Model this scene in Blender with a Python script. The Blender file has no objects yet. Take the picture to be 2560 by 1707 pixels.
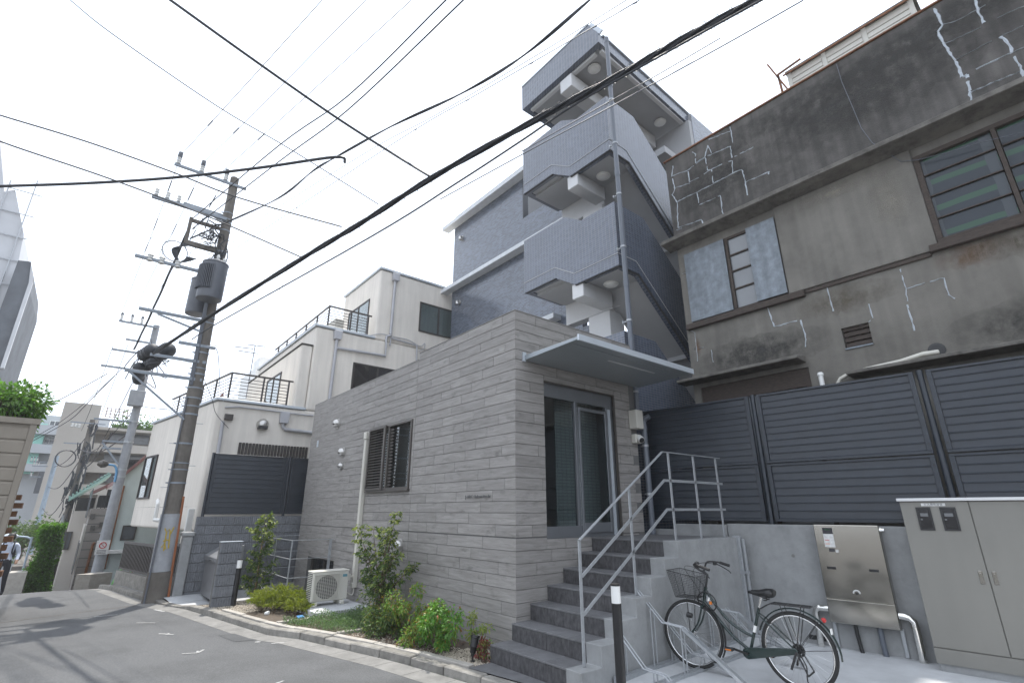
import bpy, bmesh, math, random
from mathutils import Vector, Matrix
random.seed(11)
rnd = random.uniform
SC = bpy.context.scene
COL = SC.collection

# ------------------------------------------------------------------ camera
# axes: x runs along the street (x- goes away down the lane), y runs into the plots, z is up;
# the origin is the street corner of the wood-tiled lobby building.
FOC, PITCH, ROLL, HEAD = 1245.62, math.radians(18.654), math.radians(-0.052), math.radians(-39.689)
CAM = Vector((5.357, -4.506, 1.70))
def _w(v):
    lx, ly = math.sin(HEAD), math.cos(HEAD)
    return Vector((-(v[0]*lx+v[1]*ly), v[0]*ly-v[1]*lx, v[2]))
FWD = _w((0, math.cos(PITCH), math.sin(PITCH)))
_r, _u = _w((1, 0, 0)), _w((0, -math.sin(PITCH), math.cos(PITCH)))
RGT = _r*math.cos(ROLL)+_u*math.sin(ROLL)
UPV = _u*math.cos(ROLL)-_r*math.sin(ROLL)
cd = bpy.data.cameras.new('camera'); cam = bpy.data.objects.new('camera', cd); COL.objects.link(cam)
cd.sensor_width = 36.0; cd.lens = 36*FOC/2560; cd.clip_start = 0.05; cd.clip_end = 3000
cam.matrix_world = Matrix(((RGT.x, UPV.x, -FWD.x, CAM.x), (RGT.y, UPV.y, -FWD.y, CAM.y), (RGT.z, UPV.z, -FWD.z, CAM.z), (0, 0, 0, 1)))
SC.camera = cam

# ------------------------------------------------------------------ light
SUN_TO = Vector((-0.87, 0.49, 0)).normalized()      # horizontal direction towards the sun
SUN_EL = math.radians(71)
sdir = Vector((SUN_TO.x*math.cos(SUN_EL), SUN_TO.y*math.cos(SUN_EL), math.sin(SUN_EL)))
sl = bpy.data.lights.new('sun', 'SUN'); sl.energy = 4.6; sl.angle = math.radians(0.9); sl.color = (1.0, 0.955, 0.88)
so = bpy.data.objects.new('sun', sl); COL.objects.link(so)
so.rotation_euler = sdir.to_track_quat('Z', 'Y').to_euler(); so.location = (0, 0, 40)
wd = bpy.data.worlds.new('World'); SC.world = wd; wd.use_nodes = True
nt = wd.node_tree; nt.nodes.clear()
wo = nt.nodes.new('ShaderNodeOutputWorld'); bg = nt.nodes.new('ShaderNodeBackground'); sk = nt.nodes.new('ShaderNodeTexSky')
sk.sky_type = 'NISHITA'; sk.sun_disc = False; sk.sun_elevation = SUN_EL
sk.sun_rotation = math.atan2(SUN_TO.x, SUN_TO.y); sk.air_density = 1.0; sk.dust_density = 2.5; sk.ozone_density = 1.0
tc = nt.nodes.new('ShaderNodeTexCoord'); mp = nt.nodes.new('ShaderNodeMapping'); mp.inputs['Scale'].default_value = (1, 1, 2.6)
no = nt.nodes.new('ShaderNodeTexNoise'); no.inputs['Scale'].default_value = 1.7; no.inputs['Detail'].default_value = 6
rp = nt.nodes.new('ShaderNodeValToRGB'); rp.color_ramp.elements[0].position = 0.3; rp.color_ramp.elements[1].position = 0.72
rp.color_ramp.elements[0].color = (0.76, 0.76, 0.76, 1); rp.color_ramp.elements[1].color = (0.97, 0.97, 0.97, 1)
mx = nt.nodes.new('ShaderNodeMixRGB'); mx.inputs[2].default_value = (15.2, 16.5, 18.6, 1)   # thin bright cloud
lk = nt.links.new
lk(tc.outputs['Generated'], mp.inputs[0]); lk(mp.outputs[0], no.inputs['Vector']); lk(no.outputs['Fac'], rp.inputs[0])
lk(rp.outputs[0], mx.inputs[0]); lk(sk.outputs[0], mx.inputs[1]); lk(mx.outputs[0], bg.inputs[0]); lk(bg.outputs[0], wo.inputs[0])
bg.inputs[1].default_value = 0.1
SC.view_settings.view_transform = 'Standard'; SC.view_settings.look = 'None'
SC.view_settings.exposure = 0.28; SC.view_settings.gamma = 1.0; SC.view_settings.use_curve_mapping = False
SC.render.engine = 'CYCLES'
SC.cycles.max_bounces = 6; SC.cycles.diffuse_bounces = 3; SC.cycles.glossy_bounces = 3; SC.cycles.transmission_bounces = 4
SC.cycles.transparent_max_bounces = 8; SC.cycles.caustics_reflective = False; SC.cycles.caustics_refractive = False

# ------------------------------------------------------------------ surveying helpers: photo pixel -> point on a known plane
def ray(q): return FWD*FOC+RGT*(q[0]-1280)-UPV*(q[1]-853.5)
def PX(q, X): d = ray(q); return CAM+d*((X-CAM.x)/d.x)
def PY(q, Y): d = ray(q); return CAM+d*((Y-CAM.y)/d.y)
def PZ(q, Z): d = ray(q); return CAM+d*((Z-CAM.z)/d.z)
def AT(q, D): d = ray(q); return CAM+d*(D/math.hypot(d.x, d.y))
def frame(ox, oy, k): return lambda x, y: (ox+x/k, oy+y/k)
zD = frame(1200, 1100, 2.352); zE = frame(1900, 1150, 2.815); zT = frame(1100, 30, 1926/700); zU = frame(1100, 400, 1689/700)
zP = frame(1600, 0, 2150/960); zQ = frame(1650, 500, 1784/910); zL = frame(0, 1000, 1317/420); zM = frame(400, 1050, 1254/400)
zN = frame(280, 380, 1086/360); zO = frame(550, 640, 2045/600); zG = frame(0, 900, 1652/850); zI = frame(0, 250, 1777/850)
zB = frame(500, 1150, 2.767)
def zS(x, y): return (x*2560/2352, y*2560/2352)

# ------------------------------------------------------------------ mesh helpers
WL = {}
def tag(o, label=None, cat=None, group=None, kind=None):
    if label: o['label'] = label
    if cat: o['category'] = cat
    if group: o['group'] = group
    if kind: o['kind'] = kind
    return o
def base_of(p): return WL.get(p.name, Vector((0, 0, 0))) if p else Vector((0, 0, 0))
def thing(name, loc, label=None, cat=None, group=None, kind=None, rot=0.0, parent=None):
    o = bpy.data.objects.new(name, None); COL.objects.link(o); o.empty_display_size = 0.2
    L = Vector(loc)
    if parent: o.parent = parent; o.location = L-base_of(parent)
    else: o.location = L
    o.rotation_euler = (0, 0, rot); WL[o.name] = L
    return tag(o, label, cat, group, kind)
def inst(name, me, loc, parent, rot=None):
    o = bpy.data.objects.new(name, me); COL.objects.link(o)
    if parent: o.parent = parent
    o.location = Vector(loc)-base_of(parent)
    if rot: o.rotation_euler = rot
    return o
class MB:
    def __init__(s): s.v = []; s.f = []; s.m = []
    def add(s, vs, fs, mi=0):
        n = len(s.v); s.v += [Vector(v) for v in vs]; s.f += [tuple(i+n for i in f) for f in fs]; s.m += [mi]*len(fs); return s
    def box(s, x0, x1, y0, y1, z0, z1, mi=0):
        x0, x1 = min(x0, x1), max(x0, x1); y0, y1 = min(y0, y1), max(y0, y1); z0, z1 = min(z0, z1), max(z0, z1)
        return s.add([(x0, y0, z0), (x1, y0, z0), (x1, y1, z0), (x0, y1, z0), (x0, y0, z1), (x1, y0, z1), (x1, y1, z1), (x0, y1, z1)],
                     [(3, 2, 1, 0), (4, 5, 6, 7), (0, 1, 5, 4), (1, 2, 6, 5), (2, 3, 7, 6), (3, 0, 4, 7)], mi)
    def prism(s, pts, off, mi=0):
        pts = [Vector(p) for p in pts]; off = Vector(off); n = len(pts)
        nrm = Vector((0, 0, 0))
        for i in range(n): nrm += pts[i].cross(pts[(i+1) % n])
        if nrm.dot(off) > 0: pts.reverse()
        return s.add(pts+[p+off for p in pts], [tuple(range(n)), tuple(range(2*n-1, n-1, -1))]+[(i, i+n, (i+1) % n+n, (i+1) % n) for i in range(n)], mi)
    def bar(s, p, q, w, h, up=(0, 0, 1), mi=0):
        p, q = Vector(p), Vector(q); d = (q-p).normalized(); u = Vector(up)
        a = d.cross(u)
        if a.length < 1e-4: a = d.cross(Vector((1, 0, 0)))
        a.normalize(); b = a.cross(d).normalized(); a *= w/2; b *= h/2
        return s.prism([p-a-b, p+a-b, p+a+b, p-a+b], q-p, mi)
    def tube(s, pts, r, seg=8, mi=0, cap=True):
        pts = [Vector(p) for p in pts]; n = len(pts); rr = r if isinstance(r, (list, tuple)) else [r]*n
        ref = None; rings = []
        for i, p in enumerate(pts):
            t = (pts[min(i+1, n-1)]-pts[max(i-1, 0)])
            t = t.normalized() if t.length > 1e-9 else Vector((0, 0, 1))
            if ref is None:
                ref = t.cross(Vector((0, 0, 1)) if abs(t.z) < 0.9 else Vector((1, 0, 0)))
            ref = (ref-t*ref.dot(t)); ref = ref.normalized() if ref.length > 1e-6 else t.orthogonal().normalized()
            b = t.cross(ref)
            rings.append([p+(ref*math.cos(2*math.pi*k/seg)+b*math.sin(2*math.pi*k/seg))*rr[i] for k in range(seg)])
        vs = [v for R in rings for v in R]; fs = []
        for i in range(n-1):
            for k in range(seg): fs.append((i*seg+k, i*seg+(k+1) % seg, (i+1)*seg+(k+1) % seg, (i+1)*seg+k))
        if cap: fs += [tuple(range(seg-1, -1, -1)), tuple(range((n-1)*seg, n*seg))]
        return s.add(vs, fs, mi)
    def cyl(s, p, q, r, seg=12, mi=0, r2=None): return s.tube([p, q], [r, r if r2 is None else r2], seg, mi)
    def lathe(s, prof, c, ax=(0, 0, 1), seg=16, mi=0):
        c = Vector(c); ax = Vector(ax).normalized(); a = ax.orthogonal().normalized(); b = ax.cross(a); vs = []; fs = []; n = len(prof)
        for (r, z) in prof:
            for k in range(seg):
                t = 2*math.pi*k/seg; vs.append(c+ax*z+(a*math.cos(t)+b*math.sin(t))*max(r, 1e-4))
        for i in range(n-1):
            for k in range(seg): fs.append((i*seg+k, i*seg+(k+1) % seg, (i+1)*seg+(k+1) % seg, (i+1)*seg+k))
        fs += [tuple(range(seg-1, -1, -1)), tuple(range((n-1)*seg, n*seg))]
        return s.add(vs, fs, mi)
    def torus(s, c, ax, R, r, seg=40, rs=8, mi=0, a0=0, a1=2*math.pi, xdir=None):
        c = Vector(c); ax = Vector(ax).normalized(); a = Vector(xdir).normalized() if xdir else ax.orthogonal().normalized(); b = ax.cross(a)
        full = abs(a1-a0-2*math.pi) < 1e-6
        pts = [c+(a*math.cos(a0+(a1-a0)*k/seg)+b*math.sin(a0+(a1-a0)*k/seg))*R for k in range(seg+1)]
        if not full: return s.tube(pts, r, rs, mi)
        vs = []; fs = []
        for k in range(seg):
            t = a0+2*math.pi*k/seg; d = a*math.cos(t)+b*math.sin(t)
            for j in range(rs):
                u = 2*math.pi*j/rs; vs.append(c+d*(R+r*math.cos(u))+ax*r*math.sin(u))
        for k in range(seg):
            for j in range(rs): fs.append((k*rs+j, ((k+1) % seg)*rs+j, ((k+1) % seg)*rs+(j+1) % rs, k*rs+(j+1) % rs))
        return s.add(vs, fs, mi)
    def quad(s, a, b, c, d, mi=0): return s.add([a, b, c, d], [(0, 1, 2, 3)], mi)
    def mesh(s, name, mats, loc=(0, 0, 0), smooth=False):
        L = Vector(loc); me = bpy.data.meshes.new(name)
        me.from_pydata([tuple(v-L) for v in s.v], [], s.f)
        for m in (mats if isinstance(mats, (list, tuple)) else [mats]): me.materials.append(m)
        if any(s.m): me.polygons.foreach_set('material_index', s.m)
        if smooth: me.polygons.foreach_set('use_smooth', [True]*len(s.f))
        me.update(); return me
    def build(s, name, mats, parent=None, smooth=False, bevel=0, loc=None, local=False, seg=1):
        if local: L = Vector((0, 0, 0))
        elif parent is not None: L = base_of(parent)
        else: L = Vector(loc) if loc is not None else Vector((0, 0, 0))
        me = s.mesh(name, mats, L, False)
        o = bpy.data.objects.new(name, me); COL.objects.link(o)
        if parent is not None: o.parent = parent; WL[o.name] = L
        else: o.location = L; WL[o.name] = L
        if smooth:
            me.polygons.foreach_set('use_smooth', [True]*len(s.f))
            if smooth != 'all':
                try: me.set_sharp_from_angle(angle=math.radians(38))
                except Exception: pass
        if bevel:
            b = o.modifiers.new('bevel', 'BEVEL'); b.width = bevel; b.segments = seg; b.limit_method = 'ANGLE'; b.angle_limit = math.radians(40)
        return o
def B(x0, x1, y0, y1, z0, z1): return MB().box(x0, x1, y0, y1, z0, z1)
def copy_tree(o, loc=None, rot=None, parent=None):
    c = o.copy(); COL.objects.link(c)
    if parent: c.parent = parent
    if loc is not None: c.location = Vector(loc)
    if rot is not None: c.rotation_euler = (0, 0, rot)
    for ch in list(o.children): copy_tree(ch, parent=c)
    return c

# ------------------------------------------------------------------ materials
def mk(name, col, rough=0.6, metal=0.0, var=0.12, scale=3.0, bump=0.0, bscale=40.0, streak=0.0, rand=0.0, island=0.0, spec=0.5, col2=None, coat=0.0, stretch=(1, 1, 1), grime=None):
    m = bpy.data.materials.new(name); m.use_nodes = True; t = m.node_tree; n = t.nodes; b = n['Principled BSDF']; L = t.links.new
    b.inputs['Roughness'].default_value = rough; b.inputs['Metallic'].default_value = metal; b.inputs['Specular IOR Level'].default_value = spec
    if coat: b.inputs['Coat Weight'].default_value = coat; b.inputs['Coat Roughness'].default_value = 0.08
    tc = n.new('ShaderNodeTexCoord'); mpn = n.new('ShaderNodeMapping'); mpn.inputs['Scale'].default_value = stretch
    geo = n.new('ShaderNodeNewGeometry'); L(geo.outputs['Position'], mpn.inputs[0])
    nz = n.new('ShaderNodeTexNoise'); nz.inputs['Scale'].default_value = scale; nz.inputs['Detail'].default_value = 7; nz.inputs['Roughness'].default_value = 0.62
    L(mpn.outputs[0], nz.inputs['Vector'])
    rp = n.new('ShaderNodeValToRGB'); e = rp.color_ramp.elements; e[0].position = 0.3; e[1].position = 0.72
    c2 = col2 or tuple(min(1, c*(1+var)) for c in col); c1 = tuple(c*(1-var) for c in col)
    e[0].color = (*c1, 1); e[1].color = (*c2, 1); L(nz.outputs['Fac'], rp.inputs[0]); out = rp.outputs[0]
    def mul(out, fac_out, lo, hi, p0=0.35, p1=0.7, tint=None):
        r = n.new('ShaderNodeMapRange'); r.inputs['From Min'].default_value = p0; r.inputs['From Max'].default_value = p1
        r.inputs['To Min'].default_value = lo; r.inputs['To Max'].default_value = hi; L(fac_out, r.inputs['Value'])
        mm = n.new('ShaderNodeMixRGB'); mm.blend_type = 'MULTIPLY'; mm.inputs[0].default_value = 1; L(out, mm.inputs[1]); L(r.outputs[0], mm.inputs[2]); return mm.outputs[0]
    if streak:
        mp2 = n.new('ShaderNodeMapping'); mp2.inputs['Scale'].default_value = (4.5, 4.5, 0.35); L(geo.outputs['Position'], mp2.inputs[0])
        n2 = n.new('ShaderNodeTexNoise'); n2.inputs['Scale'].default_value = 1.6; n2.inputs['Detail'].default_value = 5; L(mp2.outputs[0], n2.inputs['Vector'])
        out = mul(out, n2.outputs['Fac'], 1-streak, 1+streak*0.3)
    if grime:      # (amount, scale): patchy dirt
        n3 = n.new('ShaderNodeTexNoise'); n3.inputs['Scale'].default_value = grime[1]; n3.inputs['Detail'].default_value = 9; n3.inputs['Roughness'].default_value = 0.7
        L(geo.outputs['Position'], n3.inputs['Vector']); out = mul(out, n3.outputs['Fac'], 1-grime[0], 1.0, 0.36, 0.56)
    if rand:
        oi = n.new('ShaderNodeObjectInfo'); out = mul(out, oi.outputs['Random'], 1-rand, 1+rand, 0, 1)
    if island: out = mul(out, geo.outputs['Random Per Island'], 1-island, 1+island, 0, 1)
    L(out, b.inputs['Base Color'])
    if bump:
        nb = n.new('ShaderNodeTexNoise'); nb.inputs['Scale'].default_value = bscale; nb.inputs['Detail'].default_value = 4; L(geo.outputs['Position'], nb.inputs['Vector'])
        bp = n.new('ShaderNodeBump'); bp.inputs['Strength'].default_value = bump; bp.inputs['Distance'].default_value = 0.01
        L(nb.outputs['Fac'], bp.inputs['Height']); L(bp.outputs[0], b.inputs['Normal'])
    return m
def mk_tile(name, col, mortar, tw, th, msize=0.004, rough=0.35, var=0.25, offset=0.0, bump=0.5, spec=0.5):
    """small wall tiles laid on walls that run along x or y"""
    m = bpy.data.materials.new(name); m.use_nodes = True; t = m.node_tree; n = t.nodes; b = n['Principled BSDF']; L = t.links.new
    b.inputs['Roughness'].default_value = rough; b.inputs['Specular IOR Level'].default_value = spec
    geo = n.new('ShaderNodeNewGeometry'); sp = n.new('ShaderNodeSeparateXYZ'); L(geo.outputs['Position'], sp.inputs[0])
    ad = n.new('ShaderNodeMath'); ad.operation = 'ADD'; L(sp.outputs[0], ad.inputs[0]); L(sp.outputs[1], ad.inputs[1])
    cb = n.new('ShaderNodeCombineXYZ'); L(ad.outputs[0], cb.inputs[0]); L(sp.outputs[2], cb.inputs[1])
    br = n.new('ShaderNodeTexBrick'); L(cb.outputs[0], br.inputs['Vector'])
    br.offset = offset; br.squash = 1; br.inputs['Scale'].default_value = 1; br.inputs['Brick Width'].default_value = tw; br.inputs['Row Height'].default_value = th
    br.inputs['Mortar Size'].default_value = msize; br.inputs['Mortar Smooth'].default_value = 0.1; br.inputs['Bias'].default_value = 0
    br.inputs['Color1'].default_value = (*[c*(1-var) for c in col], 1); br.inputs['Color2'].default_value = (*[min(1, c*(1+var)) for c in col], 1); br.inputs['Mortar'].default_value = (*mortar, 1)
    nz = n.new('ShaderNodeTexNoise'); nz.inputs['Scale'].default_value = 1.3; nz.inputs['Detail'].default_value = 6; L(geo.outputs['Position'], nz.inputs['Vector'])
    r = n.new('ShaderNodeMapRange'); r.inputs['From Min'].default_value = 0.3; r.inputs['From Max'].default_value = 0.7; r.inputs['To Min'].default_value = 0.9; r.inputs['To Max'].default_value = 1.08; L(nz.outputs['Fac'], r.inputs['Value'])
    mm = n.new('ShaderNodeMixRGB'); mm.blend_type = 'MULTIPLY'; mm.inputs[0].default_value = 1; L(br.outputs['Color'], mm.inputs[1]); L(r.outputs[0], mm.inputs[2]); L(mm.outputs[0], b.inputs['Base Color'])
    bp = n.new('ShaderNodeBump'); bp.inputs['Strength'].default_value = bump; bp.inputs['Distance'].default_value = 0.006; bp.invert = True
    L(br.outputs['Fac'], bp.inputs['Height']); L(bp.outputs[0], b.inputs['Normal'])
    return m
def mk_glass(name, tint=(0.75, 0.8, 0.8), through=0.7, rough=0.02):
    m = bpy.data.materials.new(name); m.use_nodes = True; t = m.node_tree; n = t.nodes; n.remove(n['Principled BSDF']); L = t.links.new
    tr = n.new('ShaderNodeBsdfTransparent'); tr.inputs[0].default_value = (*[c*through for c in tint], 1)
    gl = n.new('ShaderNodeBsdfGlossy'); gl.inputs['Roughness'].default_value = rough; gl.inputs[0].default_value = (1, 1, 1, 1)
    fr = n.new('ShaderNodeFresnel'); geo = n.new('ShaderNodeNewGeometry'); ir = n.new('ShaderNodeMapRange'); ir.inputs['To Min'].default_value = 1.52; ir.inputs['To Max'].default_value = 1/1.52; L(geo.outputs['Backfacing'], ir.inputs['Value']); L(ir.outputs[0], fr.inputs[0])
    ms = n.new('ShaderNodeMixShader'); L(fr.outputs[0], ms.inputs[0]); L(tr.outputs[0], ms.inputs[1]); L(gl.outputs[0], ms.inputs[2]); L(ms.outputs[0], n['Material Output'].inputs[0])
    return m
def mk_leaf(name, cols, rough=0.45, trans=0.35):
    m = bpy.data.materials.new(name); m.use_nodes = True; t = m.node_tree; n = t.nodes; n.remove(n['Principled BSDF']); L = t.links.new
    geo = n.new('ShaderNodeNewGeometry'); rp = n.new('ShaderNodeValToRGB'); e = rp.color_ramp.elements
    while len(e) < len(cols): e.new(0.5)
    for i, c in enumerate(cols): e[i].position = i/(len(cols)-1); e[i].color = (*c, 1)
    L(geo.outputs['Random Per Island'], rp.inputs[0])
    d = n.new('ShaderNodeBsdfPrincipled'); d.inputs['Roughness'].default_value = rough; L(rp.outputs[0], d.inputs['Base Color'])
    tl = n.new('ShaderNodeBsdfTranslucent'); gm = n.new('ShaderNodeMixRGB'); gm.blend_type = 'MULTIPLY'; gm.inputs[0].default_value = 1; gm.inputs[2].default_value = (1.3, 1.5, 0.5, 1); L(rp.outputs[0], gm.inputs[1]); L(gm.outputs[0], tl.inputs[0])
    ms = n.new('ShaderNodeMixShader'); ms.inputs[0].default_value = trans; L(d.outputs[0], ms.inputs[1]); L(tl.outputs[0], ms.inputs[2]); L(ms.outputs[0], n['Material Output'].inputs[0])
    return m

M = {}
M['asphalt'] = mk('asphalt', (0.112, 0.114, 0.117), 0.85, var=0.26, scale=55, bump=0.8, bscale=180, grime=(0.24, 0.8), spec=0.3)
M['asphalt_patch'] = mk('asphalt_patch', (0.075, 0.077, 0.08), 0.9, var=0.12, scale=3, bump=0.6, bscale=300)
M['paint'] = mk('road_paint', (0.55, 0.55, 0.54), 0.7, var=0.25, scale=30); M['worn_paint'] = mk('worn_road_paint', (0.36, 0.36, 0.355), 0.8, var=0.6, scale=45)
M['kerb'] = mk('kerb_concrete', (0.235, 0.222, 0.2), 0.9, var=0.22, scale=9, bump=0.6, bscale=120, rand=0.14, grime=(0.3, 5))
M['gutter'] = mk('gutter_concrete', (0.2, 0.195, 0.185), 0.9, var=0.18, scale=6, bump=0.5, bscale=130, grime=(0.25, 2.5))
M['edging'] = mk('edging_concrete', (0.36, 0.335, 0.3), 0.85, var=0.15, scale=8, bump=0.4, bscale=120, rand=0.1)
M['slab'] = mk('apron_concrete', (0.5, 0.51, 0.52), 0.8, var=0.1, scale=2.2, bump=0.25, bscale=160, grime=(0.12, 1.6))
M['concrete'] = mk('fair_faced_concrete', (0.27, 0.275, 0.275), 0.75, var=0.13, scale=2.4, bump=0.2, bscale=70, grime=(0.14, 6), streak=0.05)
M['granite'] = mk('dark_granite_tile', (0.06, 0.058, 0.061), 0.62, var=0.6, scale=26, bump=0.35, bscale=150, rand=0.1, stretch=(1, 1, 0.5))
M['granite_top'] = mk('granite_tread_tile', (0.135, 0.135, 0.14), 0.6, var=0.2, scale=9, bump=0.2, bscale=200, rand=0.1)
M['gravel'] = mk('gravel', (0.43, 0.38, 0.31), 0.9, var=0.35, scale=60, island=0.3)
M['soil'] = mk('soil', (0.09, 0.07, 0.052), 0.95, var=0.3, scale=20, bump=0.8, bscale=90)
M['earth'] = mk('ground_earth', (0.11, 0.105, 0.1), 0.95, var=0.2, scale=0.6)
M['grout'] = mk('tile_joint', (0.13, 0.128, 0.125), 0.9)
M['galv'] = mk('galvanised_steel', (0.36, 0.375, 0.39), 0.4, metal=0.4, var=0.12, scale=22, bump=0.05, bscale=90)
M['steel'] = mk('stainless_steel', (0.42, 0.405, 0.37), 0.14, metal=1.0, var=0.03, scale=2, bump=0.35, bscale=1.1)
M['arm'] = mk('cross_arm_paint', (0.23, 0.26, 0.295), 0.5, var=0.1)
M['pipe_metal'] = mk('bright_metal_pipe', (0.72, 0.71, 0.68), 0.16, metal=1.0, var=0.04, scale=9)
M['fence'] = mk('dark_fence_metal', (0.019, 0.0245, 0.034), 0.36, var=0.1, scale=2.5, spec=0.5, grime=(0.12, 5))
M['cabinet'] = mk('beige_cabinet_paint', (0.182, 0.177, 0.16), 0.45, var=0.05, scale=1.2, streak=0.05)
M['white_metal'] = mk('white_painted_metal', (0.72, 0.72, 0.7), 0.4, var=0.05)
M['black'] = mk('black_plastic', (0.012, 0.012, 0.013), 0.4, var=0.1)
M['dark'] = mk('dark_interior', (0.03, 0.03, 0.032), 0.7)
M['cream_pipe'] = mk('cream_plastic_pipe', (0.55, 0.53, 0.47), 0.45, var=0.06)
M['grey_pipe'] = mk('grey_plastic_pipe', (0.105, 0.118, 0.142), 0.32, var=0.06)
M['pale_pipe'] = mk('pale_grey_pipe', (0.42, 0.42, 0.44), 0.5, var=0.08)
M['bronze'] = mk('bronze_aluminium', (0.085, 0.076, 0.068), 0.4, metal=0.35, var=0.08)
M['glass_dark'] = mk_glass('window_glass', (0.82, 0.87, 0.88), 0.9)
M['glass'] = mk_glass('door_glass', (0.78, 0.84, 0.85), 0.85)
M['tower'] = mk_tile('blue_grey_mosaic_tile', (0.062, 0.076, 0.108), (0.18, 0.19, 0.215), 0.098, 0.049, 0.0035, var=0.18, rough=0.22, spec=0.85, bump=0.25)
M['tower_main'] = mk_tile('blue_grey_relief_tile', (0.076, 0.092, 0.126), (0.19, 0.205, 0.235), 0.145, 0.049, 0.004, offset=0.5, rough=0.2, var=0.4, bump=0.8, spec=0.95)
M['render_lt'] = mk('pale_grey_render', (0.56, 0.565, 0.57), 0.8, var=0.05, scale=1.5, bump=0.1, bscale=120)
M['soffit'] = mk('grey_soffit_paint', (0.36, 0.365, 0.375), 0.85, var=0.05, scale=1.5)
M['ledge'] = mk('pale_ledge_paint', (0.6, 0.62, 0.64), 0.6, var=0.06, scale=2, streak=0.08)
M['old_dark'] = mk('weathered_parapet_concrete', (0.118, 0.110, 0.102), 0.92, var=0.25, scale=0.9, bump=0.45, bscale=55, streak=0.4, grime=(0.35, 2.6))
M['old'] = mk('old_cement_render', (0.185, 0.174, 0.154), 0.92, var=0.14, scale=0.8, bump=0.35, bscale=70, streak=0.16, grime=(0.2, 1.3))
M['old_sill'] = mk('stained_old_ledge', (0.15, 0.14, 0.125), 0.92, var=0.25, scale=3, bump=0.5, bscale=60, grime=(0.5, 4))
M['stain'] = mk('black_mould_stain', (0.06, 0.057, 0.052), 0.95, var=0.3, scale=6)
M['rust'] = mk('rusty_steel', (0.2, 0.085, 0.04), 0.8, var=0.4, scale=12, bump=0.3)
M['sealant'] = mk('white_crack_sealant', (0.46, 0.5, 0.54), 0.7, var=0.15, scale=25)
M['zinc'] = mk('weathered_zinc_sheet', (0.2, 0.225, 0.25), 0.5, metal=0.4, var=0.2, scale=7, streak=0.22, grime=(0.2, 9))
M['old_wood'] = mk('old_window_wood', (0.055, 0.042, 0.035), 0.85, var=0.35, scale=14, stretch=(1, 1, 4))
M['beige'] = mk('beige_render', (0.72, 0.675, 0.61), 0.88, var=0.06, scale=0.9, bump=0.12, bscale=90, streak=0.09)
M['cap'] = mk('light_grey_coping', (0.5, 0.54, 0.58), 0.45, metal=0.3, var=0.06)
M['brown_metal'] = mk('brown_railing_metal', (0.045, 0.038, 0.035), 0.5, var=0.15)
M['curtain'] = mk('pale_curtain', (0.3, 0.31, 0.3), 0.9, var=0.14, scale=16, stretch=(1, 1, 0.02))
M['curtain_brown'] = mk('brown_curtain', (0.085, 0.055, 0.05), 0.9, var=0.5, scale=14, stretch=(1, 1, 0.02))
M['block'] = mk('grey_split_block', (0.165, 0.172, 0.185), 0.85, var=0.15, scale=12, bump=0.5, bscale=90, rand=0.1)
M['pole'] = mk('utility_pole_concrete', (0.15, 0.135, 0.118), 0.9, var=0.22, scale=4, bump=0.3, bscale=70, streak=0.2)
M['pole_lt'] = mk('pale_pole_concrete', (0.3, 0.31, 0.325), 0.85, var=0.15, scale=4, streak=0.15)
M['pole_steel'] = mk('pole_blue_steel', (0.3, 0.36, 0.42), 0.5, metal=0.3)
M['sheath'] = mk('pole_sheath', (0.32, 0.33, 0.35), 0.6, var=0.15, scale=6, streak=0.12)
M['trafo'] = mk('transformer_grey', (0.105, 0.113, 0.13), 0.45, var=0.08)
M['ceramic'] = mk('ceramic_insulator', (0.6, 0.6, 0.58), 0.25, var=0.05)
M['cable'] = mk('black_cable', (0.03, 0.033, 0.04), 0.55, var=0.1)
M['cable_grey'] = mk('grey_cable', (0.11, 0.12, 0.14), 0.55, var=0.1)
M['rubber'] = mk('tyre_rubber', (0.016, 0.016, 0.016), 0.75)
M['bike_green'] = mk('dark_green_bike_paint', (0.006, 0.019, 0.018), 0.25, var=0.05, coat=0.35)
M['chrome'] = mk('chrome', (0.62, 0.62, 0.62), 0.18, metal=1)
for nd in M['steel'].node_tree.nodes:
    if nd.type == 'TEX_NOISE' and abs(nd.inputs['Scale'].default_value-1.1) < .01: nd.inputs['Detail'].default_value = 0.0
M['lampglass'] = mk('opal_lamp_cover', (0.75, 0.75, 0.73), 0.3, var=0.03)
M['ac'] = mk('ac_ivory', (0.56, 0.545, 0.49), 0.5, var=0.04)
M['orange'] = mk('orange_plastic', (0.6, 0.17, 0.02), 0.4); M['red'] = mk('red_plastic', (0.42, 0.02, 0.02), 0.3)
M['siding'] = mk('beige_siding', (0.235, 0.205, 0.165), 0.55, var=0.06, streak=0.06)
M['timber'] = mk('wooden_block', (0.15, 0.072, 0.034), 0.8, var=0.3, scale=12, rand=0.3)
M['mint'] = mk('pale_mint_render', (0.47, 0.53, 0.52), 0.9, var=0.05)
M['apt'] = mk('far_apartment_render', (0.43, 0.40, 0.36), 0.9, var=0.06, scale=0.4)
M['apt_grey'] = mk('far_grey_render', (0.4, 0.42, 0.44), 0.9, var=0.06, scale=0.4)
M['shade_glass'] = mk('far_window_glass', (0.09, 0.1, 0.11), 0.15, spec=0.8)
M['roof_green'] = mk('green_roof_tile', (0.2, 0.33, 0.29), 0.5, var=0.1)
M['roof_red'] = mk('red_brown_roof', (0.2, 0.1, 0.09), 0.7, var=0.15)
M['net'] = mk('scaffold_sheet', (0.5, 0.51, 0.53), 0.85, var=0.08, scale=0.5)
M['net_dark'] = mk('dark_scaffold_net', (0.1, 0.11, 0.125), 0.85, var=0.25, scale=0.9)
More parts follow.
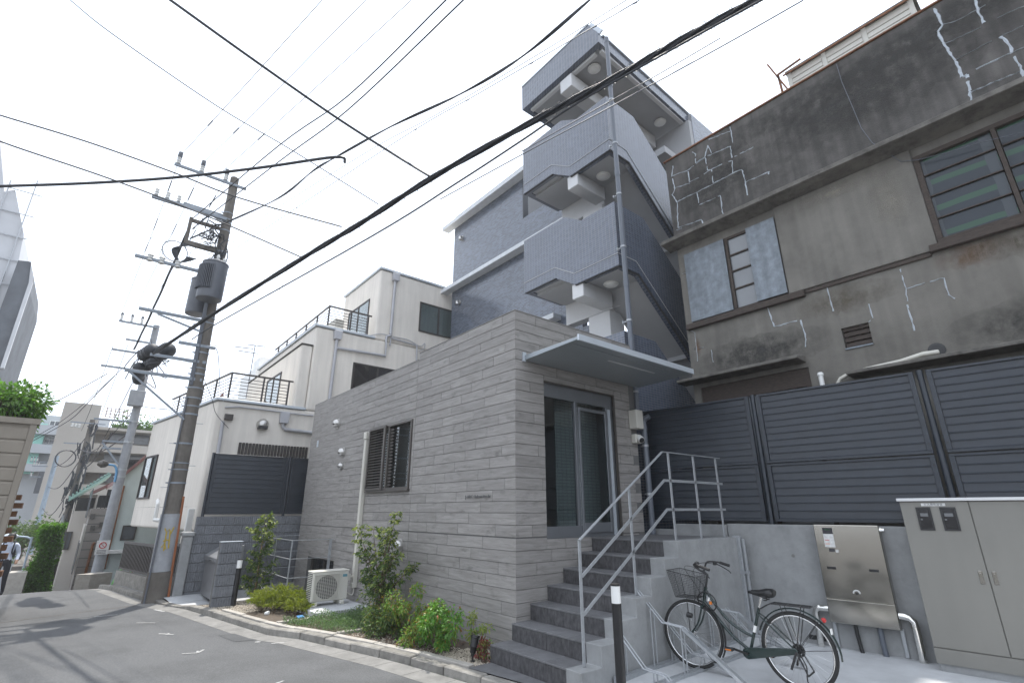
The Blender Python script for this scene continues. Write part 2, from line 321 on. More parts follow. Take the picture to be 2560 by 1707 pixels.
M['brown_tile'] = mk_tile('far_brown_tile', (0.23, 0.2, 0.18), (0.12, 0.11, 0.1), 0.6, 0.3, 0.02, var=0.06)
M['bark'] = mk('bark', (0.11, 0.08, 0.055), 0.9, var=0.3, scale=30)
M['stake'] = mk('bamboo_stake', (0.32, 0.22, 0.12), 0.7, var=0.2, scale=15)
M['leaf_mid'] = mk_leaf('evergreen_leaf', [(0.045, 0.08, 0.025), (0.07, 0.12, 0.035), (0.1, 0.155, 0.045)])
M['leaf_tip'] = mk_leaf('young_leaf', [(0.2, 0.24, 0.06), (0.27, 0.3, 0.08), (0.16, 0.2, 0.05)])
M['leaf_yellow'] = mk_leaf('yellow_green_leaf', [(0.2, 0.22, 0.035), (0.26, 0.28, 0.05), (0.13, 0.17, 0.03)])
M['leaf_nandina'] = mk_leaf('nandina_leaf', [(0.09, 0.17, 0.03), (0.15, 0.24, 0.04), (0.24, 0.29, 0.06), (0.27, 0.11, 0.04)])
M['leaf_bright'] = mk_leaf('bright_green_leaf', [(0.075, 0.19, 0.03), (0.11, 0.25, 0.045), (0.16, 0.3, 0.06)])
M['leaf_red'] = mk_leaf('red_leaf', [(0.16, 0.02, 0.02), (0.2, 0.03, 0.03), (0.1, 0.05, 0.02)])
M['leaf_cover'] = mk_leaf('ground_cover_leaf', [(0.07, 0.12, 0.06), (0.11, 0.18, 0.08), (0.17, 0.24, 0.13)])
M['leaf_hedge'] = mk_leaf('hedge_leaf', [(0.05, 0.11, 0.02), (0.08, 0.16, 0.03), (0.11, 0.2, 0.04)])
# ================================================================== GROUND, ROAD, KERB, BED
def lerp(a, b, t): return a+(b-a)*t
def pw(tab, x):
    tab = sorted(tab)
    if x <= tab[0][0]: return tab[0][1]
    for (x0, y0), (x1, y1) in zip(tab, tab[1:]):
        if x <= x1: return lerp(y0, y1, (x-x0)/(x1-x0))
    return tab[-1][1]
ZR = [(-400, -8.5), (-70, -7.0), (-40, -3.5), (-25, -1.55), (-16, -0.62), (-13.4, -0.32), (-12.2, -0.235), (-9, -0.2), (-1, -0.10), (60, -0.02)]
def zr(x): return pw(ZR, x)
KY = [(-60, -3.9), (-20, -3.75), (-13, -3.62), (-11, -3.25), (-9.5, -3.0), (-8.4, -2.75), (-7.3, -2.42), (-6.6, -2.30), (-3.75, -1.84), (-3.15, -1.57), (-1.1, -1.06), (0, -0.86), (1.2, -0.66), (3.5, -0.42), (60, -0.3)]
def ky(x): return pw(KY, x)
XB = [-900, -400, -200, -120, -70, -55, -40, -32, -25, -20, -16, -14.5, -13.4, -12.6, -12.2, -11, -9, -8.5, -7.5, -6.6, -6.15, -5, -3.75, -3.15, -2, -1, 0, 1.2, 3.5, 6, 10, 20, 60, 200, 900]
PIT = (-8.5, -6.15, -0.9, -0.012)
m = MB(); YB = [-900, -100, -20, -0.9, -0.012, 20, 100, 900]
for i in range(len(XB)-1):
    for j in range(len(YB)-1):
        xa, xb = XB[i], XB[i+1]; ya, yb = YB[j], YB[j+1]
        if xa >= PIT[0]-.01 and xb <= PIT[1]+.01 and ya >= PIT[2]-.01 and yb <= PIT[3]+.01: continue
        m.quad((xa, ya, zr(xa)-.02), (xb, ya, zr(xb)-.02), (xb, yb, zr(xb)-.02), (xa, yb, zr(xa)-.02))
tag(m.build('ground', M['earth']), kind='structure')
m = MB(); xs = [x for x in XB if -120 <= x <= 60]
def yl(x): return pw([(-120, -7.2), (-20, -6.9), (-12, -6.4), (-8, -6.6), (-4, -9), (60, -9)], x)
for xa, xb in zip(xs, xs[1:]):
    ys = 5
    for k in range(ys):
        def yy(x, k): return lerp(yl(x), ky(x)-0.005, k/ys)
        def zz(x, k): return zr(x)+0.025*math.sin(math.pi*k/ys)*(1 if x > -14 else .4)
        m.quad((xa, yy(xa, k), zz(xa, k)), (xb, yy(xb, k), zz(xb, k)), (xb, yy(xb, k+1), zz(xb, k+1)), (xa, yy(xa, k+1), zz(xa, k+1)))
road = tag(m.build('road', M['asphalt'], smooth='all'), kind='structure'); WL[road.name] = Vector((0, 0, 0))
def rz(x, y):
    t = (y-yl(x))/(ky(x)-.005-yl(x)); k = t*5; k0 = max(0, min(4, int(k))); f = k-k0
    return zr(x)+lerp(.025*math.sin(math.pi*k0/5), .025*math.sin(math.pi*(k0+1)/5), f)
def road_mark(name, pts, w, mat='worn_paint', lift=.006):
    mm = MB()
    for (a, b) in zip(pts, pts[1:]):
        a, b = Vector((*a, 0)), Vector((*b, 0)); n = (b-a).normalized().cross(Vector((0, 0, 1)))*w/2
        q = [a-n, b-n, b+n, a+n]; mm.quad(*[(p.x, p.y, rz(p.x, p.y)+lift) for p in q])
    return mm.build(name, M[mat], road)
road_mark('road_marking', [(-3.32, -3.03), (-3.24, -2.86), (-3.39, -2.76)], .03)
road_mark('road_marking', [(-3.24, -2.86), (-3.36, -2.84)], .025)
road_mark('road_marking', [(-5.02, -3.11), (-4.79, -2.94)], .04)
road_mark('road_marking', [(-4.95, -2.98), (-4.85, -3.03)], .03)
road_mark('road_marking', [(-3.15, -1.95), (-3.10, -1.64)], .035)
road_mark('road_marking', [(-7.49, -3.85), (-7.5, -3.5)], .05)
road_mark('road_marking', [(-6.3, -3.3), (-6.1, -3.05)], .035)
road_mark('road_marking', [(-3.42, -2.1), (-3.38, -2.04)], .06)
road_mark('road_marking', [(-0.62, -1.93), (-0.56, -1.86)], .08)
road_mark('road_marking', [(-7.75, -2.9), (-7.35, -2.78)], .05)
road_mark('road_marking', [(-1.05, -2.65), (-1.2, -2.35)], .03)
m = MB()
for (xa, ya, xb, yb) in [(-4.3, -2.42, -3.55, -1.98)]:
    q = [(xa, ya), (xb-.1, ya+.1), (xb, yb), (xa+.05, yb-.1)]; m.quad(*[(x, y, rz(x, y)+.004) for x, y in q])
m.build('repair_patch', M['asphalt_patch'], road)
m = MB()
for k in range(14):
    xa = lerp(-7.9, -8.6, k/14); xb = lerp(-7.9, -8.6, (k+1)/14); y0 = lerp(-5.2, -3.1, k/14)+rnd(-.03, .03); y1 = lerp(-5.2, -3.1, (k+1)/14)
    m.quad((xa-.012, y0, rz(xa, y0)+.004), (xa+.012, y0, rz(xa, y0)+.004), (xb+.012, y1, rz(xb, y1)+.004), (xb-.012, y1, rz(xb, y1)+.004))
m.build('road_crack', M['soil'], road)
# gutter sheet along the kerb
m = MB(); n = 0
gx = [x for x in [-13, -11, -9.5, -8.4, -7.3, -6.6, -5, -3.75, -3.15, -2, -1.1, 0, 1.2, 3.5, 8]]
for xa, xb in zip(gx, gx[1:]):
    m.prism([(xa, ky(xa)-.30, zr(xa)-.05), (xb-.008, ky(xb)-.30, zr(xb)-.05), (xb-.008, ky(xb)-.002, zr(xb)-.05), (xa, ky(xa)-.002, zr(xa)-.05)], (0, 0, .0))
m = MB()
for xa, xb in zip(gx, gx[1:]):
    for t0, t1 in ((0, .5), (.5, 1)):
        x0, x1 = lerp(xa, xb, t0)+.004, lerp(xa, xb, t1)-.004
        m.add([(x0, ky(x0)-.30, zr(x0)+.006), (x1, ky(x1)-.30, zr(x1)+.006), (x1, ky(x1)-.003, zr(x1)+.014), (x0, ky(x0)-.003, zr(x0)+.014),
               (x0, ky(x0)-.30, zr(x0)-.06), (x1, ky(x1)-.30, zr(x1)-.06), (x1, ky(x1)-.003, zr(x1)-.06), (x0, ky(x0)-.003, zr(x0)-.06)],
              [(0, 1, 2, 3), (4, 5, 1, 0), (5, 6, 2, 1), (7, 4, 0, 3), (6, 7, 3, 2)])
tag(m.build('gutter', M['gutter']), kind='structure')
# kerb stones, one by one
kerb = thing('kerb', (0, 0, 0), kind='structure')
def stone_run(xs_, w, hfun, parent, name, mat, gap=.006, yoff=0.0, bev=.012, zb=-.12):
    for xa, xb in zip(xs_, xs_[1:]):
        a = Vector((xa, ky(xa)+yoff, 0)); b = Vector((xb, ky(xb)+yoff, 0)); d = (b-a).normalized(); n_ = Vector((-d.y, d.x, 0)); a += d*gap; b -= d*gap
        j = rnd(-.006, .006); za, zb_ = hfun(xa)+j, hfun(xb)+j+rnd(-.004, .004)
        pts = [a, b, b+n_*w, a+n_*w]; zt = [za, zb_, zb_, za]
        ins = .018
        mm = MB(); mm.add([(p.x, p.y, zr(p.x)+zb) for p in pts]+[(p.x+(n_*ins).x*(1 if i < 2 else 0), p.y+(n_*ins).y*(1 if i < 2 else 0), z) for i, (p, z) in enumerate(zip(pts, zt))],
               [(3, 2, 1, 0), (4, 5, 6, 7), (0, 1, 5, 4), (1, 2, 6, 5), (2, 3, 7, 6), (3, 0, 4, 7)])
        mm.build(name, M[mat], parent, bevel=bev)
def xrun(x0, x1, st): 
    n_ = max(1, round(abs(x1-x0)/st)); return [lerp(x0, x1, k/n_) for k in range(n_+1)]
def ktop(x): return zr(x)+pw([(-30, .09), (-13, .1), (-8.6, .1), (-8.3, .035), (-7.4, .035), (-7.15, .1), (1.4, .1), (1.9, .03), (10, .03)], x)
stone_run(xrun(-13.2, -8.35, .6), .15, ktop, kerb, 'kerb_stone', 'kerb')
stone_run(xrun(-8.35, -7.2, .6), .15, ktop, kerb, 'kerb_stone', 'kerb')
stone_run(xrun(-7.2, -3.75, .6), .15, ktop, kerb, 'kerb_stone', 'kerb')
stone_run([-3.75, -3.15], .15, ktop, kerb, 'kerb_stone', 'kerb')
stone_run(xrun(-3.15, 1.5, .6), .15, ktop, kerb, 'kerb_stone', 'kerb')
stone_run(xrun(1.5, 6.3, .6), .15, ktop, kerb, 'kerb_stone', 'kerb')
edging = thing('bed_edging', (0, 0, 0), kind='structure')
stone_run(xrun(-6.1, -0.02, .9), .11, lambda x: ktop(x)+.012, edging, 'edging_block', 'edging', yoff=.162, bev=.006)
# bed and strips of ground behind the kerb
def strip(name, x0, x1, y0f, y1f, top, mat, bot=.3, kind='structure', n=10):
    mm = MB()
    for k in range(n):
        xa, xb = lerp(x0, x1, k/n), lerp(x0, x1, (k+1)/n)
        va = [(xa, y0f(xa), top(xa)), (xb, y0f(xb), top(xb)), (xb, y1f(xb), top(xb)), (xa, y1f(xa), top(xa))]
        mm.quad(*va)
    for x in (x0, x1):
        q = [(x, y0f(x), top(x)), (x, y1f(x), top(x)), (x, y1f(x), top(x)-bot), (x, y0f(x), top(x)-bot)]; mm.quad(*q)
    return tag(mm.build(name, M[mat]), kind=kind)
bt = lambda x: ktop(x)-.012
strip('planting_bed', -6.04, -0.02, lambda x: ky(x)+.27, lambda x: -0.012, bt, 'soil', n=20)
strip('gravel_bed', -7.18, -6.04, lambda x: ky(x)+.15, lambda x: -0.98, bt, 'soil', n=6)
# dark tiled strip in front of the stairs, concrete driveway, narrow paved ground left of the gate
strip('entrance_paving', 0.0, 1.45, lambda x: ky(x)+.15, lambda x: -.383, lambda x: .004, 'granite_top', n=4)
mm = MB()
for k in range(8):
    xa, xb = lerp(1.456, 7, k/8), lerp(1.456, 7, (k+1)/8)
    mm.quad((xa, ky(xa)+.15, .004), (xb, ky(xb)+.15, .004), (xb, .6, .052), (xa, .6, .052)); mm.quad((xa, .6, .052), (xb, .6, .052), (xb, 3.62, .052), (xa, 3.62, .052))
tag(mm.build('driveway', M['slab'], smooth='all'), kind='structure')
strip('gate_paving', -8.88, -7.18, lambda x: ky(x)+.15, lambda x: -.98, lambda x: ktop(x)+.0, 'slab', n=6)
strip('side_paving', -13.0, -8.88, lambda x: ky(x)+.15, lambda x: 3.0, lambda x: ktop(x)-.01, 'gutter', n=6)
# light well
m = MB(); x0, x1, y0, y1 = PIT
m.box(x0, x1, y0, y0+.08, -1.2, .0); m.box(x1-.09, x1, y0+.081, y1, -1.2, .0); m.box(x0, x0+.08, y0+.081, y1, -1.2, .02); m.box(x0+.081, x1-.091, y0+.081, y1, -1.2, -1.1)
m.box(x0, x1+.02, y0-.08, y0+.10, .001, .06); m.box(x1-.11, x1+.02, y0+.101, y1, .001, .06)
tag(m.build('light_well', M['concrete']), kind='structure')
m = MB(); m.box(-6.12, -4.12, -1.0, -.014, -.2, .035)
tag(m.build('ac_plinth', M['slab'], bevel=.006), kind='structure')
m = MB()
for x in (-4.1, -2.68):
    m.box(x-.05, x+.05, ky(x)+.28, -.75, -.15, bt(x)+.035)
m.build('edging_strip', M['edging'], edging)
# loose pebbles
def pebbles(name, n, area, s, mat, zf):
    mm = MB()
    for _ in range(n):
        x, y = area(); r = rnd(s*.6, s*1.3); a = rnd(0, 6.28); c, s_ = math.cos(a), math.sin(a); h = r*rnd(.5, .9)
        z = zf(x)
        vs = [(x+r*c, y+r*s_, z), (x-r*s_*.8, y+r*c*.8, z), (x-r*c, y-r*s_, z), (x+r*s_*.7, y-r*c*.7, z), (x+r*.2, y, z+h), (x, y, z-.004)]
        mm.add(vs, [(0, 1, 4), (1, 2, 4), (2, 3, 4), (3, 0, 4)])
    return tag(mm.build(name, M[mat]), kind='stuff')
def a1():
    x = rnd(-.75, -.05); return x, rnd(ky(x)+.29, -.03)
def a2():
    x = rnd(-7.1, -5.6); return x, rnd(ky(x)+.17, -1.05)
def a3():
    x = rnd(-2.6, -.7); return x, rnd(ky(x)+.29, ky(x)+.75)
pebbles('gravel', 1800, a1, .013, 'gravel', bt); pebbles('gravel', 2200, a2, .014, 'gravel', bt); pebbles('gravel', 800, a3, .012, 'gravel', bt)
def a4():
    x = rnd(-2.6, -.9); return x, rnd(ky(x)+.29, -.05)
mm = MB()
for _ in range(900):
    x, y = a4(); z = bt(x)+rnd(.002, .02); a = rnd(0, 6.28); r = rnd(.012, .03); u = Vector((math.cos(a), math.sin(a), rnd(-.3, .3)))*r; v = Vector((-math.sin(a), math.cos(a), rnd(-.3, .3)))*r*.5; c = Vector((x, y, z))
    mm.quad(c-u, c-v, c+u, c+v)
M['litter'] = mk('leaf_litter', (0.13, 0.085, 0.06), 0.9, var=.3, island=.45)
tag(mm.build('leaf_litter', M['litter']), kind='stuff')
# ================================================================== WOOD-LOOK TILED LOBBY BUILDING
def mk_plank():
    m = bpy.data.materials.new('wood_look_tile'); m.use_nodes = True; t = m.node_tree; n = t.nodes; b = n['Principled BSDF']; L = t.links.new
    b.inputs['Roughness'].default_value = .62; b.inputs['Specular IOR Level'].default_value = .35
    geo = n.new('ShaderNodeNewGeometry'); oi = n.new('ShaderNodeObjectInfo')
    sp = n.new('ShaderNodeSeparateXYZ'); L(geo.outputs['Position'], sp.inputs[0])
    ad = n.new('ShaderNodeMath'); L(sp.outputs[0], ad.inputs[0]); L(sp.outputs[1], ad.inputs[1])
    of = n.new('ShaderNodeMath'); of.operation = 'MULTIPLY'; of.inputs[1].default_value = 37; L(oi.outputs['Random'], of.inputs[0])
    cb = n.new('ShaderNodeCombineXYZ'); L(ad.outputs[0], cb.inputs[0]); L(sp.outputs[2], cb.inputs[1]); L(of.outputs[0], cb.inputs[2])
    def noise(sc, scale, det=6, rough=.6, dist=0):
        mp = n.new('ShaderNodeMapping'); mp.inputs['Scale'].default_value = sc; L(cb.outputs[0], mp.inputs[0])
        z = n.new('ShaderNodeTexNoise'); z.inputs['Scale'].default_value = scale; z.inputs['Detail'].default_value = det; z.inputs['Roughness'].default_value = rough; z.inputs['Distortion'].default_value = dist
        L(mp.outputs[0], z.inputs['Vector']); return z.outputs['Fac']
    g1 = noise((1, 9, 1), 2.4, 8, .65, .6); g2 = noise((1.6, 34, 1), 2.2, 4); g3 = noise((2.2, 5, 1), 1.5, 3)
    rp = n.new('ShaderNodeValToRGB'); e = rp.color_ramp.elements; e[0].position = .3; e[0].color = (.205, .192, .18, 1); e[1].position = .7; e[1].color = (.32, .305, .29, 1); L(g1, rp.inputs[0])
    def mulr(out, fac, lo, hi, p0, p1):
        r = n.new('ShaderNodeMapRange'); r.inputs['From Min'].default_value = p0; r.inputs['From Max'].default_value = p1; r.inputs['To Min'].default_value = lo; r.inputs['To Max'].default_value = hi; L(fac, r.inputs['Value'])
        mm = n.new('ShaderNodeMixRGB'); mm.blend_type = 'MULTIPLY'; mm.inputs[0].default_value = 1; L(out, mm.inputs[1]); L(r.outputs[0], mm.inputs[2]); return mm.outputs[0]
    o = mulr(rp.outputs[0], g2, .93, 1.03, .35, .6); o = mulr(o, g3, .66, 1, .25, .40); o = mulr(o, oi.outputs['Random'], .91, 1.08, 0, 1)
    L(o, b.inputs['Base Color'])
    bp = n.new('ShaderNodeBump'); bp.inputs['Strength'].default_value = .25; bp.inputs['Distance'].default_value = .004; L(g2, bp.inputs['Height']); L(bp.outputs[0], b.inputs['Normal'])
    return m
M['plank'] = mk_plank()
WB = thing('lobby_building', (0, 0, 0), 'low lobby building clad in grey-brown wood-look tiles with a glazed entrance and steel canopy', 'building')
TOPR, TOPL, XJ, XE, YE = 4.58, 4.45, -2.88, -8.58, 2.776
# window, basement window, door openings
WIN = (-4.70, -2.96, 2.06, 3.31); BWIN = (-7.75, -6.1, -1.0, .66); DOOR = (.566, 2.21, 1.318, 3.56)
m = MB()      # wall core behind the tiles
def wall_rects(x0, x1, z0, z1, ops):
    rects = [(x0, x1, z0, z1)]
    for (a, b_, c, d) in ops:
        out = []
        for (p, q, r, s) in rects:
            if b_ <= p or a >= q or d <= r or c >= s: out.append((p, q, r, s)); continue
            if a > p: out.append((p, a, r, s))
            if b_ < q: out.append((b_, q, r, s))
            pa, qa = max(p, a), min(q, b_)
            if c > r: out.append((pa, qa, r, c))
            if d < s: out.append((pa, qa, d, s))
        rects = out
    return [(p, q, r, s) for (p, q, r, s) in rects if q-p > .012 and s-r > .012]
for (p, q, r, s) in wall_rects(XE, XJ, -1.3, TOPL-.012, [WIN, BWIN]): m.box(p, q, .011, .2, r, s)
for (p, q, r, s) in wall_rects(XJ, -.0115, -1.3, TOPR-.012, [WIN]): m.box(p, q, .011, .2, r, s)
for (p, q, r, s) in wall_rects(.2, YE, -.3, TOPR-.012, [DOOR]): m.box(-.011, -.2, p, q, r, s)
m.box(XE, XE+.2, .2, YE, -1.3, TOPL-.012); m.box(XE, 0, YE-.15, YE-.005, -.3, 4.35); m.box(XE+.2, -.2, .2, YE-.15, 4.0, 4.2)
m.box(-2.4, -.2, .2, YE-.15, 1.15, 1.296); m.box(-2.6, -2.4, .2, YE-.15, -.3, 4.0); m.box(XE+.2, -2.6, .2, YE-.15, -1.3, -1.2); m.box(XE+.2, -2.6, .2, YE-.15, 1.4, 1.5)
m.build('wall', M['grout'], WB)
rs_ = MB(); rs_.box(XE+.2, -.2, .2, YE-.15, 4.205, 4.26); rs_.build('roof_slab', M['slab'], WB)
lin = MB(); lin.box(-2.399, -.205, .201, .21, 1.3, 4.0); lin.box(-2.399, -2.38, .21, YE-.16, 1.3, 4.0); lin.box(-2.38, -.205, YE-.17, YE-.155, 1.3, 4.0); lin.box(-2.38, -.205, .21, YE-.17, 3.985, 3.999); lin.build('lobby_lining', M['render_lt'], WB)
cap = MB(); cap.box(XE, XJ, .0, .21, TOPL-.011, TOPL); cap.box(XJ, 0, 0, .21, TOPR-.011, TOPR); cap.box(-.21, 0, .21, YE, TOPR-.011, TOPR)
cap.build('parapet_cap', M['plank'], WB)
# tiles
TW, TH, G, SEAM = .92, .1527, .0036, 1.348
cache = {}; tiles = []
def row_bounds(zmin, zmax):
    zs = []; z = SEAM+.007
    while z < zmax-.02: zs.append((z, min(z+TH, zmax))); z += TH
    z = SEAM-.007
    while z > zmin+.02: zs.append((max(z-TH, zmin), z)); z -= TH
    return zs
def lay(face, a0, a1, zmin, zmax, ops, seed):
    for (z0, z1) in row_bounds(zmin, zmax):
        k = round((z0-SEAM)/TH); off = ((k*.307+seed) % 1)*TW
        cuts = [a1]; a = a1+off-TW
        while a > a0+.22:
            if a < a1-.22: cuts.append(a)
            a -= TW
        cuts.append(a0)
        for q, p in zip(cuts, cuts[1:]):
            for (p_, q_, r_, s_) in wall_rects(p+G/2, q-G/2, z0+G/2, z1-G/2, ops): tiles.append((face, p_, q_, r_, s_))
def grow(o, g=.0): return (o[0]-g, o[1]+g, o[2]-g, o[3]+g)
lay('L', XE, XJ-.002, -.25, TOPL-.013, [WIN, BWIN], .1); lay('L', XJ+.002, 0, -.25, TOPR-.013, [WIN], .52)
lay('R', 0.0, YE, -.05, TOPR-.013, [DOOR], .3)
def dist(t):
    p = Vector(((t[1]+t[2])/2, 0, (t[3]+t[4])/2)) if t[0] == 'L' else Vector((0, (t[1]+t[2])/2, (t[3]+t[4])/2)); return (min(t[2]-t[1], .4)+.4)/(p-CAM).length_squared
# tiles hidden behind the stairs are left out
tiles = [t for t in tiles if not (t[0] == 'R' and t[4] < min(1.3, .0+.188*(max(0, int((t[1]+.38)/.307))+1)) and t[1] > .0)]
tiles.sort(key=dist, reverse=True)
rest = MB()
for i, t in enumerate(tiles):
    f, a, b_, c, d = t; w, h = round(b_-a, 3), round(d-c, 3)
    j = rnd(-.0012, .0012)
    if i < 296:
        key = (f, w, h)
        if key not in cache:
            mm = MB(); th = .0105; e = .0025
            if f == 'L': mm.add([(-w/2, 0, -h/2), (w/2, 0, -h/2), (w/2, 0, h/2), (-w/2, 0, h/2), (-w/2+e, -th, -h/2+e), (w/2-e, -th, -h/2+e), (w/2-e, -th, h/2-e), (-w/2+e, -th, h/2-e)], [(4, 5, 6, 7), (0, 1, 5, 4), (1, 2, 6, 5), (2, 3, 7, 6), (3, 0, 4, 7)])
            else: mm.add([(0, -w/2, -h/2), (0, w/2, -h/2), (0, w/2, h/2), (0, -w/2, h/2), (th, -w/2+e, -h/2+e), (th, w/2-e, -h/2+e), (th, w/2-e, h/2-e), (th, -w/2+e, h/2-e)], [(4, 5, 6, 7), (0, 1, 5, 4), (1, 2, 6, 5), (2, 3, 7, 6), (3, 0, 4, 7)])
            cache[key] = mm.mesh('wall_tile', M['plank'])
        loc = ((a+b_)/2, .0105+j, (c+d)/2) if f == 'L' else (-.0105+j, (a+b_)/2, (c+d)/2)
        inst('wall_tile', cache[key], loc, WB)
    else:
        if f == 'L': rest.box(a, b_, 0, .0105, c, d)
        else: rest.box(-.0105, 0, a, b_, c, d)
if rest.v:
    o = rest.build('wall_tiles_far', M['plank'], WB); o['kind'] = 'stuff'
# window with sliding louvre shutter
wf = MB(); x0, x1, z0, z1 = WIN
for (p, q, r, s) in [(x0, x1, z1-.04, z1), (x0, x1, z0, z0+.04), (x0, x0+.04, z0+.04, z1-.04), (x1-.04, x1, z0+.04, z1-.04), (-3.9, -3.85, z0+.04, z1-.04)]: wf.box(p, q, -.03, .10, r, s)
wf.box(x0-.02, x1+.03, -.06, .0, z0-.035, z0-.002)
win = wf.build('window', M['bronze'], WB, bevel=.003)
MB().box(-3.85, x1-.04, .05, .056, z0+.04, z1-.04).build('pane', M['glass_dark'], win); MB().box(x0+.04, -3.9, .075, .081, z0+.04, z1-.04).build('pane', M['glass_dark'], win)
MB().box(x0, x1, .19, .2, z0, z1).build('dark_sheet', M['dark'], win)  # dark sheet stands in for the unlit room behind the glass
fr = MB(); a0, a1 = x0+.0, -3.95
for (p, q, r, s) in [(a0, a1, z1-.05, z1-.005), (a0, a1, z0+.005, z0+.05), (a0, a0+.045, z0+.05, z1-.05), (a1-.07, a1, z0+.05, z1-.05)]: fr.box(p, q, -.075, -.035, r, s)
sh = fr.build('louvre_shutter', M['bronze'], WB, bevel=.003)
s_ = MB(); w = a1-.07-a0-.045; s_.prism([(0, -.02, -.014), (0, .008, .012), (0, .012, .009), (0, -.016, -.018)], (w, 0, 0)); sm = s_.mesh('slat', M['bronze'])
n_ = 21
for k in range(n_): inst('slat', sm, (a0+.045, -.045, z0+.085+(z1-z0-.16)*k/(n_-1)), sh)
fr = MB()
for k in range(18): fr.box(-3.84, -3.72, .0, .02, z0+.08+k*.062, z0+.105+k*.062)
fr.build('inner_slats', M['bronze'], win)
# basement window
x0, x1, z0, z1 = BWIN
wf = MB()
for (p, q, r, s) in [(x0, x1, z1-.05, z1), (x0, x0+.05, z0, z1-.05), (x1-.05, x1, z0, z1-.05), (-6.95, -6.9, z0, z1-.05)]: wf.box(p, q, .09, .16, r, s)
bw = wf.build('basement_window', M['bronze'], WB); MB().box(x0+.05, x1-.05, .12, .126, z0, z1-.05).build('pane', M['glass_dark'], bw); MB().box(x0, x1, .3, .31, z0, z1).build('dark_backing', M['dark'], bw)
# vent hoods
def hood(px_, pz_, s, par, mat='steel', d=(0, -1, 0)):
    mm = MB(); D = Vector(d); c = Vector((px_, 0, pz_))
    prof = []
    mm.lathe([(s*1.15, 0), (s*1.15, .012), (s, .013)], c, D, 16)
    vs = []; fs = []; N = 10; S = 16          # domed cowl, open below
    for i in range(N+1):
        t = i/N; ang = t*math.pi/2
        for k in range(S+1):
            a = -math.pi*.12+math.pi*1.24*k/S
            rad = s*math.cos(ang*.96)+.001
            vs.append(c+D*(.013+s*1.15*math.sin(ang))+Vector((math.cos(a)*rad, 0, math.sin(a)*rad)))
    for i in range(N):
        for k in range(S): fs.append((i*(S+1)+k, i*(S+1)+k+1, (i+1)*(S+1)+k+1, (i+1)*(S+1)+k))
    mm.add(vs, fs); mm.box(c.x-s*.97, c.x+s*.97, c.y-.075*s/.09, c.y-.005, c.z-s*.75, c.z-s*.1)
    return mm.build('vent_hood', M[mat], par, smooth=True)
M['hood'] = mk('brushed_vent_metal', (.5, .49, .47), .3, metal=.9, var=.05)
for (a, b_, c) in ((-6.72, 3.70, .105), (-6.2, 2.97, .1), (-6.19, 2.66, .075), (-3.15, 1.11, .1)): hood(a, b_, c, WB, 'hood')
MB().box(-8.05, -7.95, -.012, 0, 3.25, 3.42).build('small_plate', M['cap'], WB)
# cream drain cover pipe with top cap
m = MB(); m.box(-4.90, -4.81, -.085, -.0, .33, 3.12); m.box(-4.915, -4.79, -.10, -.0, 3.12, 3.27); m.box(-4.912, -4.798, -.095, 0, .27, .36)
m.build('pipe_cover', M['cream_pipe'], WB, bevel=.012, seg=2)
# name lettering
def text(body, size, loc, rot, mat, parent, name='lettering', ext=.006, align='CENTER', spacing=None):
    cu = bpy.data.curves.new(name, 'FONT'); cu.body = body; cu.size = size; cu.extrude = ext; cu.align_x = align; cu.align_y = 'CENTER'; cu.resolution_u = 2
    if spacing: cu.space_character = spacing
    tmp = bpy.data.objects.new('text_tmp', cu); COL.objects.link(tmp); bpy.context.view_layer.update()
    me = bpy.data.meshes.new_from_object(tmp.evaluated_get(bpy.context.evaluated_depsgraph_get())); bpy.data.objects.remove(tmp)
    me.name = name; me.materials.clear(); me.materials.append(M[mat]); o = bpy.data.objects.new(name, me); COL.objects.link(o)
    if parent: o.parent = parent
    o.location = Vector(loc)-base_of(parent); o.rotation_euler = rot; o['kind'] = 'stuff'; return o
M['letter'] = mk('dark_steel_letter', (.13, .13, .13), .45, metal=.2)
t = text('J-ARC Hakonokuchi', .066, (-.85, -.016, 1.885), (math.pi/2, 0, 0), 'letter', WB, ext=.004, spacing=1.15)
# entrance
EN = DOOR; y0, y1, z0, z1 = EN
m = MB(); fx0, fx1 = -.10, -.035
m.box(fx0, fx1, y0, y1, 3.33, z1)                                           # transom panel
m.box(fx0, fx1, y0, y1, z0, z0+.16); m.box(fx0, fx1, y0, y0+.025, z0+.16, 3.33); m.box(fx0, fx1, 1.255, 1.315, z0+.16, 3.33); m.box(fx0, fx1, y1-.2, y1, z0+.16, 3.33)
M['door_metal'] = mk('grey_door_aluminium', (.2, .21, .225), .33, metal=.5, var=.05)
en = m.build('entrance_door', M['door_metal'], WB, bevel=.003)
MB().box(-.075, -.067, y0+.025, 1.255, z0+.16, 3.33).build('pane', M['glass'], en)
lf = MB()
for (p, q, r, s) in [(1.32, 1.36, z0+.06, 3.25), (1.95, 2.01, z0+.06, 3.25), (1.36, 1.95, 3.2, 3.25), (1.36, 1.95, z0+.06, z0+.2)]: lf.box(-.034, -.008, p, q, r, s)
lf = lf.build('sliding_leaf', M['door_metal'], en, bevel=.003); 
MB().box(-.026, -.018, 1.36, 1.95, z0+.2, 3.2).build('pane', M['glass'], lf)
m = MB(); m.box(-.006, .012, y1-.05, y1-.005, z0, z1); m.box(-.006, .012, y0+.002, y1-.05, z1-.03, z1-.004)
m.build('door_trim', M['bronze'], en); m = MB(); m.box(fx1+.001, fx1+.012, y1-.17, y1-.10, z0+.02, 3.3); m.build('door_stile_cover', M['cap'], en)
M['lobby_tile'] = mk_tile('lobby_wall_tile', (.5, .5, .48), (.3, .3, .3), .1, .05, .005, var=.05)
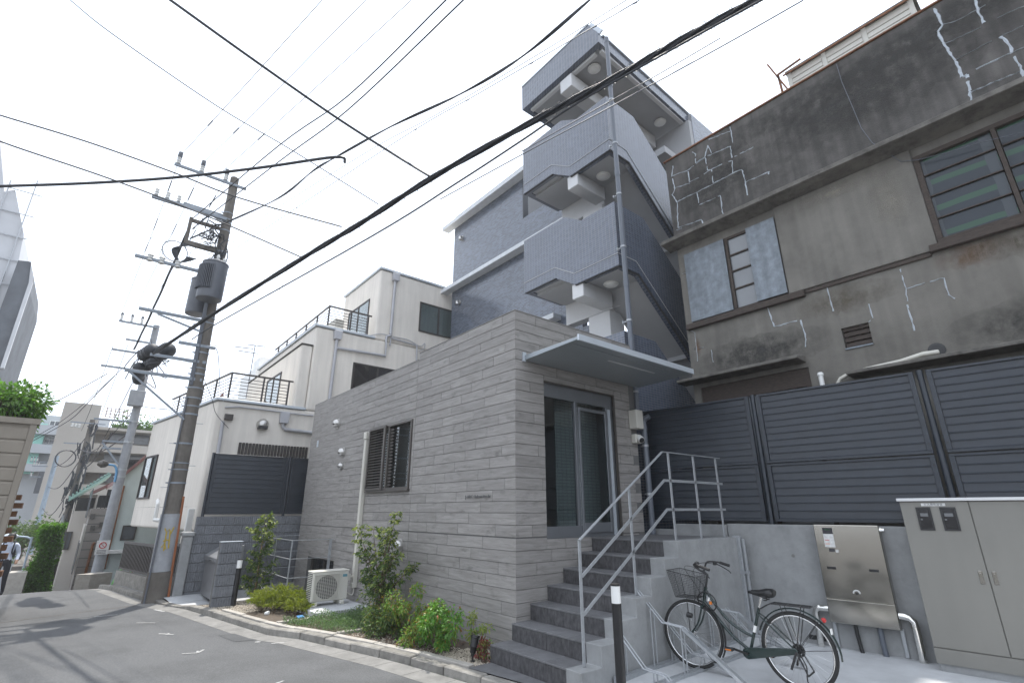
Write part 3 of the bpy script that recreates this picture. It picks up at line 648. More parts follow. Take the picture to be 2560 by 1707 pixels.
m = MB(); m.box(-.47, -.45, 1.22, 2.25, 1.3, 3.98); m.box(-1.3, -1.25, .55, .62, 1.31, 3.5); m.box(-1.6, -1.5, .9, 1.25, 1.31, 3.6); m.box(-2.3, -2.22, .25, 1.1, 1.31, 3.4); m.box(-2.35, -2.3, 1.4, 2.4, 1.31, 3.9)
m.build('lobby_fittings', M['lobby_tile'], en)
# canopy
m = MB(); cz = 3.80; c0 = Vector(PX(zU(485, 1205), 0)); 
F1 = PZ(zU(845, 1085), cz+.05); F2 = PZ(zU(1525, 1285), cz+.05)
CX = (F1.x+F2.x)/2; CY0 = (c0.y+F1.y)/2; CY1 = F2.y
m.prism([(0.002, CY0, cz), (CX, CY0, cz+.045), (CX, CY0, cz+.085), (0.002, CY0, cz+.075)], (0, CY1-CY0, 0))
M['canopy'] = mk('canopy_steel', (.3, .33, .35), .38, metal=.25, var=.03)
cn = m.build('canopy', M['canopy'], WB, bevel=.003)
m = MB(); m.box(CX, CX+.03, CY0-.002, CY1+.002, cz+.03, cz+.115); m.build('front_gutter', M['cap'], cn)
m = MB(); m.box(CX-.38, CX-.345, lerp(CY0, CY1, .38), lerp(CY0, CY1, .80), cz+.028, cz+.034); m.build('strip_light', M['render_lt'], cn)
m = MB(); m.box(CX-.16, CX-.14, CY0+.05, CY1-.05, cz+.028, cz+.036); m.build('drip_rail', M['canopy'], cn)
m = MB(); m.box(.002, .03, CY0-.03, CY0+.03, cz-.02, cz+.12); m.box(.002, .05, CY0+.2, CY0+.24, cz+.07, cz+.17); m.box(.002, .05, CY1-.25, CY1-.21, cz+.07, cz+.17); m.build('bracket', M['cap'], cn)
print('canopy', CX, CY0, CY1)
# junction box and camera on the end of the door wall
jb = thing('junction_box', (.0, 2.68, 2.9), 'cream junction box just under the canopy by the drainpipe', 'junction box')
B(.004, .17, 2.57, 2.76, 3.02, 3.34).build('box', M['ac'], jb, bevel=.008)
cm = thing('security_camera', (.0, 2.66, 2.8), 'small white dome security camera below the cream box beside the door', 'security camera')
B(.004, .10, 2.6, 2.76, 2.78, 2.93).build('mount', M['ac'], cm, bevel=.008)
m = MB(); d = Vector((.75, -.35, -.5)).normalized(); c = Vector((.13, 2.68, 2.85)); m.lathe([(.0, -.09), (.04, -.08), (.055, -.04), (.055, .05), (.05, .06)], c, d, 16); m.build('housing', M['white_metal'], cm, smooth=True)
m = MB(); m.lathe([(.046, .061), (.042, .066), (.0, .067)], c, d, 16); m.build('lens', M['black'], cm)
# ================================================================== STAIR TOWER AND MAIN BLOCK
TB = thing('apartment_tower', (-.27, 3.0, 0), 'blue-grey tiled apartment building with open stair balconies stacked above the lobby', 'apartment building')
X0, X1, Y0 = -3.2, -.27, 3.0
TK = .15
def parapet(zb_r, zb_l, zt_r, zt_l, top, name='stair_parapet', solid=False):
    """front face with its stepped bottom and top, plus the wall along the flight on the x = X1 side"""
    m = MB()
    if solid: pts = [(X0, Y0, 0), (X1, Y0, 0), (X1, Y0, zt_r), (X0, Y0, zt_r)]
    else: pts = [(X0, Y0, zb_l), (-2.1, Y0, zb_l), (-1.5, Y0, zb_r), (X1, Y0, zb_r), (X1, Y0, zt_r), (-1.22, Y0, zt_r), (-1.74, Y0, zt_l), (X0, Y0, zt_l)]
    m.prism(pts, (0, TK, 0))
    yk = 4.02; ye = 6.3; sl = .86
    if solid: side = [(X1, Y0+TK, 0), (X1, 9.0, 0), (X1, 9, 1.2), (X1, ye, zt_r-sl*(ye-yk)), (X1, yk, zt_r), (X1, Y0+TK, zt_r)]
    else: side = [(X1, Y0+TK, zb_r), (X1, 3.69, zb_r), (X1, ye, zb_r-sl*(ye-3.69)), (X1, ye, zt_r-sl*(ye-yk)), (X1, yk, zt_r), (X1, Y0+TK, zt_r)]
    m.prism(side, (-TK, 0, 0))
    if not solid: m.prism([(X0, Y0+TK, zb_l), (X0, 4.3, zb_l), (X0, 4.3, zt_l), (X0, Y0+TK, zt_l)], (TK, 0, 0))
    o = m.build(name, M['tower'], TB)
    t = MB()                                            # projecting tile course along the lower edge
    if not solid:
        e = .012
        for (a, b_) in [((X0, zb_l+.27), (-2.1, zb_l+.27)), ((-2.1, zb_l+.27), (-1.5, zb_r+.27)), ((-1.5, zb_r+.27), (X1, zb_r+.27))]:
            t.bar((a[0], Y0-.004, a[1]), (b_[0], Y0-.004, b_[1]), .012, .016)
        t.bar((X1+.004, Y0, zb_r+.27), (X1+.004, 3.6, zb_r+.27), .012, .016); t.bar((X1+.004, 3.6, zb_r+.27), (X1+.004, ye, zb_r+.27-sl*(ye-3.6)), .012, .016)
        t.build('edge_course', M['soffit'], o)
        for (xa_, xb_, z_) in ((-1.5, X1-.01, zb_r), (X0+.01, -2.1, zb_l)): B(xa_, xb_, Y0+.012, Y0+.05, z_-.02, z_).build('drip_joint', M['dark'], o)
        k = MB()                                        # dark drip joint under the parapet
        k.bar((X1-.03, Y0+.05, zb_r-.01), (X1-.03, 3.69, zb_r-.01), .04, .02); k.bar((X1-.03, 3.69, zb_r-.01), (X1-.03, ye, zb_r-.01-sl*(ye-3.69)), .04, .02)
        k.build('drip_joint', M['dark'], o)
    return o
LV = [(6.43, 6.81, 7.93, 8.27), (9.29, 9.70, 10.78, 11.10)]
M['ground_tower'] = M['tower']
parapet(0, 0, 5.0, 5.0, 0, solid=True)
for (a, b_, c, d) in LV:
    parapet(a, b_, c, d, 0)
    m = MB()       # landing slab, its two levels, the sloping flight and the inner beams
    m.box(-1.5, X1-TK-.002, Y0+TK+.002, 4.0, a+.05, a+.25); m.box(X0+TK+.002, -1.62, Y0+.30, 4.28, b_-.05, b_+.2)
    m.prism([(X1-TK-.002, 4.0, a+.05), (X1-TK-.002, 6.6, a+.05-.86*2.6), (X1-TK-.002, 6.6, a+.35-.86*2.6), (X1-TK-.002, 4.0, a+.30)], (-1.1, 0, 0))
    m.box(X0+TK+.002, -1.62, Y0+TK+.002, Y0+.298, b_+.03, b_+.2)
    m.build('stair_soffit', M['soffit'], TB)
    m = MB(); m.box(-1.64, -1.31, Y0+.05, 4.05, a-.31, a-.003+.05)
    m.build('beam', M['render_lt'], TB, bevel=.01)
    m = MB(); m.box(X0+TK, -1.3, 4.3, 4.55, b_-.6, b_-.02); m.build('beam', M['render_lt'], TB, bevel=.006)
    m = MB(); m.box(-2.1, -1.45, 4.08, 4.6, a-2.6, a-.335); m.build('column', M['render_lt'], TB, bevel=.01)
    m = MB(); c_ = Vector((-1.02, 3.66, a+.048)); m.lathe([(.17, 0), (.172, -.015), (.165, -.03)], c_, (0, 0, 1), 24)
    lm = m.build('ceiling_light', M['white_metal'], TB, smooth=True); m = MB(); m.lathe([(.145, -.031), (.13, -.055), (.07, -.068), (.0, -.07)], c_, (0, 0, 1), 24); m.build('lamp_cover', M['lampglass'], lm, smooth=True)
# open interior of the stairwell: back wall, corridor floor and doors seen between the balconies
m = MB()
m.box(-2.5, X1-.002, 6.75, 6.9, 0, 12.3); m.box(X1-.15, X1, 6.9, 11, 0, 12.6)
m.build('stair_back_wall', M['soffit'], TB)
m = MB(); m.box(X1+.002, X1+.012, 6.905, 11, .0, 12.6); m.build('side_tile_face', M['tower_main'], TB)
for z in (5.2, 8.05, 10.9): B(X0+.16, -.45, 5.6, 6.74, z-.2, z).build('corridor_floor', M['soffit'], TB)
for z in (5.9, 8.75, 11.6):
    pass
# roof over the stairs
m = MB()
m.prism([(X0, Y0-.02, 12.5), (-.35, Y0-.02, 12.5), (-.35, Y0-.02, 12.79), (-.65, Y0-.02, 13.32), (X0, Y0-.02, 13.32)], (0, TK, 0))
m.box(X0, X0+TK, Y0+TK-.02, 4.6, 12.5, 13.32)
m.prism([(-.35, Y0+.13, 12.5), (-.35, 6.95, 12.3), (-.35, 6.95, 12.64), (-.35, Y0+.13, 12.79)], (-TK, 0, 0))
rf = m.build('roof', M['tower'], TB)
m = MB(); m.box(X0-.01, -.64, Y0-.035, Y0+.14, 13.322, 13.36); m.bar((-.66, Y0+.05, 13.34), (-.33, Y0+.05, 12.80), .19, .035, up=(0, 1, 0)); m.bar((-.41, Y0+.14, 12.81), (-.41, 7.0, 12.66), .2, .035); m.build('coping', M['cap'], rf)
m = MB(); m.prism([(X0+.16, 3.15, 12.55), (X0+.16, 6.9, 12.40), (X0+.16, 6.9, 12.6), (X0+.16, 3.15, 12.75)], (-.52-X0-.16, 0, 0)); m.build('roof_soffit', M['soffit'], rf)
m = MB(); m.bar((-.47, 3.2, 12.48), (-.47, 6.85, 12.33), .1, .12); m.bar((X0+.2, 3.18, 12.48), (-.6, 3.18, 12.48), .1, .1); m.build('soffit_trim', M['render_lt'], rf)
m = MB(); m.box(-1.75, -1.35, 3.05, 6.7, 12.0, 12.4); m.build('roof_beam', M['render_lt'], rf, bevel=.01)
for (x, y) in ((-.94, 3.49), (-.9, 6.3)):
    m = MB(); c_ = Vector((x, y, 12.52-.04*(y-3.15))); m.lathe([(.17, 0), (.172, -.015), (.165, -.03)], c_, (0, 0, 1), 24)
    lm = m.build('ceiling_light', M['white_metal'], TB, smooth=True); m = MB(); m.lathe([(.145, -.031), (.13, -.055), (.07, -.068), (.0, -.07)], c_, (0, 0, 1), 24); m.build('lamp_cover', M['lampglass'], lm, smooth=True)
# main block
YM, XL = 5.1, -9.87
ZB0, ZB1, ZB2 = 7.0, 9.88, 12.72
m = MB()
m.box(XL, X0-.0, YM, YM+.2, 0, 11.0); m.box(XL, -5.62, YM, YM+.2, 11.0, 13.0); m.box(XL, XL+.2, YM+.2, 12, 0, 13.0); m.box(X0, -2.2, YM+.002, YM+.2, 0, 6.4)
m.box(XL, -5.62, YM, YM+.2, 13.0, 13.12)
m.box(-5.62, X0-.01, YM, YM+.2, 12.4, 13.12)
m.build('main_wall', M['tower_main'], TB)
m = MB(); m.box(-5.6, -1.5, 6.6, 6.75, 10.9, 12.5); m.box(-5.8, -5.62, YM+.2, 6.6, 10.9, 12.5); m.build('corridor_wall', M['soffit'], TB)
B(-5.55, -4.6, 6.55, 6.6, 10.9, 12.5).build('corridor_opening', M['dark'], TB); B(-5.64, -5.60, YM-.01, YM+.21, 11.0, 12.4).build('corner_trim', M['fence'], TB); B(-4.4, -3.6, 6.55, 6.6, 10.9, 12.0).build('corridor_door', M['dark'], TB)
for z, x in ((ZB2, -3.0), (ZB1, -3.0), (ZB0, -4.0)):
    m = MB(); m.box(XL-.45, x, YM-.32, YM-.002, z-.15, z); m.build('ledge', M['ledge'], TB, bevel=.006)
for (x, z) in ((-9.3, 11.9), (-9.35, 9.15)):
    q = MB(); c_ = Vector((x, YM-.002, z)); q.lathe([(.1, 0), (.1, .015)], c_, (0, -1, 0), 14); q.lathe([(.075, .015), (.078, .09), (.06, .13), (.0, .15)], c_, (0, -1, 0), 14); q.lathe([(.07, 0), (.075, -.09)], c_+Vector((0, -.08, .0)), (0, 0, 1), 12)
    q.build('vent_hood', M['hood'], TB, smooth=True)
# rainwater pipe with clips in front of the stair tower
dp = thing('drainpipe', (-.12, 2.93, 3), 'long dark grey drainpipe running up the front corner of the stair tower', 'drainpipe')
px_, py_ = -.10, 2.96
m = MB(); segs = [(3.35, 6.0), (6.0, 8.6), (8.6, 11.0), (11.0, 12.36)]
for (a, b_) in segs:
    m.cyl((px_, py_, a), (px_, py_, b_-.14), .05, 14); m.cyl((px_, py_, b_-.14), (px_, py_, b_), .057, 14)
m.build('pipe', M['grey_pipe'], dp, smooth=True)
for z in (3.75, 5.15, 6.75, 8.0, 9.3, 10.5):
    q = MB(); q.lathe([(.054, -.018), (.06, -.018), (.06, .018), (.054, .018)], (px_, py_, z), (0, 0, 1), 14); q.box(px_-.13, px_-.05, py_-.01, py_+.01, z-.01, z+.01); q.box(px_-.14, px_-.125, py_-.03, py_+.03, z-.03, z+.03); q.build('clip', M['galv'], dp)
# ================================================================== ENTRANCE STAIRS, RAIL, LOW WALL
RI, TR = 1.318/7, .3075
ST = thing('entrance_stairs', (.72, -.38, 0), 'dark granite tiled stairs with a plain concrete cheek climbing to the glazed door', 'stairs')
def sy(k): return -.38+TR*(k-1)       # front of step k
for k in range(1, 8):
    z1 = RI*k; z0 = RI*(k-1); yf = sy(k); yb = sy(k+1) if k < 7 else 2.98
    core = B(.004, 1.238, yf+.02, yb+.02 if k < 7 else yb, z0-(.2 if k == 1 else .03), z1-.021).build('step', M['grout'], ST)
    x0 = .004 if k > 1 else -.03
    joints = [x0, .33 if k % 2 else .62, .93 if k % 2 else .985, 1.238]
    if k == 7: joints = [x0, .42, .96, 1.238]
    for a, b_ in zip(joints, joints[1:]):
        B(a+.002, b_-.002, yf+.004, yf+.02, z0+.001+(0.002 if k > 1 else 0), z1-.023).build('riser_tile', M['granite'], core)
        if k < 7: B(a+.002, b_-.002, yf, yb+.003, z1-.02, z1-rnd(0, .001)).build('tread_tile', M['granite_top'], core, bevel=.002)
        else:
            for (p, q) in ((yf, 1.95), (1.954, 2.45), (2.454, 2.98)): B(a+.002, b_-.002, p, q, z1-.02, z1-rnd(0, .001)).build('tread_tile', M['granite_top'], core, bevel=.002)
B(-.034, .003, sy(1)+.02, sy(2)+.0, -.2, RI-.021).build('step_end', M['granite'], ST)
m = MB(); pts = []
for k in range(1, 8):
    pts += [(1.241, sy(k)-.012, RI*(k-1) if k > 1 else -.2), (1.241, sy(k)-.012, RI*k+.004)]
pts += [(1.241, 3.1, RI*7+.004), (1.241, 3.1, -.2)]
m.prism(pts, (.212, 0, 0)); m.build('cheek_wall', M['concrete'], ST, bevel=.005)
# steel handrail on the cheek: flat posts and three flat rails
HR = thing('handrail', (1.35, -.2, 0), 'galvanised flat-bar handrail with three rails on the stair cheek', 'handrail')
hx = 1.33
posts = [(-.235, RI, 1.30), (sy(4)+.06, RI*4, RI*4+1.12), (sy(7)+.07, RI*7, RI*7+1.02), (2.13, RI*7, RI*7+1.02), (2.86, RI*7, RI*7+1.02)]
def rail_z(h):
    return None
ptop = [(-.235, 1.30), (1.50, 2.335), (3.05, 2.335)]
def PXh(q): return PX(q, hx)
def pts3(qs): return [PXh(q) for q in qs]
top = pts3([zD(583, 588), zD(1070, 68), zD(1408, 108)])
mid = pts3([zD(600, 800), zD(1083, 236), zD(1405, 255)])
low = pts3([zD(612, 1025), zD(1100, 408), zD(1425, 407)])
pb = [PX(zD(614, 1345), hx), PX(zD(918, 910), hx), PX(zD(1153, 582), hx), PX(zD(1303, 572), hx), PX(zD(1438, 566), hx)]
pt = [PX(zD(583, 588), hx), PX(zD(876, 285), hx), PX(zD(1103, 72), hx), PX(zD(1250, 92), hx), PX(zD(1382, 107), hx)]
print('rail', [tuple(round(c, 2) for c in p) for p in top+mid+low], [tuple(round(c, 2) for c in p) for p in pb+pt])
for a, b_ in zip(pb, pt):
    y = (a.y+b_.y)/2
    sz = RI*max(1, min(7, int((y+.392)/TR)+1))
    MB().box(hx-.006, hx+.006, y-.021, y+.021, sz+.004, b_.z-.005).build('post', M['galv'], HR, bevel=.002)
for nm, ps in (('top_rail', top), ('middle_rail', mid), ('low_rail', low)):
    ye = 3.0; ps = [ps[0], ps[1], Vector((hx, ye, (ps[1].z+ps[2].z)/2))]; ps[1].z = ps[2].z
    y0 = (pb[0].y+pt[0].y)/2
    ps[0] = Vector((hx, y0, ps[0].z))
    m = MB()
    w, h = (.038, .010) if nm == 'top_rail' else (.012, .034)
    if nm != 'top_rail': ps[0] = ps[0]+Vector((0, .02, 0))
    for a, b_ in zip(ps, ps[1:]): m.bar(a, b_, w, h)
    m.build(nm, M['galv'], HR)
# low concrete wall and dark louvre fence behind the landing
FD = Vector((.995, .1008, 0)).normalized(); FN = Vector((-FD.y, FD.x, 0)); FO = Vector((1.27, 3.14, 0))
def fp(s, off, z): return FO+FD*(s-1.27)/FD.x+FN*off+Vector((0, 0, z))     # s = world x
def fbox(mb, s0, s1, o0, o1, z0, z1):
    a, b_, c, d = fp(s0, o0, z0), fp(s1, o0, z0), fp(s1, o1, z0), fp(s0, o1, z0); return mb.prism([a, b_, c, d], (0, 0, z1-z0))
m = MB(); fbox(m, 1.246, 7.2, 0, .16, -.2, 1.50); LW = m.build('low_wall', M['concrete'], None, bevel=.006, loc=(3, 3.3, 0))
tag(LW, 'low fair-faced concrete wall under the dark fence beside the bicycle parking', 'wall')
for s in (1.9, 3.3):
    for z in (.35, 1.1):
        q = MB(); q.lathe([(.022, 0), (.02, .002), (.0, .0025)], fp(s+.2, -.001, z), -FN, 14); q.build('formwork_plug', M['gutter'], LW)
q = MB(); fbox(q, 2.13, 2.33, -.004, -.0005, .10, .155); q.build('vent_slot', M['black'], LW)
m = MB(); fbox(m, .43, 1.238, -.04, .12, 1.31, 1.485); m.box(.004, .425, 2.985, 3.1, 1.25, 1.40); m.build('landing_kerb', M['concrete'], ST, bevel=.004)
def louvre_fence(nm, label, O, D, spans, z0, z1, zmid, off, parent=None, slat=.1, group=None, posts_at=None, post_r=.035):
    """posts, framed panels and every louvre slat a part"""
    D = Vector(D).normalized(); N = Vector((D.y, -D.x, 0))         # N points to the street side
    F = thing(nm, Vector(O)+Vector((0, 0, z0)), label, 'fence', group)
    P = lambda s, o, z: Vector(O)+D*s+N*o+Vector((0, 0, z))
    def bx(mb, s0, s1, o0, o1, za, zb): return mb.prism([P(s0, o0, za), P(s1, o0, za), P(s1, o1, za), P(s0, o1, za)], (0, 0, zb-za))
    for s in posts_at:
        q = MB(); q.cyl(P(s, .0, z0-.06), P(s, .0, z1+.01), post_r, 12); q.build('post', M['fence'], F, smooth=True)
    for (a, b_) in spans:
        secs = [(z0+.03, zmid-.008), (zmid+.008, z1)] if zmid else [(z0+.03, z1)]
        for (za, zb) in secs:
            q = MB(); w = .055
            bx(q, a, b_, -.03, .03, zb-.03, zb); bx(q, a, b_, -.03, .03, za, za+.035); bx(q, a, a+w, -.028, .034, za+.035, zb-.03); bx(q, b_-w, b_, -.028, .034, za+.035, zb-.03)
            fr = q.build('panel_frame', M['fence'], F, bevel=.003)
            n = max(1, round((zb-za-.065)/slat)); st = (zb-za-.065)/n
            q = MB(); L_ = b_-a-2*w-.004
            prof = [(-.018, st*.99), (-.018, .0), (.016, -.004), (.017, .006), (.010, .012), (.004, st*.99)]
            q.prism([D*0+N*o+Vector((0, 0, z)) for (o, z) in prof], D*L_); me = q.mesh('slat', M['fence'])
            for k in range(n): inst('slat', me, P(a+w+.002, 0, za+.036+st*k), fr)
            q = MB()
            for s in (a+w/2, b_-w/2):
                for z in (za+.12, zb-.12): q.lathe([(.009, 0), (.009, .004), (.0, .005)], P(s, .034, z), N, 8)
            q.build('bolt', M['black'], fr)
    return F
fo = fp(1.27, .1, 0)-FD*1.27/FD.x
k = 1/FD.x
louvre_fence('louvre_fence', 'tall dark grey louvre fence standing on the low concrete wall', fo, FD, [(-.11*k, 1.80*k), (1.92*k, 3.87*k), (4.0*k, 6.2*k)], 1.51, 3.39, 2.345, .1, posts_at=[1.86*k, 3.935*k, 6.25*k])
tag_ = [o for o in COL.objects if o.name.startswith('louvre_fence')]
# galvanised post by the wall
gp = thing('galvanised_post', (1.44, 3.02, 0), 'square galvanised steel post standing against the low wall behind the bike rack', 'post')
m = MB(); m.box(1.40, 1.50, 2.96, 3.03, 0.005, 1.34); m.box(1.515, 1.545, 2.99, 3.03, .005, 1.30); m.build('channel', M['galv'], gp, bevel=.004)
m = MB(); m.box(1.395, 1.55, 2.955, 3.04, .84, .875); m.build('strap', M['galv'], gp)
m = MB(); m.torus((1.40, 2.95, 1.22), (0, 1, .3), .028, .006, 16, 6); m.torus((1.39, 2.95, 1.28), (0, 1, .3), .02, .006, 14, 6); m.build('shackle', M['chrome'], gp, smooth=True)
# elbow pipe behind the landing
ep = thing('elbow_pipe', (.06, 2.9, 1.318), 'dark grey pipe with an elbow running down between the door wall and the fence', 'pipe')
m = MB(); m.tube([(.09, 2.87, 1.32), (.09, 2.87, 3.10), (.09, 2.87, 3.17), (.12, 2.885, 3.22), (.2, 2.9, 3.25)], .048, 14); m.build('pipe', M['grey_pipe'], ep, smooth=True)
for z in (1.95, 2.75):
    q = MB(); q.lathe([(.05, -.018), (.056, -.018), (.056, .018), (.05, .018)], (.09, 2.87, z), (0, 0, 1), 14); q.box(.0, .05, 2.86, 2.88, z-.012, z+.012); q.build('clip', M['galv'], ep)
q = MB(); q.lathe([(.055, 3.02), (.055, 3.1)], (.09, 2.87, 0), (0, 0, 1), 14); q.build('collar', M['grey_pipe'], ep, smooth=True)
# ================================================================== OLD CONCRETE BUILDING
YO = 4.2
OB = thing('old_house', (.36, YO, 0), 'weathered two-storey concrete house with cracked dark parapet and white crack repairs', 'house')
XR = 11.0; XLo = .36
ops = [(.52, 2.36, 5.2, 6.72), (4.40, 7.9, 5.28, 6.75), (.5, 2.42, 1.0, 3.9), (2.99, 3.36, 4.07, 4.40)]
m = MB()
for (p, q, r, s) in wall_rects(XLo, XR, -.2, 7.0, ops): m.box(p, q, YO, YO+.2, r, s)
m.box(XLo, XLo+.2, YO+.2, 11, -.2, 7.0); m.box(XLo+.2, XR, 8, 8.2, -.2, 7); m.box(XLo+.2, XR, YO+.2, 8, 6.9, 7.0)
m.build('wall', M['old'], OB)
m = MB(); m.box(XLo-.02, XR, YO-.04, YO+.18, 7.06, 9.12); m.box(XLo-.02, XLo+.16, YO+.18, 11, 7.06, 9.12); pp = m.build('parapet', M['old_dark'], OB, bevel=.012)
m = MB(); m.box(XLo-.05, XR, YO-.07, YO+.2, 9.121, 9.145); m.build('rusty_flashing', M['rust'], pp)
m = MB(); m.prism([(XLo-.16, YO-.36, 6.96), (XLo-.16, YO-.36, 7.04), (XLo-.16, YO+.0, 7.058), (XLo-.16, YO, 6.90)], (XR-XLo+.16, 0, 0)); m.build('cornice', M['old_sill'], OB, bevel=.008)
# raised render panel between the windows and the sill bands
m = MB(); m.box(2.36, 4.395, YO-.045, YO-.001, 5.20, 6.9); m.build('render_panel', M['old'], OB, bevel=.01)
m = MB(); m.box(.40, 2.6, YO-.09, YO-.001, 5.08, 5.19); m.box(4.30, 8, YO-.09, YO-.001, 5.17, 5.275); m.box(2.605, 4.295, YO-.03, YO-.001, 5.13, 5.19); m.build('window_sill', M['old_wood'], OB, bevel=.006)
# mould and rust stains as thin washes of dirt on the render
def blotch(x0, x1, z0, z1, mat, name, seed, y=YO-.0035, n=26):
    rr = random.Random(seed); mm = MB(); top = []; bot = []
    for k in range(n+1):
        x = lerp(x0, x1, k/n); e = max(0, math.sin(math.pi*k/n))**.5
        top.append((x, y, lerp((z0+z1)/2, z1, e*rr.uniform(.7, 1)))); bot.append((x, y, lerp((z0+z1)/2, z0, e*rr.uniform(.55, 1))))
    for k in range(n): mm.quad(bot[k], bot[k+1], top[k+1], top[k])
    return mm.build(name, M[mat], OB)
def mk_stain(nm, col, a):
    m_ = bpy.data.materials.new(nm); m_.use_nodes = True; t = m_.node_tree; n = t.nodes; b = n['Principled BSDF']; L = t.links.new
    b.inputs['Base Color'].default_value = (*col, 1); b.inputs['Roughness'].default_value = .95
    tcx = n.new('ShaderNodeTexCoord'); geo = n.new('ShaderNodeNewGeometry')
    z = n.new('ShaderNodeTexNoise'); z.inputs['Scale'].default_value = 5; z.inputs['Detail'].default_value = 8; z.inputs['Roughness'].default_value = .7; L(geo.outputs['Position'], z.inputs['Vector'])
    sp = n.new('ShaderNodeSeparateXYZ'); L(tcx.outputs['Generated'], sp.inputs[0])
    def tri(o):
        s1 = n.new('ShaderNodeMath'); s1.operation = 'SUBTRACT'; s1.inputs[1].default_value = .5; L(o, s1.inputs[0])
        s2 = n.new('ShaderNodeMath'); s2.operation = 'ABSOLUTE'; L(s1.outputs[0], s2.inputs[0])
        s3 = n.new('ShaderNodeMath'); s3.operation = 'MULTIPLY_ADD'; s3.inputs[1].default_value = -2.2; s3.inputs[2].default_value = 1.1; s3.use_clamp = True; L(s2.outputs[0], s3.inputs[0]); return s3.outputs[0]
    mu = n.new('ShaderNodeMath'); mu.operation = 'MULTIPLY'; L(tri(sp.outputs[0]), mu.inputs[0]); L(tri(sp.outputs[2]), mu.inputs[1])
    r = n.new('ShaderNodeMapRange'); r.inputs['From Min'].default_value = .34; r.inputs['From Max'].default_value = .62; r.inputs['To Max'].default_value = a*1.5; L(z.outputs['Fac'], r.inputs['Value'])
    m2 = n.new('ShaderNodeMath'); m2.operation = 'MULTIPLY'; m2.use_clamp = True; L(mu.outputs[0], m2.inputs[0]); L(r.outputs[0], m2.inputs[1]); L(m2.outputs[0], b.inputs['Alpha']); return m_
M['st_black'] = mk_stain('black_mould_wash', (.05, .048, .045), .75); M['st_rust'] = mk_stain('rust_wash', (.17, .09, .045), .5); M['st_brown'] = mk_stain('brown_damp_wash', (.12, .10, .07), .5); M['st_pale'] = mk_stain('pale_lime_wash', (.27, .25, .21), .5)
blotch(.38, 2.9, 3.85, 4.75, 'st_black', 'damp_stain', 1); blotch(4.1, 7.0, 3.55, 4.35, 'st_black', 'damp_stain', 2); blotch(2.3, 3.9, 4.55, 5.15, 'st_brown', 'damp_stain', 3)
blotch(4.25, 5.2, 4.75, 5.25, 'st_rust', 'rust_stain', 5); blotch(4.6, 6.2, 4.7, 5.3, 'st_brown', 'damp_stain', 8); blotch(.5, .62, 4.4, 5.0, 'st_rust', 'rust_stain', 9); blotch(2.45, 4.3, 6.55, 6.88, 'st_pale', 'lime_stain', 6, y=YO-.049); blotch(3.7, 4.3, 5.6, 6.8, 'st_pale', 'lime_stain', 7, y=YO-.0485)
blotch(.4, 10, 8.3, 9.1, 'st_black', 'damp_stain', 12, y=YO-.0435); blotch(2.0, 6, 7.4, 9.0, 'st_black', 'damp_stain', 14, y=YO-.0425); blotch(.4, 2.4, 7.2, 8.9, 'st_black', 'damp_stain', 15, y=YO-.0418)
# crack repairs traced on the wall planes
def crack(parent, pts, Yp, w, f, cl=False):
    P_ = [PY(f(*p), Yp) for p in pts]; mm = MB(); rr = random.Random(len(pts)*7+int(P_[0].x*100))
    for a, b_ in zip(P_, P_[1:]):
        n = max(2, int((b_-a).length/.05)); d = (b_-a).normalized(); nn = Vector((-d.z, 0, d.x)); prev = None
        for i in range(n+1):
            c = a.lerp(b_, i/n)+nn*rr.uniform(-.007, .007); ww = w*rr.uniform(.35, 1.15)
            cur = (c-nn*ww/2, c+nn*ww/2)
            if prev and rr.random() > .06:
                (p0, p1), (q0, q1) = prev, cur; off = Vector((0, -.008, 0)); mid = Vector((0, -.010, 0))
                mm.add([p0+Vector((0, .004, 0)), p1+Vector((0, .004, 0)), q1+Vector((0, .004, 0)), q0+Vector((0, .004, 0)), p0.lerp(p1, .5)+mid, q0.lerp(q1, .5)+mid], [(0, 3, 5, 4), (2, 1, 4, 5)])
            prev = cur
    return mm
PPY = YO-.042
ck = MB(); W_ = .03
for pts in [[(180, 985), (265, 955), (365, 880), (505, 820), (635, 825)][:4], [(285, 845), (310, 865), (310, 915), (362, 880), (380, 815), (400, 860)], [(505, 710), (520, 800)], [(505, 820), (515, 885), (635, 825)], [(385, 780), (505, 735)],
            [(270, 960), (275, 1020), (330, 995), (385, 955), (460, 920)], [(365, 885), (378, 955), (400, 950), (410, 1025)], [(495, 905), (515, 900), (518, 970), (570, 950), (590, 1020), (720, 962), (720, 978)], [(590, 1020), (600, 1095)],
            [(190, 1055), (280, 1025)], [(185, 930), (178, 990), (195, 1060), (180, 1090), (208, 1135), (213, 1275), (345, 1230), (365, 1305)], [(208, 1130), (310, 1080), (410, 1030), (520, 970)], [(318, 1080), (332, 1148), (450, 1095), (460, 1180), (485, 1250)], [(205, 1290), (235, 1278)]]:
    c = crack(OB, pts, PPY, W_, zP); ck.add(c.v, c.f)
for pts, w in [([(1645, 50), (1695, 140), (1668, 180), (1695, 240), (1765, 340), (1805, 430), (1830, 420), (1845, 510), (1870, 640)], .045), ([(1875, 0), (1890, 60), (1925, 130)], .05), ([(1695, 140), (1770, 120), (1880, 60), (1935, 30)], .018), ([(1700, 250), (1910, 155)], .014), ([(1770, 335), (1970, 230)], .014),
               ([(1805, 430), (1960, 350), (2080, 295)], .028), ([(1850, 520), (1960, 470), (2130, 400)], .028), ([(2020, 205), (2060, 240), (2085, 300), (2130, 370), (2150, 440)], .045), ([(2020, 205), (2145, 145)], .013), ([(1970, 115), (2150, 35)], .018), ([(2080, 300), (2150, 265)], .024)]:
    c = crack(OB, pts, PPY, w, zP); ck.add(c.v, c.f)
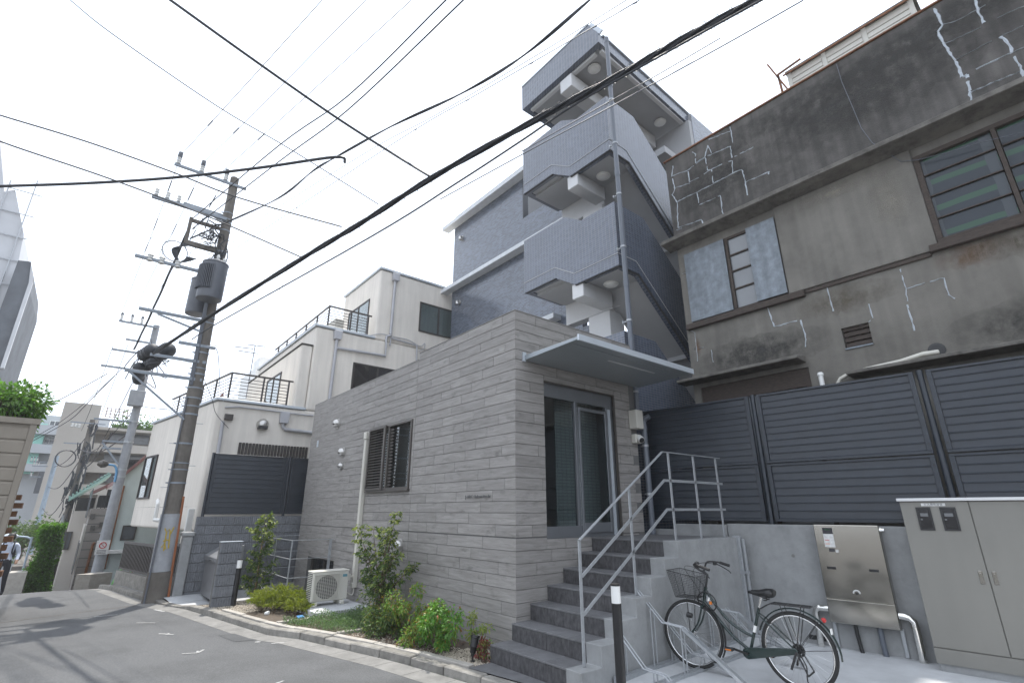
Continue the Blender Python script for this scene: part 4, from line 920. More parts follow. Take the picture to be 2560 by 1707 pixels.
o = ck.build('crack_repair', M['sealant'], pp); o['kind'] = 'stuff'
ck = MB()
for pts, w in [([(525, 520), (540, 565), (560, 622), (620, 605), (690, 588), (705, 640), (715, 680), (712, 720)], .032), ([(820, 425), (835, 490), (850, 545)], .032), ([(1022, 510), (1042, 580), (1025, 600)], .024), ([(1175, 340), (1205, 430), (1215, 530), (1250, 640)], .028), ([(1205, 435), (1300, 405), (1390, 382), (1415, 460), (1445, 485)], .024), ([(150, 640), (170, 650), (185, 790)], .018), ([(165, 730), (215, 722)], .015), ([(250, 735), (262, 795)], .018), ([(110, 360), (130, 355)], .015), ([(215, 858), (258, 850)], .015)]:
    c = crack(OB, pts, YO-.001, w, zQ); ck.add(c.v, c.f)
o = ck.build('crack_repair', M['sealant'], OB); o['kind'] = 'stuff'
# upstairs window with zinc shutters
x0, x1, z0, z1 = ops[0]
m = MB()
for (p, q, r, s) in [(x0, x1, z1-.05, z1), (x0, x1, z0, z0+.04), (x0, x0+.04, z0+.04, z1-.05), (x1-.04, x1, z0+.04, z1-.05)]: m.box(p, q, YO-.02, YO+.06, r, s)
w1 = m.build('window', M['old_wood'], OB)
tag(MB().box(x0+.0, x0+.86, YO-.055, YO-.03, z0+.02, z1-.01).build('zinc_shutter', M['zinc'], w1, bevel=.003)); tag(MB().box(1.83, x1-.01, YO-.065, YO-.04, z0+.03, z1-.0).build('zinc_shutter', M['zinc'], w1, bevel=.003))
m = MB(); m.box(x0+.87, x0+.92, YO-.03, YO+.01, z0+.04, z1-.05)
for k in (.28, .52, .74): m.box(x0+.92, 1.9, YO-.02, YO+.01, lerp(z0, z1, k)-.012, lerp(z0, z1, k)+.012)
m.build('sash', M['old_wood'], w1)
M['old_pane'] = mk('cloud_toned_pane', (.16, .17, .18), .12, var=.08, scale=2, spec=.8)  # pale pane colour stands in for clouds mirrored in the glass
for (ka, kb) in ((.02, .27), (.29, .51), (.53, .73), (.75, .97)): MB().box(x0+.92, 1.9, YO+.012, YO+.018, lerp(z0, z1, ka), lerp(z0, z1, kb)).build('pane', M['old_pane'], w1)
# big window further along
x0, x1, z0, z1 = ops[1]
m = MB()
for (p, q, r, s) in [(x0, x1, z1-.07, z1), (x0, x1, z0, z0+.07), (x0, x0+.07, z0+.07, z1-.07), (5.27, 5.32, z0+.07, z1-.07), (6.2, 6.27, z0+.07, z1-.07)]: m.box(p, q, YO-.03, YO+.08, r, s)
w2 = m.build('window', M['old_wood'], OB, bevel=.004)
m = MB()
for a, b_ in ((x0+.07, 5.26), (5.33, 6.2), (6.27, 7.9)):
    for k in (.27, .52, .76): m.box(a, b_, YO+.0, YO+.03, lerp(z0, z1, k)-.008, lerp(z0, z1, k)+.008)
m.build('glazing_bar', M['old_wood'], w2)
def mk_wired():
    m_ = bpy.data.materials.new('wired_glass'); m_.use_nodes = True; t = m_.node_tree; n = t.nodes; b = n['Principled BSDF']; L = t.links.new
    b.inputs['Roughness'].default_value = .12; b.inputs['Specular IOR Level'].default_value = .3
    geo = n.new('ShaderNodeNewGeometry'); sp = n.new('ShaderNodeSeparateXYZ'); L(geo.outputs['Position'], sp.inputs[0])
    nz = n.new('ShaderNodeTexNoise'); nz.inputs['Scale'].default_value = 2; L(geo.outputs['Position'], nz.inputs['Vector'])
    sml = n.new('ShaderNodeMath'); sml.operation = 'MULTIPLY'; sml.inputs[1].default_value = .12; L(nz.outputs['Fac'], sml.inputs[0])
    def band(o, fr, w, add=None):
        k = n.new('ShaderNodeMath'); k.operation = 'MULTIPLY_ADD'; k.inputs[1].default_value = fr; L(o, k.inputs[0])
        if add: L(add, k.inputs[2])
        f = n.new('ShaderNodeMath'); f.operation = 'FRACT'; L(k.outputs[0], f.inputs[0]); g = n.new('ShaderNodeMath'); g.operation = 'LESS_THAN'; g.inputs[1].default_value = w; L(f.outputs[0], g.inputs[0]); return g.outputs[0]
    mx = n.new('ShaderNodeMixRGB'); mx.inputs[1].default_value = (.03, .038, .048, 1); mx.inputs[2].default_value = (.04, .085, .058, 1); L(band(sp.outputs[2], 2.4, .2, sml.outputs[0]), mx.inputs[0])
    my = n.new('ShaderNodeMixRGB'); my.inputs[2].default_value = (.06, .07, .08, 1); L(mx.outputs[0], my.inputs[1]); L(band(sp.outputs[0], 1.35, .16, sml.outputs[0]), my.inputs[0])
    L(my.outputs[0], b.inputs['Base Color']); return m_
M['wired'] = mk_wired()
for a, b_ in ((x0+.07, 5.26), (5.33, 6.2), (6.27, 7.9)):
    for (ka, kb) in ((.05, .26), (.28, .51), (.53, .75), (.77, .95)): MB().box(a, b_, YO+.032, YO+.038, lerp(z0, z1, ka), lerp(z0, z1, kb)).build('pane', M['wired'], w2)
# ground floor window and its hood, back vent
x0, x1, z0, z1 = ops[2]
m = MB()
for (p, q, r, s) in [(x0, x1, z1-.30, z1), (x0, x0+.08, z0, z1-.30), (x1-.08, x1, z0, z1-.30), (1.52, 1.57, z0, z1-.3)]: m.box(p, q, YO+.03, YO+.12, r, s)
w3 = m.build('window', M['old_wood'], OB); MB().box(x0+.08, x1-.08, YO+.08, YO+.086, z0, z1-.3).build('pane', M['old_pane'], w3)
m = MB(); m.prism([(.2, YO-.32, 4.0), (.2, YO-.32, 4.05), (.2, YO, 4.10), (.2, YO, 3.98)], (2.2, 0, 0)); m.build('window_hood', M['old_sill'], OB, bevel=.008)
m = MB(); m.prism([(3.0, YO-.3, 3.60), (3.0, YO-.3, 3.65), (3.0, YO, 3.70), (3.0, YO, 3.58)], (6, 0, 0)); m.build('window_hood', M['old_sill'], OB, bevel=.008)
x0, x1, z0, z1 = ops[3]; m = MB(); m.box(x0, x1, YO+.08, YO+.1, z0, z1)
for k in range(4): m.box(x0+.01, x1-.01, YO+.04, YO+.079, z0+.02+k*.085, z0+.075+k*.085)
m.build('boarded_vent', M['old_wood'], OB); 
B(2.99, 3.36, YO-.02, YO+.03, 4.045, 4.068).build('vent_sill', M['zinc'], OB)
# bent hose from the wall
hs = thing('wall_hose', (3.6, YO, 3.7), 'bent cream lagged hose coming out of a black hole in the old wall', 'hose')
P_ = [PY(zQ(*p), YO-.1) for p in [(1355, 738), (1290, 755), (1180, 790), (1040, 822), (930, 850), (885, 875), (872, 900), (868, 940)]]; P_[0].y = YO-.005
m = MB(); m.tube(P_, [.034, .034, .03, .03, .03, .028, .028, .028], 10); m.build('hose', M['cream_pipe'], hs, smooth=True)
m = MB(); m.lathe([(.10, -.002), (.1, .008), (.07, .012)], PY(zQ(1357, 735), YO), (0, -1, 0), 16); m.build('hole_collar', M['black'], hs)
sp_ = thing('stub_pipe', (2.75, YO-.1, 3.2), 'short white capped pipe poking up behind the dark fence', 'pipe')
c = PY(zQ(787, 860), YO-.12); m = MB(); m.cyl((c.x, c.y, 3.0), (c.x, c.y, c.z), .035, 12); m.lathe([(.045, 0), (.045, .03), (.03, .05), (.0, .055)], c, (0, 0, 1), 12); m.lathe([(.06, -.30), (.06, -.27)], c, (0, 0, 1), 12); m.build('pipe', M['white_metal'], sp_, smooth=True)
# shed on the roof, rusty bracket, loose wire
rs = thing('roof_shed', (4.0, 7.5, 9), 'cream ribbed metal shed on the old house roof with rusty gutter', 'shed')
YS = 6.4
a = PY(zP(830, 400), YS); b_ = PY(zP(1525, 10), YS); 
zt = (a.z+b_.z)/2-.02; xa, xb = a.x, b_.x
print('shed', a, b_)
m = MB(); m.box(xa, xb, YS, YS+3, 9.0, zt); sh = m.build('shed_wall', M['ac'], rs)
n = 8; zz = 9.2
while zz < zt-.08:
    for (p, q) in ((xa+.04, lerp(xa, xb, .31)-.05), (lerp(xa, xb, .31)+.05, lerp(xa, xb, .64)-.05), (lerp(xa, xb, .64)+.05, xb-.06)): MB().box(p, q, YS-.018, YS-.001, zz, zz+.10).build('siding_board', M['ac'], rs)
    zz += .13
for t_ in (.0, .31, .64, .985): MB().box(lerp(xa, xb, t_)-.04, lerp(xa, xb, t_)+.045, YS-.03, YS-.0005, 9.0, zt).build('batten', M['ac'], rs)
m = MB(); m.box(xa-.06, xb+.06, YS-.08, YS+3.1, zt, zt+.05); m.build('shed_roof', M['old_sill'], rs)
m = MB(); m.bar((xa-.10, YS-.12, zt-.05), (xb+.08, YS-.12, zt-.05), .03, .03); m.build('gutter', M['rust'], rs)
rb = thing('rusty_bracket', (xa, YS-.5, 9), 'rusty angle-iron bracket leaning out above the old parapet', 'bracket')
p0, p1, p2, p3 = [PY(zP(*q), YS-.5) for q in ((715, 365), (830, 505), (772, 420), (800, 525))]
m = MB(); m.bar(p0, p1, .06, .035); m.bar(p2, p3, .06, .035); m.bar(p2, p2+Vector((.5, 0, .05)), .04, .03); m.build('angle_iron', M['rust'], rb)
m = MB(); m.tube([PY(zP(*q), YO-.06) for q in ((1100, 360), (1130, 460), (1190, 600), (1240, 720), (1300, 800), (1390, 860), (1460, 905), (1560, 895), (1700, 860), (1900, 800), (2150, 740))], .006, 5)
tag(m.build('loose_wire', M['cable_grey'], None, loc=(3, YO, 8)), 'thin loose wire drooping down the front of the dark parapet', 'wire')
# ================================================================== METER CABINET, STAINLESS BOX
CB = thing('meter_cabinet', fp(4.1, -.35, 0), 'large beige metal meter cabinet with two doors and two dark meter windows', 'cabinet')
co = -.36
def fb2(x0, x1, o0, o1, z0, z1): m_ = MB(); fbox(m_, x0, x1, o0, o1, z0, z1); return m_
cx0, cxs, cx1 = 3.47, 4.085, 5.25
fb2(cx0, cx1, co+.02, -.005, .13, 1.79).build('body', M['cabinet'], CB, bevel=.004)
fb2(cx0+.02, cx1-.02, co+.03, -.02, .0, .129).build('plinth', M['concrete'], CB)
fb2(cx0-.02, cx1+.02, co-.03, .0, 1.792, 1.825).build('lid', M['render_lt'], CB, bevel=.004)
fb2(cx0, cx1, co+.004, co+.0195, .13, .275).build('kick_panel', M['cabinet'], CB)
d1 = fb2(cx0+.002, cxs-.004, co, co+.0195, .285, 1.785).build('door', M['cabinet'], CB, bevel=.003); d2 = fb2(cxs+.004, cx1-.002, co, co+.0195, .285, 1.785).build('door', M['cabinet'], CB, bevel=.003)
for d_, x in ((d1, cxs-.06), (d2, cxs+.05)):
    h = MB(); fbox(h, x-.018, x+.018, co-.006, co-.0005, .95, 1.08); fbox(h, x-.008, x+.008, co-.012, co-.006, 1.0, 1.06); h.build('handle', M['steel'], d_, bevel=.003)
M['meter'] = mk('meter_grey', (.12, .125, .13), .4)
for (a, b_) in ((3.61, 3.745), (3.825, 3.965)):
    h = MB(); z0, z1 = 1.475, 1.725
    fbox(h, a, b_, co-.008, co-.0005, z0, z0+.018); fbox(h, a, b_, co-.008, co-.0005, z1-.018, z1); fbox(h, a, a+.016, co-.008, co-.0005, z0+.018, z1-.018); fbox(h, b_-.016, b_, co-.008, co-.0005, z0+.018, z1-.018)
    w = h.build('meter_window', M['black'], d1); h = MB(); fbox(h, a+.016, b_-.016, co-.003, co-.0006, z0+.018, z1-.018); h.build('pane', mk('smoked_pane', (.012, .012, .014), .08), w)
    h = MB(); fbox(h, a+.03, b_-.035, co-.0045, co-.0032, 1.625, 1.66); fbox(h, a+.025, a+.042, co-.0045, co-.0032, 1.585, 1.60); h.build('meter_dial', M['meter'], w)
h = MB(); fbox(h, 3.67, 3.885, co-.003, co-.0005, 1.738, 1.768); lb = h.build('name_plate', M['paint'], d1)
yaw = math.atan2(FD.y, FD.x)
M['print'] = mk('black_print', (.03, .03, .035), .6)
o = text('引込開閉器盤', .026, fp(3.778, co-.0036, 1.753), (math.pi/2, 0, yaw), 'print', lb, 'plate_lettering', ext=.0002, spacing=1.2)
SB = thing('stainless_box', fp(2.8, -.1, 0), 'stainless steel wall box with a sloping lower lid and stickers', 'utility box')
so_ = -.14; sx0, sx1 = 2.45, 3.17
fb2(sx0, sx1, so_, -.005, .63, 1.51).build('upper_cover', M['steel'], SB, bevel=.006)
m = MB(); m.prism([fp(sx0, so_, .627), fp(sx0, so_, .36), fp(sx0, -.02, .34), fp(sx0, -.005, .627)], FD*((sx1-sx0)/FD.x)); m.build('lower_cover', M['steel'], SB, bevel=.006)
for x in (2.575, 3.03): fb2(x-.05, x+.05, so_-.002, so_+.001, .975, 1.005).build('slot', M['black'], SB)
h = fb2(2.55, 2.665, so_-.002, so_-.0005, 1.24, 1.475); st = h.build('sticker', M['paint'], SB)
fb2(2.55, 2.665, so_-.0035, so_-.0022, 1.40, 1.475).build('sticker_panel', M['print'], st); fb2(2.56, 2.61, so_-.0035, so_-.0022, 1.32, 1.328).build('red_stripe', M['red'], st); fb2(2.56, 2.61, so_-.0035, so_-.0022, 1.275, 1.282).build('orange_stripe', M['orange'], st)
fb2(2.575, 2.645, so_-.0035, so_-.0022, 1.445, 1.46).build('green_display', mk('green_display', (.12, .3, .14), .5), st)
fb2(2.585, 2.65, so_-.002, so_-.0005, 1.185, 1.225).build('sticker', M['print'], SB); fb2(2.66, 2.69, so_-.002, so_-.0005, 1.18, 1.212).build('sticker', M['paint'], SB)
m = MB(); m.torus(fp(2.80, so_-.002, .715), -FN, .035, .009, 16, 6, a0=0, a1=math.pi, xdir=FD); m.build('arc_label', M['paint'], SB); m = MB(); m.lathe([(.014, 0), (.014, .006)], fp(2.80, so_-.001, .715), -FN, 12); m.build('keyhole', M['black'], SB)
m = MB(); fbox(m, sx1+.002, sx1+.022, so_+.02, -.0, 1.44, 1.49); m.lathe([(.02, 0), (.02, .05)], fp(sx1+.0, so_+.03, 1.46), FD, 10); m.build('latch', M['pipe_metal'], SB)
def sbar(x): 
    h = MB(); fbox(h, x-.02, x+.02, -.03, -.005, .06, .36); return h
for x in (2.46, 3.16): sbar(x).build('bracket', M['galv'], SB, bevel=.003)
pi = thing('metal_duct_pipe', fp(3.25, -.1, 0), 'shiny metal pipe bending down to the ground right beside the beige cabinet', 'pipe')
m = MB(); m.tube([fp(3.175, -.09, .51), fp(3.22, -.09, .51), fp(3.27, -.09, .50), fp(3.305, -.09, .46), fp(3.31, -.09, .40), fp(3.31, -.09, .004)], .042, 16); m.build('pipe', M['pipe_metal'], pi, smooth=True)
for z in (.40,): m = MB(); m.lathe([(.046, -.012), (.046, .012)], fp(3.31, -.09, z), (0, 0, 1), 16); m.build('seam_ring', M['pipe_metal'], pi)
pi = thing('metal_duct_pipe', fp(2.3, -.1, 0), 'shiny metal pipe elbow leaving the stainless box toward the bicycle', 'pipe')
m = MB(); m.tube([fp(2.445, -.09, .50), fp(2.34, -.09, .50), fp(2.30, -.09, .48), fp(2.285, -.09, .44), fp(2.285, -.09, .006)], .038, 16); m.build('pipe', M['pipe_metal'], pi, smooth=True)
m = MB(); m.lathe([(.043, -.01), (.043, .01)], fp(2.34, -.09, .50), FD, 16); m.build('seam_ring', M['pipe_metal'], pi)
m = MB(); m.tube([fp(2.70, -.07, .36), fp(2.70, -.06, .25), fp(2.715, -.07, .1), fp(2.73, -.08, .006)], .022, 10); tag(m.build('conduit', M['black'], None, smooth=True, loc=fp(2.7, -.07, 0)), 'black curved cable conduit dropping from the stainless box', 'conduit')
m = MB(); m.tube([fp(2.95, -.06, .36), fp(2.95, -.06, .2), fp(2.96, -.06, .006)], .03, 12); tag(m.build('conduit', M['grey_pipe'], None, smooth=True, loc=fp(2.95, -.07, 0)), 'straight blue-grey conduit under the stainless box', 'conduit')
# ================================================================== BICYCLE (local: x from front hub to back, y sideways, z up)
BK = thing('bicycle', (1.805, 1.05, .058), 'dark green city bicycle with black wire basket parked in the rack', 'bicycle', rot=math.radians(7.4)); BK.scale = (.955, .955, .955)
def bl(mb, name, mat, parent=BK, **k): return mb.build(name, M[mat], parent, local=True, **k)
def smoothpts(pts, n=6):
    P_ = [Vector(p) for p in pts]; out = []
    for i in range(len(P_)-1):
        p0 = P_[max(i-1, 0)]; p1 = P_[i]; p2 = P_[i+1]; p3 = P_[min(i+2, len(P_)-1)]
        for k in range(n):
            t = k/n; out.append(.5*((2*p1)+(p2-p0)*t+(2*p0-5*p1+4*p2-p3)*t*t+(3*p1-p0-3*p2+p3)*t**3))
    return out+[P_[-1]]
YA = (0, 1, 0)
for nm, cx in (('front_wheel', 0.0), ('rear_wheel', 1.115)):
    c = Vector((cx, 0, .36))
    m = MB(); m.torus(c, YA, .338, .019, 56, 8); w = bl(m, nm, 'rubber', smooth='all')
    m = MB(); m.torus(c, YA, .317, .010, 56, 6); bl(m, 'rim', 'chrome', w, smooth='all')
    m = MB(); r_ = .028
    for k in range(32):
        a = 2*math.pi*k/32; s = 1 if k % 2 else -1; b_ = a+(.55 if (k//2) % 2 else -.55)
        m.tube([c+Vector((math.cos(b_)*r_, s*.03, math.sin(b_)*r_)), c+Vector((math.cos(a)*.31, 0, math.sin(a)*.31))], .0011, 3, cap=False)
    bl(m, 'spokes', 'chrome', w)
    m = MB(); m.cyl(c-Vector((0, .045, 0)), c+Vector((0, .045, 0)), .02, 12); m.cyl(c-Vector((0, .07, 0)), c+Vector((0, .07, 0)), .008, 8); m.lathe([(.034, .022), (.034, .03)], c, YA, 14); m.lathe([(.034, -.03), (.034, -.022)], c, YA, 14); bl(m, 'hub', 'chrome' if cx == 0 else 'black', w, smooth=True)
# frame
m = MB()
m.tube([(.165, 0, .665), (.218, 0, .865)], .019, 12)
m.tube(smoothpts([(.215, 0, .83), (.30, 0, .70), (.44, 0, .545), (.58, 0, .46), (.685, 0, .425)]), .0145, 10)
m.tube(smoothpts([(.18, 0, .715), (.30, 0, .575), (.46, 0, .40), (.63, 0, .285)]), .0165, 10)
m.tube([(.63, 0, .27), (.785, 0, .715)], .0155, 12)
for s in (-1, 1):
    m.tube([(.63, s*.03, .27), (.74, s*.05, .285), (1.115, s*.062, .36)], .0095, 8); m.tube([(.765, s*.02, .66), (.82, s*.045, .62), (1.115, s*.062, .36)], .008, 8)
m.cyl((.63, -.04, .27), (.63, .04, .27), .022, 12)
fr = bl(m, 'frame', 'bike_green', smooth=True)
m = MB()
for s in (-1, 1): m.tube(smoothpts([(.16, s*.05, .655), (.135, s*.052, .57), (.09, s*.052, .47), (.0, s*.055, .36)]), .0105, 8)
m.tube([(.16, -.05, .66), (.16, .05, .66)], .016, 8); bl(m, 'fork', 'bike_green', smooth=True)
m = MB(); m.tube([(.70, 0, .47), (.722, 0, .535)], .017, 10); bl(m, 'frame_decal', 'white_metal', fr)
# stem, bars, grips
m = MB(); m.tube([(.218, 0, .86), (.255, 0, 1.0), (.215, 0, 1.03)], .012, 10)
bars = smoothpts([(.40, -.30, 1.085), (.29, -.285, 1.115), (.19, -.20, 1.12), (.185, -.10, 1.065), (.205, 0, 1.03), (.185, .10, 1.065), (.19, .20, 1.12), (.29, .285, 1.115), (.40, .30, 1.085)], 5)
m.tube(bars, .011, 10); hb = bl(m, 'handlebar', 'black', smooth=True)
for s in (-1, 1):
    m = MB(); m.tube([(.41, s*.302, 1.083), (.30, s*.287, 1.113)], .0165, 12); bl(m, 'grip', 'rubber', hb, smooth=True)
    m = MB(); m.tube(smoothpts([(.255, s*.27, 1.10), (.30, s*.30, 1.075), (.38, s*.315, 1.03), (.41, s*.318, 1.0)]), .006, 6); m.box(.235, .27, s*.255-.02, s*.255+.02, 1.085, 1.115); bl(m, 'brake_lever', 'black', hb)
m = MB(); m.lathe([(.026, 0), (.028, .01), (.02, .024), (.0, .03)], (.245, -.235, 1.13), (0, 0, 1), 14); bl(m, 'bell', 'black', hb, smooth=True)
m = MB(); m.tube(smoothpts([(.27, -.27, 1.09), (.10, -.22, 1.10), (.02, -.05, 1.02), (.12, .0, .84), (.15, 0, .70)]), .0032, 5); m.tube(smoothpts([(.27, .27, 1.09), (.10, .2, 1.10), (.06, .05, 1.0), (.20, .02, .86), (.33, .02, .64), (.45, .02, .42)]), .0032, 5); bl(m, 'brake_cable', 'black', hb)
m = MB(); m.torus((.235, -.05, .72), (0, 1, .25), .105, .007, 26, 6); bl(m, 'ring_lock', 'black'); 
m = MB(); m.box(.25, .275, -.03, -.005, .69, .72); bl(m, 'reflector', 'orange')
m = MB(); m.tube([(.235, -.02, .725), (.25, -.02, .76)], .011, 8); bl(m, 'lock_barrel', 'white_metal')
m = MB(); m.lathe([(.0, -.03), (.025, -.028), (.028, .0), (.03, .03), (.0, .034)], (.02, -.075, .56), (-1, 0, .1), 12); m.box(.0, .05, -.075, -.06, .555, .57); bl(m, 'front_lamp', 'black', smooth=True)
# basket
m = MB(); T = [(-.17, -.17), (.17, -.17), (.17, .17), (-.17, .17)]; Bt = [(-.11, -.125), (.13, -.125), (.13, .125), (-.11, .125)]; zt, zb = 1.0, .745
for (tz, r_) in ((1.0, .005), (.0, .004)):
    pass
def ring(f):
    q = [Vector((lerp(b_[0], t_[0], f), lerp(b_[1], t_[1], f), lerp(zb, zt, f)+(.03*f if t_[0] < 0 else -.02*f))) for b_, t_ in zip(Bt, T)]; return q+[q[0]]
m.tube(ring(1), .0048, 6); m.tube(ring(.0), .004, 6)
bk = bl(m, 'basket', 'black')
m = MB()
for k in range(1, 14): m.tube(ring(k/14), .0015, 3, cap=False)
for e in range(4):
    for k in range(16):
        t0 = lambda C: Vector((lerp(C[e][0], C[(e+1) % 4][0], k/16), lerp(C[e][1], C[(e+1) % 4][1], k/16), 0))
        a = t0(Bt); b_ = t0(T); a.z = zb; b_.z = zt+lerp(.03, -.02, (b_.x+.17)/.34); m.tube([a, b_], .003 if k % 8 == 0 else .0015, 3, cap=False)
for k in range(1, 12): m.tube([(lerp(-.11, .13, k/12), -.125, zb), (lerp(-.11, .13, k/12), .125, zb)], .0012, 3, cap=False); m.tube([(-.11, lerp(-.125, .125, k/12), zb), (.13, lerp(-.125, .125, k/12), zb)], .0012, 3, cap=False)
bl(m, 'wire_mesh', 'black', bk)
m = MB(); m.tube([(.0, -.06, .37), (.02, -.11, .74)], .0045, 5); m.tube([(.0, .06, .37), (.02, .11, .74)], .0045, 5); bl(m, 'basket_stay', 'black', bk)
# mudguards
def guard(cx, a0, a1, mat, name, R=.378, w=.026):
    mm = MB(); n = 22; vs = []; fs = []
    for i in range(n+1):
        a = lerp(a0, a1, i/n)
        for k in range(5):
            t = -1+2*k/4; r_ = R+.012*(1-t*t); vs.append((cx+math.cos(a)*r_, t*w, .36+math.sin(a)*r_))
    for i in range(n):
        for k in range(4): fs.append((i*5+k, i*5+k+1, (i+1)*5+k+1, (i+1)*5+k))
    mm.add(vs, fs); return bl(mm, name, mat, smooth='all')
guard(0, math.radians(38), math.radians(175)-2.0, 'black', 'front_mudguard') if False else guard(0, math.radians(-30), math.radians(75), 'black', 'front_mudguard', R=.372)
guard(1.115, math.radians(-5), math.radians(160), 'bike_green', 'rear_mudguard')
m = MB(); m.tube([(1.115, -.05, .36), (1.35, -.035, .66)], .003, 5); m.tube([(1.115, .05, .36), (1.35, .035, .66)], .003, 5); m.tube([(1.115, -.05, .36), (1.48, -.03, .42)], .003, 5); m.tube([(0, -.055, .36), (.24, -.03, .10)], .003, 5); bl(m, 'mudguard_stay', 'black')
m = MB(); m.lathe([(.022, 0), (.024, .012), (.015, .03), (0, .034)], (1.385, 0, .665), (.9, 0, .45), 14); bl(m, 'rear_reflector', 'red', smooth=True)
m = MB(); m.box(1.44, 1.452, -.02, .02, .55, .60); bl(m, 'registration_sticker', 'white_metal')
# saddle
m = MB(); sec = [(-.14, .018, .012), (-.10, .026, .02), (-.02, .04, .03), (.05, .085, .038), (.10, .10, .04), (.125, .085, .03), (.132, .06, .018)]; vs = []; fs = []; S = 12
for (x, w, h) in sec:
    for k in range(S):
        a = 2*math.pi*k/S; vs.append((.835+x, math.cos(a)*w, .862+.012*(x > .03)+math.sin(a)*h*(1 if math.sin(a) > 0 else 1.3)))
for i in range(len(sec)-1):
    for k in range(S): fs.append((i*S+k, i*S+(k+1) % S, (i+1)*S+(k+1) % S, (i+1)*S+k))
fs += [tuple(range(S-1, -1, -1)), tuple(range((len(sec)-1)*S, len(sec)*S))]
m.add(vs, fs); sd = bl(m, 'saddle', 'black', smooth='all')
m = MB(); m.tube([(.785, 0, .715), (.822, 0, .83)], .012, 10); bl(m, 'seat_post', 'chrome', smooth=True)
m = MB()
for s in (-1, 1): m.torus((.875, s*.045, .80), (0, 0, 1), .018, .004, 12, 5); m.torus((.875, s*.045, .82), (0, 0, 1), .018, .004, 12, 5)
m.tube([(.75, 0, .84), (.86, -.05, .825), (.93, -.05, .83)], .004, 5); m.tube([(.75, 0, .84), (.86, .05, .825), (.93, .05, .83)], .004, 5); bl(m, 'saddle_spring', 'black', sd)
# carrier
m = MB(); zc = .775
m.tube([(.88, -.06, zc-.02), (.93, -.065, zc), (1.28, -.065, zc), (1.30, -.05, zc), (1.30, .05, zc), (1.28, .065, zc), (.93, .065, zc), (.88, .06, zc-.02)], .0055, 8)
for y in (-.025, .025): m.tube([(.93, y, zc), (1.30, y, zc)], .004, 6)
for x in (.96, 1.08, 1.2): m.tube([(x, -.065, zc), (x, .065, zc)], .004, 6)
for s in (-1, 1): m.tube([(1.22, s*.065, zc), (1.115, s*.068, .37)], .005, 6); m.tube([(1.02, s*.065, zc), (1.115, s*.068, .37)], .004, 6)
m.tube([(.79, -.02, .70), (.88, -.06, zc-.02)], .005, 6); m.tube([(.79, .02, .70), (.88, .06, zc-.02)], .005, 6)
bl(m, 'carrier', 'black', smooth=True)
# chain case, crank, pedals, stand
m = MB(); pts = []
for k in range(13): a = math.pi/2+math.pi*k/12; pts.append((.63+math.cos(a)*.055, -.05, .27+math.sin(a)*.055))
for k in range(9): a = -math.pi/2+math.pi*k/8; pts.append((1.10+math.cos(a)*.028, -.05, .36+math.sin(a)*.028))
m.prism(pts, (0, -.03, 0)); bl(m, 'chain_case', 'bike_green', bevel=.006)
m = MB(); m.bar((.63, -.10, .27), (.47, -.10, .30), .015, .02); m.bar((.63, .08, .27), (.79, .08, .24), .015, .02); m.cyl((.63, -.11, .27), (.63, .09, .27), .012, 10); ck = bl(m, 'crank', 'black')
for (x, y, z) in ((.47, -.155, .30), (.79, .135, .24)):
    m = MB(); m.box(x-.045, x+.045, y-.04, y+.04, z-.012, z+.012); p = bl(m, 'pedal', 'black', ck, bevel=.004)
    m = MB(); m.box(x-.03, x+.03, y-.0425, y-.0402, z-.006, z+.006); bl(m, 'pedal_reflector', 'orange', p)
m = MB()
for s in (-1, 1): m.tube([(1.115, s*.075, .36), (1.20, s*.11, .17)], .008, 6); m.tube([(1.115, s*.075, .36), (1.05, s*.1, .20)], .012, 6)
m.tube([(1.20, -.11, .17), (1.20, .11, .17)], .008, 6); bl(m, 'kick_stand', 'black', smooth=True)
m = MB(); m.torus((1.115, 0, .36), YA, .05, .013, 20, 6); bl(m, 'brake_drum', 'black')
m = MB(); m.tube(smoothpts([(1.135, -.075, .35), (1.19, -.09, .25), (1.18, -.09, .12), (1.22, -.09, .04)]), .006, 5); bl(m, 'strap', 'rubber')
# skirt guard wires at the back wheel
m = MB()
for k in range(7):
    for s in (-1,): a = math.radians(125+k*8); m.tube([(1.115+math.cos(a)*.15, -.055, .36+math.sin(a)*.15), (1.115+math.cos(a)*.36, -.04, .36+math.sin(a)*.36)], .0014, 3)
for r_ in (.2, .25, .3, .34): m.torus((1.115, -.05, .36), YA, r_, .0014, 14, 3, a0=-math.radians(125), a1=-math.radians(175), xdir=(1, 0, 0))
bl(m, 'skirt_guard', 'black')
